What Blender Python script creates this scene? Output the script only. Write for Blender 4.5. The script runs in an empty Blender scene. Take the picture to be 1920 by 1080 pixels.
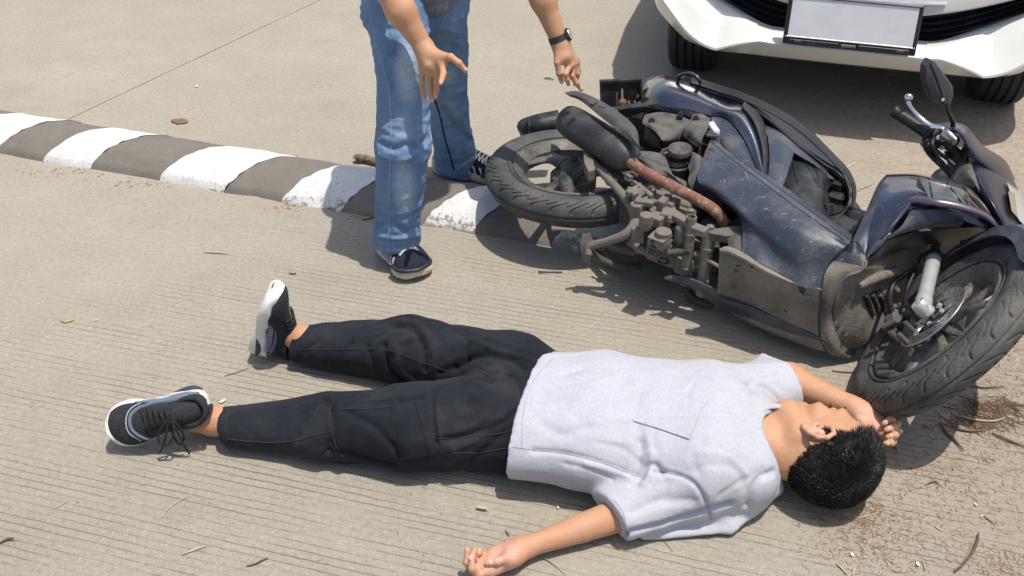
import bpy, bmesh, math, random
import numpy as np
from mathutils import Vector, Matrix
from mathutils.bvhtree import BVHTree

random.seed(7)
RNG = np.random.default_rng(11)
SC = bpy.context.scene
COL = SC.collection

# ------------------------------------------------------------------ camera
F_PX, PITCH, CAM_H = 2000.0, math.radians(34.0), 1.7
cd = bpy.data.cameras.new('camera'); cam = bpy.data.objects.new('camera', cd); COL.objects.link(cam)
cam.location = (0, 0, CAM_H); cam.rotation_euler = (math.radians(90) - PITCH, 0, 0)
cd.sensor_width = 36.0; cd.lens = 36.0 * F_PX / 1920.0; cd.clip_start = 0.05; cd.clip_end = 3000.0
SC.camera = cam
# ------------------------------------------------------------------ world, sun, exposure
SHK, SHM = -0.215, 0.08                      # ground shift of a shadow per metre of height
ELEV = math.atan2(1.0, math.hypot(SHK, SHM)); AZ = math.atan2(-SHK, -SHM)   # clockwise from +Y
w = bpy.data.worlds.new('World'); SC.world = w; w.use_nodes = True
nt = w.node_tree; bg = nt.nodes['Background']
sky = nt.nodes.new('ShaderNodeTexSky'); sky.sky_type = 'NISHITA'; sky.sun_disc = False
sky.sun_elevation = ELEV; sky.sun_rotation = AZ; sky.dust_density = 2.5; sky.air_density = 1.0
nt.links.new(sky.outputs[0], bg.inputs[0]); bg.inputs[1].default_value = 0.15
sd = bpy.data.lights.new('sun', 'SUN'); sun = bpy.data.objects.new('sun', sd); COL.objects.link(sun)
sd.energy = 4.05; sd.angle = math.radians(0.5); sd.color = (1.0, 0.955, 0.89)
sun.rotation_euler = Vector((SHK, SHM, -1)).to_track_quat('-Z', 'Y').to_euler(); sun.location = (0, 0, 8)
SC.view_settings.view_transform = 'Standard'; SC.view_settings.look = 'None'
SC.view_settings.exposure = 0.04; SC.view_settings.gamma = 1.0; SC.view_settings.use_curve_mapping = False

# ------------------------------------------------------------------ geometry helpers
cp, sp = math.cos(PITCH), math.sin(PITCH)
def ray(px, py):
    u = (px - 960) / F_PX; v = (py - 540) / F_PX
    return np.array([u, cp - v * sp, -sp - v * cp])
CAMP = np.array([0, 0, CAM_H])
def W(px, py, z=0.0):
    d = ray(px, py); return CAMP + d * ((z - CAM_H) / d[2])
def WY(px, py, Y):
    d = ray(px, py); return CAMP + d * (Y / d[1])
def WPL(px, py, p0, n):
    d = ray(px, py); return CAMP + d * (np.dot(np.array(p0) - CAMP, n) / np.dot(d, n))
def PX(X):
    X = np.array(X, float) - CAMP
    z = X[1] * cp - X[2] * sp; up = X[1] * sp + X[2] * cp
    return 960 + F_PX * X[0] / z, 540 - F_PX * up / z
def nrm(v):
    v = np.array(v, float); return v / (np.linalg.norm(v) + 1e-12)
def tow(p):
    """control point: a numpy world point or a (px, py, z) tuple"""
    return p if isinstance(p, np.ndarray) else W(*p)

ORIG = {}
def origin_of(o):
    while o is not None:
        if o.name in ORIG: return ORIG[o.name]
        o = o.parent
    return np.zeros(3)
def tag(o, label=None, cat=None, group=None, kind=None):
    if label: o['label'] = label
    if cat: o['category'] = cat
    if group: o['group'] = group
    if kind: o['kind'] = kind
    return o
def thing(name, label, cat, loc, group=None):
    o = bpy.data.objects.new(name, None); COL.objects.link(o); o.location = loc; o.empty_display_size = 0.1
    ORIG[o.name] = np.array(loc, float); return tag(o, label, cat, group)
def mesh(name, V, Fs, mat, parent=None, smooth=True, mats=None, fm=None, sharp=None):
    V = np.asarray(V, float)
    o0 = origin_of(parent) if parent is not None else np.zeros(3)
    me = bpy.data.meshes.new(name); me.from_pydata((V - o0).tolist(), [], [list(map(int, f)) for f in Fs]); me.update()
    for m in (mats or [mat]): me.materials.append(m)
    if fm is not None: me.polygons.foreach_set('material_index', fm)
    if smooth:
        me.polygons.foreach_set('use_smooth', [True] * len(me.polygons))
        if sharp: me.set_sharp_from_angle(angle=math.radians(sharp))
    o = bpy.data.objects.new(name, me); COL.objects.link(o)
    if parent is not None: o.parent = parent
    return o
def meshq(name, V, Q, mat, parent=None, smooth=True):
    """fast path, Q is an (n,4) int array"""
    V = np.asarray(V, np.float32)
    o0 = origin_of(parent) if parent is not None else np.zeros(3)
    V = V - o0.astype(np.float32)
    me = bpy.data.meshes.new(name); me.vertices.add(len(V)); me.vertices.foreach_set('co', V.ravel())
    k = Q.shape[1]
    me.loops.add(len(Q) * k); me.loops.foreach_set('vertex_index', Q.ravel().astype(np.int32))
    me.polygons.add(len(Q)); me.polygons.foreach_set('loop_start', np.arange(0, len(Q) * k, k, dtype=np.int32))
    me.polygons.foreach_set('use_smooth', np.full(len(Q), bool(smooth)))
    me.update(calc_edges=True); me.validate(); me.materials.append(mat)
    o = bpy.data.objects.new(name, me); COL.objects.link(o)
    if parent is not None: o.parent = parent
    return o
class MB:
    """collects pieces into one mesh"""
    def __init__(s): s.V = []; s.F = []; s.n = 0
    def add(s, V, Fs):
        V = np.asarray(V, float); s.V.append(V); s.F += [[i + s.n for i in f] for f in Fs]; s.n += len(V); return s
    def build(s, name, mat, parent=None, smooth=True, sharp=35):
        return mesh(name, np.concatenate(s.V), s.F, mat, parent, smooth, sharp=sharp)
def catm(P, n):
    """Catmull-Rom through the rows of P, n steps per span"""
    P = np.asarray(P, float)
    if len(P) == 2:
        t = np.linspace(0, 1, n + 1)[:, None]; t = t.reshape((-1,) + (1,) * (P.ndim - 1))
        return P[0] * (1 - t) + P[1] * t
    Q = np.concatenate([[2 * P[0] - P[1]], P, [2 * P[-1] - P[-2]]]); out = []
    for i in range(1, len(Q) - 2):
        for k in range(n):
            t = k / n; a, b, c, d = Q[i - 1], Q[i], Q[i + 1], Q[i + 2]
            out.append(0.5 * (2 * b + (c - a) * t + (2 * a - 5 * b + 4 * c - d) * t * t + (3 * b - a - 3 * c + d) * t ** 3))
    out.append(P[-1]); return np.array(out)
def panel(name, rows, mat, parent=None, thick=0.004, nu=5, nv=5, sharp=40):
    """smooth shell through a grid of control points, given real thickness away from the viewer side"""
    G = np.array([[tow(p) for p in r] for r in rows])
    G = catm(G, nv); G = np.swapaxes(catm(np.swapaxes(G, 0, 1), nu), 0, 1)
    a, b = G.shape[:2]
    du = np.gradient(G, axis=1); dv = np.gradient(G, axis=0); N = np.cross(du, dv)
    N /= (np.linalg.norm(N, axis=2, keepdims=True) + 1e-9)
    mid = G[a // 2, b // 2]
    if np.dot(N[a // 2, b // 2], CAMP - mid) < 0: N = -N; flip = True
    else: flip = False
    B = G - N * thick
    V = np.concatenate([G.reshape(-1, 3), B.reshape(-1, 3)]); m = a * b; Fs = []
    for i in range(a - 1):
        for j in range(b - 1):
            q = [i * b + j, i * b + j + 1, (i + 1) * b + j + 1, (i + 1) * b + j]
            if flip: q = q[::-1]
            Fs.append(q); Fs.append([x + m for x in q[::-1]])
    ring = [j for j in range(b)] + [i * b + b - 1 for i in range(1, a)] + [(a - 1) * b + j for j in range(b - 2, -1, -1)] + [i * b for i in range(a - 2, 0, -1)]
    for k in range(len(ring)):
        i, j = ring[k], ring[(k + 1) % len(ring)]
        q = [j, i, i + m, j + m]; Fs.append(q[::-1] if flip else q)
    return mesh(name, V, Fs, mat, parent, sharp=sharp)
def tube_geo(pts, rad, seg=12, n=6, cap=True, flat=None):
    P = np.array([tow(p) for p in pts]); R = np.array(rad if hasattr(rad, '__len__') else [rad] * len(P), float)
    C = catm(np.concatenate([P, R[:, None]], 1), n) if n > 0 else np.concatenate([P, R[:, None]], 1)
    P, R = C[:, :3], np.maximum(C[:, 3], 1e-5); T = np.gradient(P, axis=0)
    T /= np.linalg.norm(T, axis=1, keepdims=True) + 1e-12
    a = np.cross(T[0], [0, 0, 1.0])
    if np.linalg.norm(a) < .2: a = np.cross(T[0], [0, 1.0, 0])
    a = nrm(a); V = []
    for i in range(len(P)):
        a = nrm(a - T[i] * np.dot(a, T[i])); b = np.cross(T[i], a)
        for k in range(seg):
            t = 2 * math.pi * k / seg; ca, sb = math.cos(t), math.sin(t)
            if flat: sb *= flat
            V.append(P[i] + R[i] * (ca * a + sb * b))
    Fs = [[i * seg + k, i * seg + (k + 1) % seg, (i + 1) * seg + (k + 1) % seg, (i + 1) * seg + k] for i in range(len(P) - 1) for k in range(seg)]
    if cap: Fs += [list(range(seg))[::-1], [(len(P) - 1) * seg + k for k in range(seg)]]
    return np.array(V), Fs
def tube(name, pts, rad, mat, parent=None, seg=12, n=6, **k):
    V, Fs = tube_geo(pts, rad, seg, n, **k); return mesh(name, V, Fs, mat, parent, sharp=50)
def frame_of(n, ref=(0, 0, 1.0)):
    n = nrm(n); a = np.cross(ref, n)
    if np.linalg.norm(a) < .1: a = np.cross((0, 1.0, 0), n)
    a = nrm(a); return a, np.cross(n, a), n
def rev_geo(c, axis, prof, seg=32, a0=0, a1=2 * math.pi, ref=(0, 0, 1.0)):
    """revolve (radius, height along axis) profile"""
    a, b, n = frame_of(axis, ref); c = tow(c); full = abs(a1 - a0 - 2 * math.pi) < 1e-6
    m = seg if full else seg + 1; V = []
    for i in range(m):
        t = a0 + (a1 - a0) * i / seg; d = math.cos(t) * a + math.sin(t) * b
        for r, h in prof: V.append(c + d * r + n * h)
    k = len(prof); Fs = []
    for i in range(seg):
        j = (i + 1) % m
        for q in range(k - 1): Fs.append([i * k + q, j * k + q, j * k + q + 1, i * k + q + 1])
    return np.array(V), Fs
def rev(name, c, axis, prof, mat, parent=None, seg=32, sharp=35, **k):
    V, Fs = rev_geo(c, axis, prof, seg, **k); return mesh(name, V, Fs, mat, parent, sharp=sharp)
def cyl_geo(p0, p1, r0, r1=None, seg=20, bev=0.15):
    p0, p1 = tow(p0), tow(p1); r1 = r0 if r1 is None else r1; L = np.linalg.norm(p1 - p0); e = min(bev * r0, L * .3)
    return rev_geo(p0, p1 - p0, [(0.0001, 0), (r0 - e, 0), (r0, e), (r1, L - e), (r1 - e, L), (0.0001, L)], seg)
def cyl(name, p0, p1, r0, mat, parent=None, r1=None, seg=20):
    V, Fs = cyl_geo(p0, p1, r0, r1, seg); return mesh(name, V, Fs, mat, parent, sharp=35)
def box_geo(c, ax, dims, bev=0.12):
    """bevelled box, ax = three axes"""
    c = tow(c); bm = bmesh.new(); bmesh.ops.create_cube(bm, size=1.0)
    for v in bm.verts: v.co = Vector((v.co.x * dims[0], v.co.y * dims[1], v.co.z * dims[2]))
    if bev: bmesh.ops.bevel(bm, geom=bm.edges[:], offset=bev * min(dims), segments=1, affect='EDGES')
    bm.verts.index_update()
    V = np.array([c + v.co.x * ax[0] + v.co.y * ax[1] + v.co.z * ax[2] for v in bm.verts]); Fs = [[v.index for v in f.verts] for f in bm.faces]
    bm.free(); return V, Fs
def box(name, c, ax, dims, mat, parent=None, bev=0.12):
    V, Fs = box_geo(c, ax, dims, bev); return mesh(name, V, Fs, mat, parent, sharp=30)
def slab_geo(poly, off, n=0, closed=True):
    """thick plate: outline (control points) and an offset vector"""
    P = np.array([tow(p) for p in poly])
    if n: P = catm(np.concatenate([P, P[:1]]), n)[:-1]
    k = len(P); off = np.array(off, float); c = P.mean(0)
    V = np.concatenate([P, P + off, [c, c + off]])
    Fs = []
    for i in range(k):
        j = (i + 1) % k
        Fs += [[i, j, 2 * k], [j + k, i + k, 2 * k + 1], [j, i, i + k, j + k]]
    return V, Fs
def slabp(name, poly, off, mat, parent=None, n=0, sharp=30):
    V, Fs = slab_geo(poly, off, n); o = mesh(name, V, Fs, mat, parent, sharp=sharp)
    bm = bmesh.new(); bm.from_mesh(o.data); bmesh.ops.recalc_face_normals(bm, faces=bm.faces); bm.to_mesh(o.data); bm.free(); return o
# ------------------------------------------------------------------ noise + signed distance modelling
def vnoise(P, s, seed=0):
    P = P / s + 37.7 * (seed + 1); i = np.floor(P).astype(np.int64); f = P - i; f = f * f * (3 - 2 * f); r = 0
    for dx in (0, 1):
        for dy in (0, 1):
            for dz in (0, 1):
                h = (i[:, 0] + dx) * 374761393 + (i[:, 1] + dy) * 668265263 + (i[:, 2] + dz) * 2147483647 + seed * 9973
                h = (h ^ (h >> 13)) * 1274126177 & 0x7fffffff; h = (h ^ (h >> 16)) & 0xffff
                wgt = (f[:, 0] if dx else 1 - f[:, 0]) * (f[:, 1] if dy else 1 - f[:, 1]) * (f[:, 2] if dz else 1 - f[:, 2])
                r = r + wgt * (h / 65535.0)
    return r * 2 - 1
def cone(a, b, ra, rb, side=None, ha=None, hb=None, k=None, cut=()):
    return dict(t='cone', a=tow(a), b=tow(b), ra=ra, rb=rb, side=side, ha=ha, hb=hb, k=k, cut=cut)
def ell(c, r, M=None, k=None, cut=(), sub=False):
    return dict(t='ell', c=tow(c), r=np.array(r, float), M=np.eye(3) if M is None else np.array(M), k=k, cut=cut, sub=sub)
def bxp(c, ax, dims, rnd=.005, k=.006): return dict(t='box', c=tow(c), ax=ax, h=np.array(dims) / 2, rnd=rnd, k=k, cut=())
def pd(p, X, Y, Z):
    if p['t'] == 'box':
        c, h, rd = p['c'], p['h'], p['rnd']; dx, dy, dz = X - c[0], Y - c[1], Z - c[2]; q = [np.abs(dx * a[0] + dy * a[1] + dz * a[2]) - h[i] + rd for i, a in enumerate(p['ax'])]
        return np.sqrt(np.maximum(q[0], 0) ** 2 + np.maximum(q[1], 0) ** 2 + np.maximum(q[2], 0) ** 2) + np.minimum(np.maximum(q[0], np.maximum(q[1], q[2])), 0) - rd
    if p['t'] == 'cone':
        a, b = p['a'], p['b']; ab = b - a; L2 = np.dot(ab, ab) + 1e-12
        dx, dy, dz = X - a[0], Y - a[1], Z - a[2]
        t = np.clip((dx * ab[0] + dy * ab[1] + dz * ab[2]) / L2, 0, 1)
        qx, qy, qz = dx - t * ab[0], dy - t * ab[1], dz - t * ab[2]
        r = p['ra'] + t * (p['rb'] - p['ra'])
        if p['ha'] is None: d = np.sqrt(qx * qx + qy * qy + qz * qz) - r
        else:
            h = p['ha'] + t * (p['hb'] - p['ha']); ax = nrm(ab); s = nrm(np.array(p['side']) - ax * np.dot(ax, p['side'])); u = np.cross(ax, s)
            cs = qx * s[0] + qy * s[1] + qz * s[2]; cu = qx * u[0] + qy * u[1] + qz * u[2]; ca = qx * ax[0] + qy * ax[1] + qz * ax[2]
            m = np.minimum(r, h); d = (np.sqrt((cs / r) ** 2 + (cu / h) ** 2 + (ca / m) ** 2) - 1) * m
    else:
        c, r, M = p['c'], p['r'], p['M']; dx, dy, dz = X - c[0], Y - c[1], Z - c[2]
        q = [(dx * M[i][0] + dy * M[i][1] + dz * M[i][2]) / r[i] for i in range(3)]
        d = (np.sqrt(q[0] ** 2 + q[1] ** 2 + q[2] ** 2) - 1) * r.min()
    for pt, n in p['cut']:
        pt = tow(pt); n = nrm(n); d = np.maximum(d, (X - pt[0]) * n[0] + (Y - pt[1]) * n[1] + (Z - pt[2]) * n[2])
    return d
def pbox(p):
    if p['t'] == 'cone':
        r = max(p['ra'], p['rb'], p['ha'] or 0, p['hb'] or 0); return np.minimum(p['a'], p['b']) - r, np.maximum(p['a'], p['b']) + r
    if p['t'] == 'box': r = np.linalg.norm(p['h']); return p['c'] - r, p['c'] + r
    r = p['r'].max(); return p['c'] - r, p['c'] + r
def sdf(prims, res, k=0.02, floor=None):
    """smooth union of primitives -> quads by surface nets"""
    lo = np.min([pbox(p)[0] for p in prims if not p.get('sub')], 0) - 3 * res; hi = np.max([pbox(p)[1] for p in prims if not p.get('sub')], 0) + 3 * res
    if floor is not None: lo[2] = floor - 3 * res
    n = np.ceil((hi - lo) / res).astype(int) + 1; F = np.full(n, 0.05, np.float32)
    for p in prims:
        kk = p['k'] if p['k'] is not None else k; a, b = pbox(p); e = kk + 0.012
        i0 = np.maximum(np.floor((a - e - lo) / res).astype(int), 0); i1 = np.minimum(np.ceil((b + e - lo) / res).astype(int) + 1, n)
        if (i1 <= i0).any(): continue
        xs = [(lo[q] + res * np.arange(i0[q], i1[q])).astype(np.float32) for q in range(3)]
        d = pd(p, xs[0][:, None, None], xs[1][None, :, None], xs[2][None, None, :])
        s = F[i0[0]:i1[0], i0[1]:i1[1], i0[2]:i1[2]]
        if p.get('sub'):
            h = np.maximum(kk - np.abs(s + d), 0) / kk; r = np.maximum(s, -d) + h * h * kk / 4
        else:
            h = np.maximum(kk - np.abs(s - d), 0) / kk; r = np.minimum(s, d) - h * h * kk / 4
        F[i0[0]:i1[0], i0[1]:i1[1], i0[2]:i1[2]] = r
    if floor is not None: F = np.maximum(F, (floor - (lo[2] + res * np.arange(n[2])))[None, None, :].astype(np.float32))
    return nets(F, lo, res)
def nets(F, lo, res):
    S = F < 0; c = np.zeros(tuple(np.array(F.shape) - 1), np.int8)
    for i in (0, 1):
        for j in (0, 1):
            for q in (0, 1): c += S[i:F.shape[0] - 1 + i, j:F.shape[1] - 1 + j, q:F.shape[2] - 1 + q]
    act = (c > 0) & (c < 8); I = np.array(np.nonzero(act)).T; idx = np.full(act.shape, -1, np.int32); idx[act] = np.arange(len(I))
    acc = np.zeros((len(I), 3)); cnt = np.zeros(len(I)); K = [(i, j, q) for i in (0, 1) for j in (0, 1) for q in (0, 1)]
    val = {o: F[I[:, 0] + o[0], I[:, 1] + o[1], I[:, 2] + o[2]] for o in K}
    for o in K:
        for ax in range(3):
            if o[ax]: continue
            o2 = list(o); o2[ax] = 1; o2 = tuple(o2); a, b = val[o], val[o2]; m = (a < 0) != (b < 0)
            t = np.where(m, a / np.where(m, a - b, 1), 0); P = np.tile(np.array(o, float), (len(I), 1)); P[:, ax] += t
            acc += P * m[:, None]; cnt += m
    V = lo + res * (I + acc / cnt[:, None]); Q = []
    for ax in range(3):
        A = [slice(None)] * 3; B = [slice(None)] * 3; A[ax] = slice(0, -1); B[ax] = slice(1, None)
        m = S[tuple(A)] != S[tuple(B)]; E = np.array(np.nonzero(m)).T
        u, v = (ax + 1) % 3, (ax + 2) % 3
        ok = (E[:, u] > 0) & (E[:, v] > 0) & (E[:, u] < F.shape[u] - 1) & (E[:, v] < F.shape[v] - 1); E = E[ok]
        def g(du, dv):
            X = E.copy(); X[:, u] -= du; X[:, v] -= dv; return idx[X[:, 0], X[:, 1], X[:, 2]]
        q = np.stack([g(1, 1), g(0, 1), g(0, 0), g(1, 0)], 1); ins = S[tuple(E.T)]
        q[~ins] = q[~ins][:, ::-1]; Q.append(q)
    return V, np.concatenate(Q)
def vnormals(V, Q):
    N = np.zeros_like(V); fn = np.cross(V[Q[:, 2]] - V[Q[:, 0]], V[Q[:, 3]] - V[Q[:, 1]])
    for k in range(4): np.add.at(N, Q[:, k], fn)
    return N / (np.linalg.norm(N, axis=1, keepdims=True) + 1e-12)
def smooth(V, Q, it=2, lam=.5):
    for _ in range(it):
        A = np.zeros_like(V); c = np.zeros(len(V))
        for k in range(4):
            i, j = Q[:, k], Q[:, (k + 1) % 4]; np.add.at(A, i, V[j]); np.add.at(c, i, 1); np.add.at(A, j, V[i]); np.add.at(c, j, 1)
        V = V + lam * (A / np.maximum(c, 1)[:, None] - V)
    return V
def polydist(V, pts):
    P = np.array([tow(p) for p in pts]); d = np.full(len(V), 9.0)
    for a, b in zip(P[:-1], P[1:]):
        ab = b - a; t = np.clip(((V - a) @ ab) / (ab @ ab + 1e-12), 0, 1); d = np.minimum(d, np.linalg.norm(V - a - t[:, None] * ab, axis=1))
    return d
def folds(V, Q, strokes, noise=(), floor=None):
    """cloth relief: strokes = (points, depth, width); noise = (amp, (sx,sy,sz), seed)"""
    N = vnormals(V, Q); D = np.zeros(len(V))
    for pts, amp, wd in strokes: D += amp * np.exp(-(polydist(V, pts) / wd) ** 2)
    for amp, s, seed in noise:
        q = vnoise(V, np.array(s, float), seed); D += amp * (1 - 2 * np.abs(q)) * .6
    V = V + N * D[:, None]
    if floor is not None: V[:, 2] = np.maximum(V[:, 2], floor)
    return V
class Surf:
    """camera-ray picking on a finished object, used to lay seams, pockets and nails onto it"""
    def __init__(s, *objs):
        V = []; Fs = []; n = 0
        for o in objs:
            off = origin_of(o); co = np.empty(len(o.data.vertices) * 3, np.float32); o.data.vertices.foreach_get('co', co); co = co.reshape(-1, 3) + off
            V.append(co); Fs += [[i + n for i in p.vertices] for p in o.data.polygons]; n += len(co)
        s.t = BVHTree.FromPolygons(np.concatenate(V).tolist(), Fs)
    def hit(s, px, py, off=0.0):
        d = nrm(ray(px, py)); h = s.t.ray_cast(Vector(CAMP), Vector(d))
        if h[0] is None: return None
        n = np.array(h[1]); n = n if n @ d < 0 else -n; return np.array(h[0]) + n * off
    def line(s, pts, off=0.0, n=6):
        P = catm(np.array(pts, float), n) if len(pts) > 2 else np.array([np.array(pts[0]) * (1 - t) + np.array(pts[1]) * t for t in np.linspace(0, 1, n * 2)])
        return [h for h in (s.hit(x, y, off) for x, y in P) if h is not None]
    def seam(s, name, pts, r, mat, parent, off=0.0, n=6):
        L = s.line(pts, off, n)
        return tube(name, L, r, mat, parent, seg=6, n=0) if len(L) > 1 else None
    def patch(s, name, corners, mat, parent, off=0.003, nu=10, nv=10):
        """quad patch draped on the surface, corners in picture order, given thickness down to the surface"""
        c = np.array(corners, float); V = []
        for i in range(nv + 1):
            for j in range(nu + 1):
                a, b = j / nu, i / nv; q = (c[0] * (1 - a) + c[1] * a) * (1 - b) + (c[3] * (1 - a) + c[2] * a) * b
                h = s.hit(q[0], q[1], off); V.append(h if h is not None else V[-1])
        V = np.array(V); dn = np.array([nrm(v - CAMP) for v in V]) * (off + .002); m = len(V); k = nu + 1
        Fs = [[i * k + j, (i + 1) * k + j, (i + 1) * k + j + 1, i * k + j + 1] for i in range(nv) for j in range(nu)]
        ring = [j for j in range(k)] + [i * k + nu for i in range(1, nv + 1)] + [nv * k + j for j in range(nu - 1, -1, -1)] + [i * k for i in range(nv - 1, 0, -1)]
        Fs += [[f + m for f in q[::-1]] for q in Fs] + [[ring[x], ring[(x + 1) % len(ring)], ring[(x + 1) % len(ring)] + m, ring[x] + m] for x in range(len(ring))]
        return mesh(name, np.concatenate([V, V + dn]), Fs, mat, parent, sharp=45)
# ------------------------------------------------------------------ materials
def newmat(name):
    m = bpy.data.materials.new(name); m.use_nodes = True; t = m.node_tree; return m, t, t.nodes['Principled BSDF']
def nd(t, typ, **k):
    n = t.nodes.new(typ)
    for a, b in k.items(): setattr(n, a, b)
    return n
def val(n, **k):
    for a, b in k.items(): n.inputs[a.replace('_', ' ')].default_value = b
    return n
def noise(t, co, scale, detail=4, rough=.55, dist=0, scl=None):
    if scl:
        mp = nd(t, 'ShaderNodeMapping'); mp.inputs['Scale'].default_value = scl; t.links.new(co, mp.inputs[0]); co = mp.outputs[0]
    n = nd(t, 'ShaderNodeTexNoise'); n.inputs['Scale'].default_value = scale; n.inputs['Detail'].default_value = detail
    n.inputs['Roughness'].default_value = rough; n.inputs['Distortion'].default_value = dist; t.links.new(co, n.inputs['Vector']); return n.outputs['Fac']
def ramp(t, fac, stops):
    r = nd(t, 'ShaderNodeValToRGB'); e = r.color_ramp.elements
    while len(e) < len(stops): e.new(.5)
    for q, (p, c) in zip(e, stops): q.position = p; q.color = (c, c, c, 1) if not hasattr(c, '__len__') else (*c, 1)
    t.links.new(fac, r.inputs[0]); return r.outputs[0]
def mix(t, f, a, b, mode='MIX'):
    m = nd(t, 'ShaderNodeMix', data_type='RGBA', blend_type=mode)
    for s, v in ((0, f), (6, a), (7, b)):
        if hasattr(v, 'node'): t.links.new(v, m.inputs[s])
        elif s == 0: m.inputs[0].default_value = v
        else: m.inputs[s].default_value = (*v, 1)
    return m.outputs[2]
def mth(t, op, a, b=0.0):
    m = nd(t, 'ShaderNodeMath', operation=op)
    for i, v in enumerate((a, b)):
        if hasattr(v, 'node'): t.links.new(v, m.inputs[i])
        else: m.inputs[i].default_value = v
    return m.outputs[0]
def bump(t, b, h, dist, strength=1.0):
    n = nd(t, 'ShaderNodeBump'); n.inputs['Distance'].default_value = dist; n.inputs['Strength'].default_value = strength
    t.links.new(h, n.inputs['Height']); t.links.new(n.outputs[0], b.inputs['Normal'])
def obj_co(t):
    g = nd(t, 'ShaderNodeTexCoord'); return g.outputs['Object']
def M(name, col, rough=.6, metal=0.0, var=.18, vs=8.0, bmp=0.0, bs=120.0, dust=0.0, dcol=(.30, .25, .18), ds=14.0, scratch=0.0, coat=0.0, spec=.5, sheen=0.0, sk=.3):
    m, t, b = newmat(name); co = obj_co(t); v = noise(t, co, vs, 5)
    c = mix(t, ramp(t, v, [(.3, 0), (.7, 1)]), tuple(x * (1 - var) for x in col), tuple(min(1, x * (1 + var)) for x in col))
    r = rough
    if dust:
        d = ramp(t, noise(t, co, ds, 8, .65), [(.62 - dust * .45, 0), (.72 - dust * .2, 1)]); sp2 = ramp(t, noise(t, co, ds * 14, 3), [(.35, sk), (.6, 1)])
        f = mth(t, 'MULTIPLY', d, sp2); f = mth(t, 'MULTIPLY', f, min(1, dust * 1.3)); c = mix(t, f, c, dcol)
        r = mth(t, 'ADD', mth(t, 'MULTIPLY', f, .9 - rough), rough)
    if scratch:
        s1 = noise(t, co, 30, 2, .5, .6, (1, 9, 3)); s2 = noise(t, co, 24, 2, .5, .8, (8, 1.2, 4)); q = mth(t, 'MAXIMUM', ramp(t, s1, [(.70, 0), (.72, 1)]), ramp(t, s2, [(.71, 0), (.73, 1)]))
        c = mix(t, mth(t, 'MULTIPLY', q, scratch), c, (.38, .36, .33))
    t.links.new(c, b.inputs['Base Color'])
    if hasattr(r, 'node'): t.links.new(r, b.inputs['Roughness'])
    else: b.inputs['Roughness'].default_value = r
    b.inputs['Metallic'].default_value = metal; b.inputs['Coat Weight'].default_value = coat; b.inputs['Coat Roughness'].default_value = .08
    b.inputs['Specular IOR Level'].default_value = spec; b.inputs['Sheen Weight'].default_value = sheen
    if bmp: bump(t, b, noise(t, co, bs, 5), bmp)
    return m
MAT = dict(
    gloss=M('navy_gloss_paint', (.016, .019, .035), .20, 0, .3, 5, dust=.14, dcol=(.16, .15, .15), ds=9, scratch=.25, coat=.8),
    blue=M('dusty_blue_black_plastic', (.038, .046, .062), .34, 0, .25, 6, .0006, 300, dust=.34, dcol=(.20, .19, .17), ds=8, scratch=.55),
    purple=M('faded_purple_trim', (.16, .13, .15), .28, .6, .15, 8, dust=.2, coat=.3),
    stripe=M('silver_blue_decal', (.16, .18, .21), .3, .3, .1, 9, dust=.3, scratch=.25, coat=.4),
    black=M('black_plastic', (.016, .017, .018), .42, 0, .3, 12, .0008, 260, dust=.3, dcol=(.16, .14, .11), ds=16),
    dusty=M('dusty_grey_plastic', (.045, .046, .046), .6, 0, .25, 10, .001, 200, dust=.6, dcol=(.19, .165, .13), ds=18, scratch=.2),
    belly=M('road_dirt_on_plastic', (.060, .062, .062), .62, 0, .2, 7, .0015, 120, dust=.66, dcol=(.26, .225, .17), ds=7, scratch=.45, sk=.82),
    cast=M("dirty_cast_metal", (.15, .14, .125), .58, .25, .25, 22, .002, 90, dust=.85, dcol=(.21, .185, .145), ds=22, sk=.75),
    castd=M('dark_cast_metal', (.055, .052, .047), .6, .3, .3, 20, .003, 90, dust=.6, dcol=(.15, .125, .095), ds=22),
    muffler=M('dusty_black_steel', (.05, .052, .056), .40, .4, .2, 9, .0006, 180, dust=.42, dcol=(.20, .175, .14), ds=13, scratch=.35),
    alu=M('dull_aluminium', (.52, .53, .53), .36, .35, .1, 30, .0006, 200, dust=.25, ds=30),
    chrome=M('bright_chrome', (.78, .78, .76), .16, 1.0, .03, 20, dust=.08),
    steel=M('brake_disc_steel', (.42, .41, .39), .35, .9, .1, 60, dust=.3, ds=40),
    rubber=M('tyre_rubber', (.044, .045, .046), .62, 0, .25, 9, .0008, 240, dust=.5, dcol=(.16, .145, .12), ds=11),
    seat=M('black_seat_vinyl', (.012, .013, .014), .35, 0, .2, 14, .0012, 320, dust=.16, dcol=(.13, .12, .1), ds=10),
    cable=M('black_cable_rubber', (.014, .014, .015), .5),
    lens=M('clear_headlight_lens', (.55, .60, .64), .08, .3, .1, 12, coat=1),
    red=M('red_reflector', (.42, .04, .01), .2, coat=1),
    glass=M('mirror_glass', (.6, .62, .64), .04, 1.0, .02),
)
def rust_mat():
    m, t, b = newmat('rusty_exhaust_pipe'); co = obj_co(t); n = noise(t, co, 60, 8, .7); n2 = noise(t, co, 18, 3)
    c = ramp(t, n, [(.25, (.085, .045, .033)), (.45, (.20, .085, .055)), (.58, (.25, .115, .075)), (.66, (.42, .33, .21))])
    c = mix(t, ramp(t, n2, [(.55, 0), (.7, .5)]), c, (.36, .30, .21)); t.links.new(c, b.inputs['Base Color']); b.inputs['Roughness'].default_value = .8
    bump(t, b, n, .004); return m
MAT['rust'] = rust_mat()
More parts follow.
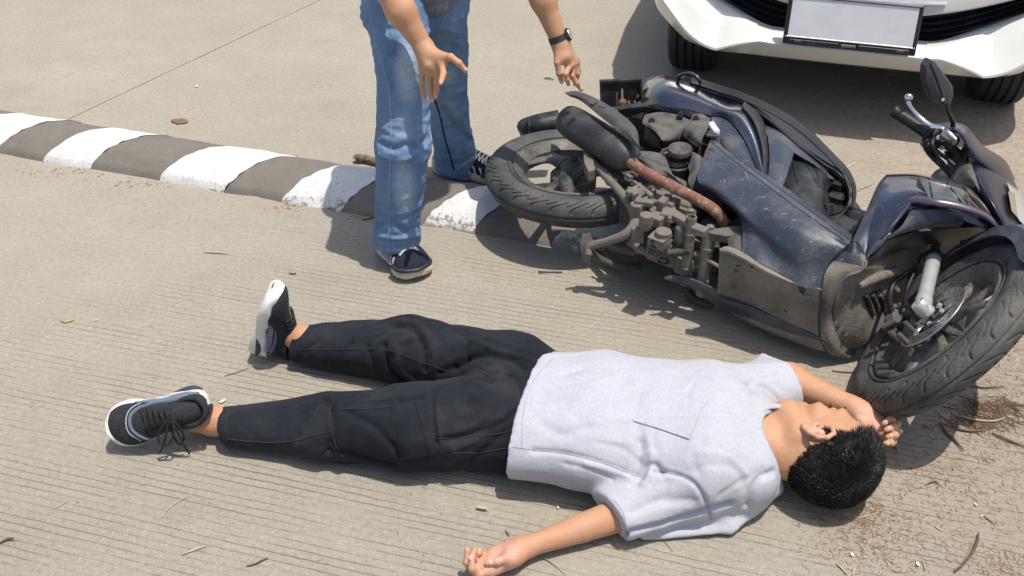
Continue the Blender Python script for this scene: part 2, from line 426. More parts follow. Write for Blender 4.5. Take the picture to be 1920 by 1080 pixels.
# ================================================================== GROUND
GD = nrm([.961, -.277, 0]); GN = nrm([.277, .961, 0])     # along / across the road grooves
def concrete_mat():
    m, t, b = newmat('broom_grooved_concrete'); co = obj_co(t)
    rot = nd(t, 'ShaderNodeMapping'); rot.inputs['Rotation'].default_value = (0, 0, math.radians(16.08)); t.links.new(co, rot.inputs[0]); r = rot.outputs[0]
    big = noise(t, co, .9, 4, .6); med = noise(t, co, 6, 6, .65); fine = noise(t, co, 220, 4, .7); grit = noise(t, co, 90, 3, .6)
    c = mix(t, ramp(t, big, [(.30, 0), (.70, 1)]), (.365, .332, .262), (.440, .405, .322))
    c = mix(t, ramp(t, med, [(.35, 0), (.75, .55)]), c, (.34, .285, .215))
    g3 = noise(t, co, 330, 5, .75); g4 = noise(t, co, 75, 6, .8); c = mix(t, ramp(t, g3, [(.34, .55), (.52, 0)]), c, (.19, .16, .12)); c = mix(t, ramp(t, g3, [(.55, 0), (.68, .5)]), c, (.62, .57, .48)); c = mix(t, ramp(t, g4, [(.36, .55), (.48, 0)]), c, (.24, .215, .18)); c = mix(t, ramp(t, g4, [(.53, 0), (.66, .45)]), c, (.54, .46, .34)); c = mix(t, ramp(t, grit, [(.60, 0), (.72, .45)]), c, (.60, .56, .49))
    c = mix(t, ramp(t, noise(t, co, 130, 2), [(.70, 0), (.74, .6)]), c, (.11, .095, .08))
    st = noise(t, co, 2.2, 5, .6); c = mix(t, ramp(t, st, [(.60, 0), (.80, .5)]), c, (.26, .215, .165))
    # reddish organic dust towards the right front corner
    sx = nd(t, 'ShaderNodeSeparateXYZ'); t.links.new(co, sx.inputs[0])
    dm = mth(t, 'ADD', sx.outputs[0], mth(t, 'MULTIPLY', noise(t, co, 4, 5, .7), .8))
    dm = ramp(t, mth(t, 'MULTIPLY', dm, .5), [(.48, 0), (1.0, 1)]); dm2 = ramp(t, noise(t, co, 45, 6, .75), [(.46, 0), (.60, 1)])
    c = mix(t, mth(t, 'MULTIPLY', mth(t, 'MULTIPLY', dm, dm2), .55), c, (.30, .17, .10))
    # grooves
    sr = nd(t, 'ShaderNodeSeparateXYZ'); t.links.new(r, sr.inputs[0])
    wob = mth(t, 'MULTIPLY', noise(t, r, 5, 3, .5, 0, (.5, 1, 1)), .016); wob2 = mth(t, 'MULTIPLY', noise(t, r, 60, 4, .7), .0060)
    y = mth(t, 'ADD', mth(t, 'ADD', sr.outputs[1], wob), wob2)
    fr = mth(t, 'FRACT', mth(t, 'MULTIPLY', y, 1 / .0203)); dd = mth(t, 'ABSOLUTE', mth(t, 'SUBTRACT', fr, .5))
    g = ramp(t, dd, [(.02, 1), (.085, 0)]); sh = ramp(t, dd, [(.0, 1), (.30, 0)])
    brk = ramp(t, noise(t, r, 10, 5, .7, 0, (.22, 1.6, 1)), [(.38, .08), (.66, 1)]); zq = mth(t, 'ADD', mth(t, 'SUBTRACT', sx.outputs[1], mth(t, 'MULTIPLY', sx.outputs[0], .5)), mth(t, 'MULTIPLY', noise(t, co, 2.5, 5, .65), .9)); zone = ramp(t, mth(t, 'MULTIPLY', zq, .2), [(.60, 1), (.76, .10)])
    near = ramp(t, sx.outputs[1], [(2.2 / 8, 1), (3.6 / 8, .45)]) if False else None
    gm = mth(t, 'MULTIPLY', mth(t, 'MULTIPLY', g, brk), zone)
    c = mix(t, mth(t, 'MULTIPLY', gm, .58), c, (.17, .12, .075)); c = mix(t, mth(t, 'MULTIPLY', mth(t, 'MULTIPLY', sh, brk), .08), c, (.22, .18, .13))
    t.links.new(c, b.inputs['Base Color']); b.inputs['Roughness'].default_value = .92; b.inputs['Specular IOR Level'].default_value = .25
    h = mth(t, 'ADD', mth(t, 'MULTIPLY', gm, -.8), mth(t, 'MULTIPLY', g3, .9)); h = mth(t, 'ADD', h, mth(t, 'MULTIPLY', med, .5)); bump(t, b, h, .0035)
    return m
MAT['concrete'] = concrete_mat()
jt = [W(600, 0), W(5, 282)]; jd = nrm(jt[0] - jt[1]); jn = np.array([jd[1], -jd[0], 0]); jm = jt[1]
def slab(sgn):
    a = jm + jn * .0014 * sgn; S = []
    ts = np.concatenate([[-60], np.linspace(-3, 8, 160), [60]])
    edge = [a + jd * q + jn * sgn * abs(vnoise(np.array([[q, sgn, 0.]]), .05, 3)[0]) * .0025 for q in ts]
    far = [a + jd * q + jn * sgn * 60 for q in ts]
    V = edge + far + [e - np.array([0, 0, .03]) for e in edge]; n = len(ts)
    Fs = [[i, i + 1, n + i + 1, n + i] for i in range(n - 1)] + [[i + 1, i, 2 * n + i, 2 * n + i + 1] for i in range(n - 1)]
    if sgn > 0: Fs = [f[::-1] for f in Fs]
    o = mesh('road_slab', V, Fs, MAT['concrete'], smooth=False); tag(o, kind='structure'); return o
slab(-1); slab(1)
gm_ = M('packed_soil', (.20, .15, .10), .95, 0, .25, 3, .01, 30)
tag(mesh('ground', [(-900, -900, -.022), (900, -900, -.022), (900, 900, -.022), (-900, 900, -.022)], [[0, 1, 2, 3]], gm_, smooth=False), kind='structure')
# ------------------------------------------------------------------ speed bump
def bump_mat(name, col, white):
    m, t, b = newmat(name); co = obj_co(t); fine = noise(t, co, 160, 5, .7); med = noise(t, co, 14, 7, .7)
    c = mix(t, ramp(t, med, [(.3, 0), (.7, 1)]), tuple(x * .88 for x in col), tuple(x * 1.1 for x in col))
    if white:
        r = nd(t, 'ShaderNodeMapping'); r.inputs['Rotation'].default_value = (0, 0, math.radians(16.08)); t.links.new(co, r.inputs[0]); s = nd(t, 'ShaderNodeSeparateXYZ'); t.links.new(r.outputs[0], s.inputs[0])
        # paint worn at the foot facing the camera
        wr = mth(t, 'ADD', mth(t, 'MULTIPLY', mth(t, 'SUBTRACT', -.115, s.outputs[1]), 3.5), noise(t, co, 55, 8, .75))
        c = mix(t, ramp(t, wr, [(.60, 0), (.66, .85)]), c, (.20, .175, .15)); c = mix(t, ramp(t, noise(t, co, 9, 5, .6), [(.55, 0), (.8, .5)]), c, (.50, .48, .43))
        c = mix(t, ramp(t, noise(t, co, 90, 6, .75), [(.55, 0), (.64, .55)]), c, (.36, .33, .29)); c = mix(t, ramp(t, fine, [(.34, .5), (.46, 0)]), c, (.33, .30, .26))
    else:
        c = mix(t, ramp(t, fine, [(.60, 0), (.7, .35)]), c, (.30, .27, .23)); c = mix(t, ramp(t, fine, [(.3, .5), (.42, 0)]), c, (.05, .045, .04))
    t.links.new(c, b.inputs['Base Color']); b.inputs['Roughness'].default_value = .85
    bump(t, b, mth(t, 'ADD', mth(t, 'MULTIPLY', fine, .4), med), .006); return m
MAT['bdark'] = bump_mat('weathered_dark_asphalt_paint', (.185, .162, .132), False)
MAT['bwhite'] = bump_mat('worn_white_road_paint', (.70, .69, .655), True)
bf0, bf1 = W(0, 290), W(870, 436); bb0, bb1 = W(0, 213), W(920, 341)
bdir = nrm(bf1 - bf0); bper = np.array([-bdir[1], bdir[0], 0])
bwid = float(np.dot(bb0 - bf0, bper)); print('bump width', bwid)
def bpt(s, v, lift=0.0):
    """s along, v 0..1 across front to back"""
    h = .060 * (math.sin(math.pi * min(max(v, 0), 1)) ** .62); e = (.004 * vnoise(np.array([[s, v, 0.]]), .04, 5)[0] + .007 * vnoise(np.array([[s, v * .3, 0.]]), .11, 6)[0]) * (1 if v < .2 or v > .8 else .3)
    return bf0 + bdir * s + bper * (bwid * v + e) + np.array([0, 0, h + lift + .0022 * vnoise(np.array([[s * 1., v * .3, 0.]]), .035, 8)[0]])
hump = thing('speed_bump', 'rounded concrete speed bump painted in black and white bands across the road', 'speed bump', tuple(bf0 + bdir * .9 + bper * bwid / 2))
def band(name, s0, s1, k0, k1, mat, lift, lab=None):
    n = max(3, int((s1 - s0) / .02)); mV = 26; V = []; Fs = []
    for i in range(n + 1):
        for j in range(mV + 1):
            v = j / mV; s = (s0 + k0 * v) * (1 - i / n) + (s1 + k1 * v) * (i / n)
            s += .006 * vnoise(np.array([[v * 1.0, s0 + i * 3.0, 0.]]), .07, 2)[0] if i in (0, n) else 0
            V.append(bpt(s, v if 0 < j < mV else v, lift if 0 < j < mV else -.002))
    k = mV + 1; Fs = [[i * k + j, (i + 1) * k + j, (i + 1) * k + j + 1, i * k + j + 1] for i in range(n) for j in range(mV)]
    o = mesh(name, V, Fs, mat, hump)
    return o
def sof(px, py): return float(np.dot(W(px, py) - bf0, bdir))
lim = [(-40, 300), (82, 300), (168, 313), (295, 340), (420, 355), (530, 385), (640, 392), (790, 428), (885, 433)]
sk = .16
ed = [sof(-300, 240), sof(-8, 288), sof(82, 303), sof(168, 317), sof(297, 341), sof(424, 358), sof(530, 378), sof(640, 396), sof(792, 425), sof(885, 440), sof(1030, 465), sof(1130, 482), sof(1210, 495)]
ed[0] = ed[1] - .21
ed = [ed[0] - .23 * q for q in range(8, 0, -1)] + ed
white = [False] + [i % 2 == 0 for i in range(1, len(ed) - 1)]
# bands alternate: the band from px 82 to 168 is white
i82 = 10
for i in range(len(ed) - 1):
    wh = (i - i82) % 2 == 0
    band('painted_stripe', ed[i], ed[i + 1], sk, sk, MAT['bwhite'] if wh else MAT['bdark'], .0015 if wh else 0.0)
Vb = []; nn = 60
for i in range(nn + 1):
    s = ed[0] + (ed[-1] + .02 - ed[0]) * i / nn
    for j in range(13): Vb.append(bpt(s + sk * j / 12, j / 12, -.003))
mesh('core', Vb, [[i * 13 + j, (i + 1) * 13 + j, (i + 1) * 13 + j + 1, i * 13 + j + 1] for i in range(nn) for j in range(12)] + [list(range(13)), [nn * 13 + j for j in range(12, -1, -1)]], MAT['bdark'], hump)
# ================================================================== PEOPLE: shared builders
def skin_mat(name, col, blush):
    m, t, b = newmat(name); co = obj_co(t); n = noise(t, co, 22, 6, .6); f = noise(t, co, 420, 4, .6)
    c = mix(t, ramp(t, n, [(.3, 0), (.7, 1)]), col, blush); c = mix(t, ramp(t, f, [(.3, .25), (.6, 0)]), c, tuple(x * .6 for x in col))
    at = nd(t, 'ShaderNodeAttribute', attribute_name='flush'); pink = mix(t, ramp(t, noise(t, co, 60, 4, .6), [(.35, 0), (.65, 1)]), (.62, .33, .24), (.70, .42, .32)); c = mix(t, mth(t, 'MULTIPLY', at.outputs['Fac'], .85), c, pink)
    c = mix(t, ramp(t, noise(t, co, 7, 3, .6), [(.45, 0), (.75, .35)]), c, (.44, .215, .115)); c = mix(t, ramp(t, noise(t, co, 38, 2, .5, 1.5), [(.62, 0), (.66, .12), (.70, 0)]), c, (.36, .25, .19))
    t.links.new(c, b.inputs['Base Color']); b.inputs['Roughness'].default_value = .47; b.inputs['Specular IOR Level'].default_value = .4
    b.inputs['Subsurface Weight'].default_value = .12; b.inputs['Subsurface Radius'].default_value = (1, .35, .18); b.inputs['Subsurface Scale'].default_value = .006
    bump(t, b, mth(t, 'ADD', f, mth(t, 'MULTIPLY', n, 2)), .0014); return m
MAT['skin'] = skin_mat('tan_skin', (.54, .285, .155), (.60, .33, .19))
MAT['palm'] = skin_mat('palm_skin', (.60, .33, .21), (.66, .36, .25))
MAT['ear'] = skin_mat('ear_skin', (.60, .27, .16), (.62, .30, .18))
MAT['nail'] = M('finger_nail', (.66, .42, .33), .28, 0, .05)
MAT['hair'] = M('black_hair', (.009, .008, .008), .5, 0, .3, 60, spec=.3)
def cloth_mat(name, a, b_, sc, rough=.9, seed=1, dust=0, weave=900, fleck=None, scl=None, bd=.0006):
    m, t, b = newmat(name); co = obj_co(t); n = noise(t, co, sc, 5, .6, 0, scl); c = mix(t, ramp(t, n, [(.38, 0), (.60, 1)]), a, b_)
    if fleck: c = mix(t, ramp(t, noise(t, co, fleck[0], 4, .7, 0, fleck[2]), [(.54, 0), (.64, fleck[3])]), c, fleck[1])
    if dust: c = mix(t, ramp(t, noise(t, co, 9, 6, .65), [(.50, 0), (.72, dust)]), c, (.20, .18, .155)); c = mix(t, ramp(t, noise(t, co, 350, 2), [(.70, 0), (.74, dust)]), c, (.4, .38, .35))
    t.links.new(c, b.inputs['Base Color']); b.inputs['Roughness'].default_value = rough; b.inputs['Sheen Weight'].default_value = .04; b.inputs['Specular IOR Level'].default_value = .2
    bump(t, b, mth(t, 'ADD', noise(t, co, weave, 2), mth(t, 'MULTIPLY', noise(t, co, 45, 4), 2.5)), bd); return m
MAT['tee'] = cloth_mat('heather_grey_jersey', (.44, .445, .472), (.50, .503, .525), 260, fleck=(420, (.40, .41, .48), (1, .35, 1), .6), scl=(1, .40, 1), bd=.0008)
MAT['cargo'] = cloth_mat('faded_black_twill', (.010, .012, .017), (.018, .021, .027), 8, dust=.10, bd=.0012)
MAT['cargoseam'] = M('faded_seam_edge', (.026, .028, .034), .9)
MAT['teeseam'] = M('grey_jersey_seam', (.36, .37, .42), .9)

def head_prims(c, X, Y, Z, s=1.0):
    """X = left ear side, Y = face, Z = crown"""
    R = np.array([X, Y, Z])
    def L(x, y, z): return c + s * (x * X + y * Y + z * Z)
    P = [ell(L(0, -.018, .035), np.array([.074, .092, .083]) * s, R), ell(L(0, .022, .005), np.array([.066, .068, .085]) * s, R),
         cone(L(.030, .045, -.075), L(-.030, .045, -.075), .034 * s, .034 * s), cone(L(.052, -.005, -.045), L(.034, .05, -.080), .024 * s, .026 * s), cone(L(-.052, -.005, -.045), L(-.034, .05, -.080), .024 * s, .026 * s),
         ell(L(0, .072, -.092), np.array([.022, .020, .020]) * s, R), ell(L(0, .066, -.05), np.array([.036, .034, .03]) * s, R),
         ell(L(.040, .060, -.018), np.array([.022, .022, .020]) * s, R), ell(L(-.040, .060, -.018), np.array([.022, .022, .020]) * s, R),
         ell(L(0, .074, .030), np.array([.050, .018, .014]) * s, R, k=.015),
         ell(L(.032, .088, .012), np.array([.019, .016, .013]) * s, R, k=.008, sub=True), ell(L(-.032, .088, .012), np.array([.019, .016, .013]) * s, R, k=.008, sub=True),
         ell(L(.031, .074, .012), np.array([.0135, .0125, .0115]) * s, R, k=.004), ell(L(-.031, .074, .012), np.array([.0135, .0125, .0115]) * s, R, k=.004),
         cone(L(0, .082, .018), L(0, .104, -.020), .007 * s, .0105 * s, k=.009), ell(L(.011, .094, -.024), np.array([.008, .009, .007]) * s, R, k=.006), ell(L(-.011, .094, -.024), np.array([.008, .009, .007]) * s, R, k=.006),
         cone(L(.018, .088, -.052), L(-.018, .088, -.052), .0065 * s, .0065 * s, k=.006), cone(L(.014, .088, -.062), L(-.014, .088, -.062), .0075 * s, .0075 * s, k=.006),
         cone(L(.022, .099, -.057), L(-.022, .099, -.057), .0022 * s, .0022 * s, k=.004)]
    P[-1]['sub'] = True
    return P, L
def ear_prims(L0, s, sg):
    """rim, lobe and bowl of an ear on side sg"""
    L = lambda x, y, z: L0(x, y, z - .015)
    q = []
    rim = [(.077, .010, .020), (.083, .006, .033), (.088, -.010, .038), (.091, -.024, .028), (.090, -.027, .010), (.086, -.018, -.010), (.080, -.006, -.022), (.076, .004, -.018)]
    rim = [L(sg * a, b, c_) for a, b, c_ in rim]
    for a, b in zip(rim[:-1], rim[1:]): q.append(cone(a, b, .0048 * s, .0048 * s, k=.003))
    q.append(cone(L(sg * .076, -.010, .012), L(sg * .077, -.006, -.008), .010 * s, .009 * s, k=.006)); q.append(ell(L(sg * .080, -.002, -.021), np.array([.007] * 3) * s, k=.004))
    q.append(cone(L(sg * .078, .010, .004), L(sg * .080, .007, -.004), .0045 * s, .0045 * s, k=.004))
    h = ell(L(sg * .088, -.003, .002), np.array([.005] * 3) * s, k=.004); h['sub'] = True; q.append(h)
    h = ell(L(sg * .094, -.012, .020), np.array([.006] * 3) * s, k=.004); h['sub'] = True; q.append(h)
    return q
def hand_prims(wrist, palm, fingers, thumb, wr=.024, s=1.0):
    """palm: list of (point, radius) from wrist outwards; fingers: lists of joint points"""
    P = []
    for a, b in palm: P.append(cone(a[0], b[0], a[1] * s, b[1] * s, k=.012))
    for fg in fingers + [thumb]:
        pts, r0 = fg; n = len(pts) - 1
        for i in range(n):
            ra = r0 * (1 - .10 * i); rb = r0 * (1 - .10 * (i + 1)) * (.92 if i == n - 1 else 1)
            P.append(cone(pts[i], pts[i + 1], ra, rb, k=.0035 if i else .007))
            if 0 < i: P.append(ell(pts[i], np.array([ra * 1.05] * 3), k=.002))
    return P
def add_obj(name, prims, res, mat, parent, k=.02, it=2, fl=None, strokes=(), nz=()):
    V, Q = sdf(prims, res, k, fl); V = smooth(V, Q, it)
    if strokes or nz: V = folds(V, Q, strokes, nz, fl); V = smooth(V, Q, 1)
    o = meshq(name, V, Q, mat, parent); return o
def flush(o, spots):
    """soft redness attribute: palms, knuckles, ears (point, radius, strength)"""
    n = len(o.data.vertices); co = np.empty(n * 3, np.float32); o.data.vertices.foreach_get('co', co); co = co.reshape(-1, 3) + origin_of(o); w = np.zeros(n)
    for p, r, k in spots: w = np.maximum(w, k * np.exp(-(np.linalg.norm(co - tow(p), axis=1) / r) ** 2))
    a = o.data.attributes.new('flush', 'FLOAT', 'POINT'); a.data.foreach_set('value', w.astype(np.float32))
def join_into(name, obs, parent):
    """several meshes of one continuous surface into one object"""
    V = []; Q = []; mi = []; mats = []; n = 0
    for o in obs:
        co = np.empty(len(o.data.vertices) * 3, np.float32); o.data.vertices.foreach_get('co', co); V.append(co.reshape(-1, 3) + origin_of(o))
        q = np.array([p.vertices[:] for p in o.data.polygons]); Q.append(q + n); n += len(V[-1]); m = o.data.materials[0]
        if m not in mats: mats.append(m)
        mi += [mats.index(m)] * len(q); me = o.data; bpy.data.objects.remove(o); bpy.data.meshes.remove(me)
    o = meshq(name, np.concatenate(V), np.concatenate(Q), mats[0], parent)
    for m in mats[1:]: o.data.materials.append(m)
    o.data.polygons.foreach_set('material_index', mi); return o
def hair_obj(name, c, X, Y, Z, parent, n, s=1.0, short=.010, long=.030, whorl=(.01, -.085, .06), res=.004):
    """short cropped hair: a close cap plus thousands of blades growing away from the whorl"""
    rad = np.array([.0765, .0955, .0945]) * s; cc = c + s * (-.020 * Y + .026 * Z); R = np.array([X, Y, Z])
    d = RNG.normal(size=(n * 3, 3)); d /= np.linalg.norm(d, axis=1, keepdims=True)
    jit = vnoise(d, .12, 4) * .07
    def inside(d, m=0.0):
        y, z, x = d[:, 1], d[:, 2], np.abs(d[:, 0])
        low = np.where(y > .18, .22 + (y - .18) * 1.0, np.where(y > -.12, -.02, -.80 + np.clip((y + .62) * .9, 0, .6)))
        low = np.where((y > -.02) & (y < .22) & (x > .6), -.30, low)
        return z > low + m
    ok = inside(d, jit); d = d[ok][:n]
    # cap
    u = np.linspace(0, 2 * np.pi, 97)[:-1]; v = np.linspace(-math.pi / 2, math.pi / 2, 60); VV = []
    for a in v:
        for b in u: VV.append([math.cos(a) * math.cos(b), math.cos(a) * math.sin(b), math.sin(a)])
    VV = np.array(VV); keep = inside(VV, .05 + vnoise(VV, .08, 4) * .06); top = np.clip((VV[:, 2] + .1) * 1.1, 0, 1) * np.clip(.6 + VV[:, 1], .3, 1)
    h = 1.012 + .045 * top + .012 * vnoise(VV, .25, 16)
    PV = cc + (VV * rad * h[:, None] * 1.0 * 1) @ R
    nu = 96; Fq = [[i * nu + j, i * nu + (j + 1) % nu, (i + 1) * nu + (j + 1) % nu, (i + 1) * nu + j] for i in range(59) for j in range(nu)]
    Fq = [f for f in Fq if all(keep[q] for q in f)]
    wl = nrm(whorl); up = np.array(d); tang = d - wl; tang -= up * (tang * up).sum(1)[:, None]; tang /= np.linalg.norm(tang, axis=1, keepdims=True) + 1e-6
    sw = np.cross(up, tang); t2 = np.clip((d[:, 2] + .25) * 1.1, 0, 1) * np.clip(.45 + d[:, 1] * .8, .15, 1)
    ln = short + (long - short) * t2; ln *= .7 + .6 * RNG.random(len(d)); ln *= s
    clump = np.stack([vnoise(d, .14, 21), vnoise(d, .14, 22), vnoise(d, .14, 23)], 1)
    base = d * rad * (1.0 + .02 * RNG.random(len(d)))[:, None]
    g1 = up * (.16 + .42 * t2)[:, None] + tang * .9 + sw * .18 + clump * .16 + RNG.normal(size=d.shape) * .10
    g1 /= np.linalg.norm(g1, axis=1, keepdims=True); g2 = g1 + tang * .12 + RNG.normal(size=d.shape) * .05; g2 /= np.linalg.norm(g2, axis=1, keepdims=True)
    side = np.cross(g1, RNG.normal(size=d.shape)); side /= np.linalg.norm(side, axis=1, keepdims=True); wd = .0006
    p0 = base; p1 = base + g1 * ln[:, None] * .55; p2 = p1 + g2 * ln[:, None] * .5
    V = np.stack([p0 - side * wd, p0 + side * wd, p1 + side * wd * .8, p1 - side * wd * .8, p2], 1) @ R + cc
    m = len(PV); k = len(d); q = m + np.arange(k)[:, None] * 5
    T = np.concatenate([q + np.array([[0, 1, 2]]), q + np.array([[0, 2, 3]]), q + np.array([[3, 2, 4]])])
    Fa = Fq + T.tolist(); o = mesh(name, np.concatenate([PV, V.reshape(-1, 3)]), Fa, MAT['hair'], parent); return o

# ================================================================== SHOES
def shoe(name, heel, fwd, up, L=.285, mats=None, parent=None, style=0, wid=.050, H=.085):
    """lofted trainer: upper, thick sole, collar, laces"""
    fwd = nrm(fwd); up = nrm(up - fwd * np.dot(up, fwd)); sd = np.cross(up, fwd); heel = tow(heel)
    def T(x, y, z): return heel + fwd * x * L + sd * y + up * z
    xs = [0, .04, .12, .25, .40, .55, .70, .84, .94, .985, 1.0]
    wd = [.35, .60, .74, .78, .76, .84, .98, .96, .72, .45, .2]; hs = [.78, .95, 1.06, 1.10, .98, .80, .64, .54, .45, .36, .26]; off = [0, 0, 0, .0, .002, .004, .006, .005, .002, 0, 0]
    X = catm(np.array([xs, wd, hs, off]).T, 5); nn = len(X); ms = 26; V = []
    for x, a, h, o in X:
        for j in range(ms):
            th = math.pi * 2 * j / ms; cy, cz = math.cos(th), math.sin(th)
            e = .75; y = math.copysign(abs(cy) ** e, cy) * a * wid; z = (math.copysign(abs(cz) ** .8, cz) * .5 + .5) * (h * H) + .012
            if cz > 0: y *= 1 - .42 * cz * (1 if x < .6 else 1 - (x - .6))
            V.append(T(x, y + o, z))
    Fs = [[i * ms + j, i * ms + (j + 1) % ms, (i + 1) * ms + (j + 1) % ms, (i + 1) * ms + j] for i in range(nn - 1) for j in range(ms)] + [[j for j in range(ms)][::-1], [(nn - 1) * ms + j for j in range(ms)]]
    up_o = mesh(name, V, Fs, mats['upper'], parent, sharp=60)
    # sole: outline swept upward, thick under the heel, kicked up at the toe
    xs = [-.02, .03, .12, .28, .45, .60, .74, .87, .96, 1.02]; wo = [.42, .72, .86, .86, .80, .92, 1.05, .98, .76, .3]; tp = [.046, .046, .043, .035, .030, .028, .027, .027, .031, .036]; bt = [.006, .001, 0, .0, .004, .0, .0, .004, .010, .018]
    S = catm(np.array([xs, wo, tp, bt]).T, 5); V = []; ms = 10
    for x, a, tt, b in S:
        w_ = a * wid; wav = .003 * math.sin(x * 26)
        pr_ = [(-.86, b), (-1.0, b + .006), (-1.06, (b + tt) / 2), (-1.0, tt + wav), (-.8, tt + .006), (.8, tt + .006), (1.0, tt + wav), (1.06, (b + tt) / 2), (1.0, b + .006), (.86, b)]
        for y, z in pr_: V.append(T(x, y * w_ + (.005 if x > .5 else 0), z))
    n2 = len(S); Fs = [[i * ms + j, i * ms + (j + 1) % ms, (i + 1) * ms + (j + 1) % ms, (i + 1) * ms + j] for i in range(n2 - 1) for j in range(ms)] + [[j for j in range(ms)][::-1], [(n2 - 1) * ms + j for j in range(ms)]]
    mesh('sole', V, Fs, mats['sole'], up_o, sharp=45)
    if style == 0:      # dark windows in the heel of the sole, both sides
        for sg in (-1, 1):
            w1 = MB(); P = [T(x, sg * wid * y, z) for x, y, z in ((.03, .80, .022), (.10, .93, .026), (.20, .945, .023), (.31, .92, .014))]
            V1, F1 = tube_geo(P, [.004, .008, .008, .0015], 8, 4, flat=.6); w1.add(V1, F1); w1.build('sole_window', mats['dark'], up_o)
            # knitted stripes up the quarter
            kb = MB()
            for q in range(16):
                x0 = .13 + q * .030; y0 = .86 if q < 9 else .86 + (q - 9) * .012
                P = [T(x0, sg * wid * (y0 + .01), .034), T(x0 + .018, sg * wid * (y0 - .01), .046), T(x0 + .04, sg * wid * (y0 - .10), .060 - q * .0012)]
                V1, F1 = tube_geo(P, [.0012, .0014, .0009], 4, 3); kb.add(V1, F1)
            kb.build('knit_stripe', mats['stripe'], up_o)
            V1, F1 = tube_geo([T(x, sg * wid * y, z) for x, y, z in ((.06, .70, .052), (.2, .80, .060), (.4, .74, .058), (.55, .80, .050), (.7, .88, .044))], [.004, .007, .006, .005, .002], 8, 5, flat=.5); mesh('quarter_stripe', V1, F1, mats['blue'], up_o)
        tb = MB(); V1, F1 = tube_geo([T(-.012, 0, .04), T(-.018, 0, .07), T(.0, 0, .098)], [.009, .008, .008], 8, 4, flat=.5); tb.add(V1, F1); tb.build('heel_tab', mats['upper2'], up_o)
    else:
        for sg in (-1, 1):
            kb = MB()
            for q in range(5):
                x0 = .34 + q * .085; P = [T(x0 + .05, sg * wid * .93, .030), T(x0 + .01, sg * wid * .80, .052), T(x0 - .02, sg * wid * .52, .078 - q * .006)]
                V1, F1 = tube_geo(P, .0035, 6, 4, flat=.5); kb.add(V1, F1)
            kb.build('side_stripe', mats['stripe'], up_o)
        V1, F1 = tube_geo([T(.72, -wid * .95, .034), T(.90, -wid * .80, .038), T(1.0, 0, .040), T(.90, wid * .85, .038), T(.72, wid * 1.0, .034)], .010, 8, 6, flat=.6); mesh('toe_guard', V1, F1, mats['upper2'], up_o)
    # collar rim round the ankle opening
    Rm = [T(.30 + .155 * math.cos(a) - .13, .031 * math.sin(a), .094 + .010 * math.cos(a) * -1 + (.004 if abs(math.cos(a)) > .8 else -.004)) for a in np.linspace(0, 2 * math.pi, 18)]
    V1, F1 = tube_geo(Rm, .0065, 8, 2); mesh('collar', V1, F1, mats['upper2'], up_o)
    # laces
    lb = MB()
    def top(x): return float(np.interp(x, X[:, 0], X[:, 2])) * H + .0155
    for q in range(5):
        x = (.36 if style == 0 else .50) + q * (.058 if style == 0 else .050); hw = .021 + .002 * q
        for sg in (-1, 1):
            P = [T(x, -sg * hw, top(x) - .011), T(x + .012, -sg * hw * .4, top(x) - .001), T(x + .03, sg * hw * .4, top(x + .03) + .001), T(x + .042, sg * hw, top(x + .04) - .010)]
            V1, F1 = tube_geo(P, .0028, 6, 4); lb.add(V1, F1)
    return up_o, T, lb, top
def pxfold(V, Q, strokes):
    t = BVHTree.FromPolygons(V.tolist(), Q.tolist()); out = []
    for pts, amp, wd in strokes:
        amp, wd = amp * 1.15, wd * .78
        P = catm(np.array(pts, float), 4) if len(pts) > 2 else np.array(pts, float); L = []
        for x, y in P:
            h = t.ray_cast(Vector(CAMP), Vector(nrm(ray(x, y))))
            if h[0] is not None: L.append(np.array(h[0]))
        if len(L) > 1: out.append((L, amp, wd))
    return out
def cloth(name, prims, res, mat, parent, k=.03, it=3, fl=None, px=(), nz=()):
    V, Q = sdf(prims, res, k, fl); V = smooth(V, Q, it); V = folds(V, Q, pxfold(V, Q, px), nz, fl); V = smooth(V, Q, 1, .35)
    if fl is not None: V[:, 2] = np.maximum(V[:, 2], fl)
    return meshq(name, V, Q, mat, parent)
def R2(px, py, z): return W(px, py, z)
# ================================================================== PERSON LYING ON THE ROAD
man = thing('person', 'person in a grey t-shirt and black cargo trousers lying on their back on the road', 'person', tuple(W(1000, 790, 0)))
FL = .003
# --- trousers
G0 = (0, 1, 0)
tr = [cone((404, 800, .040), (610, 798, .066), .047, .076, G0, .036, .064, cut=[((416, 800, .04), (-1, -.12, 0))]), cone((610, 798, .066), (770, 800, .085), .078, .098, G0, .066, .086), cone((770, 800, .085), (935, 786, .100), .098, .108, G0, .086, .102),
      cone((545, 645, .050), (762, 652, .086), .050, .076, G0, .040, .074, cut=[((555, 645, .05), (-1, .22, .1))]), cone((762, 652, .088), (975, 710, .100), .076, .100, G0, .078, .098),
      cone((960, 700, .095), (965, 800, .095), .088, .090, k=.04), cone((970, 715, .10), (1060, 740, .095), .09, .085, G0, .078, .062, k=.03), cone((965, 795, .085), (1060, 800, .08), .105, .10, G0, .078, .058, k=.03),
      cone((762, 620, .09), (812, 640, .10), .030, .040, k=.03), cone((640, 815, .03), (960, 830, .03), .065, .085, G0, .03, .03, k=.02), cone((600, 662, .03), (900, 700, .03), .04, .07, G0, .03, .03, k=.02), cone((745, 800, .03), (640, 825, .025), .05, .045, G0, .025, .02, k=.02), cone((900, 850, .03), (965, 860, .03), .035, .035, G0, .022, .022, k=.02), cone((1010, 668, .06), (1060, 690, .06), .03, .03, k=.03)]
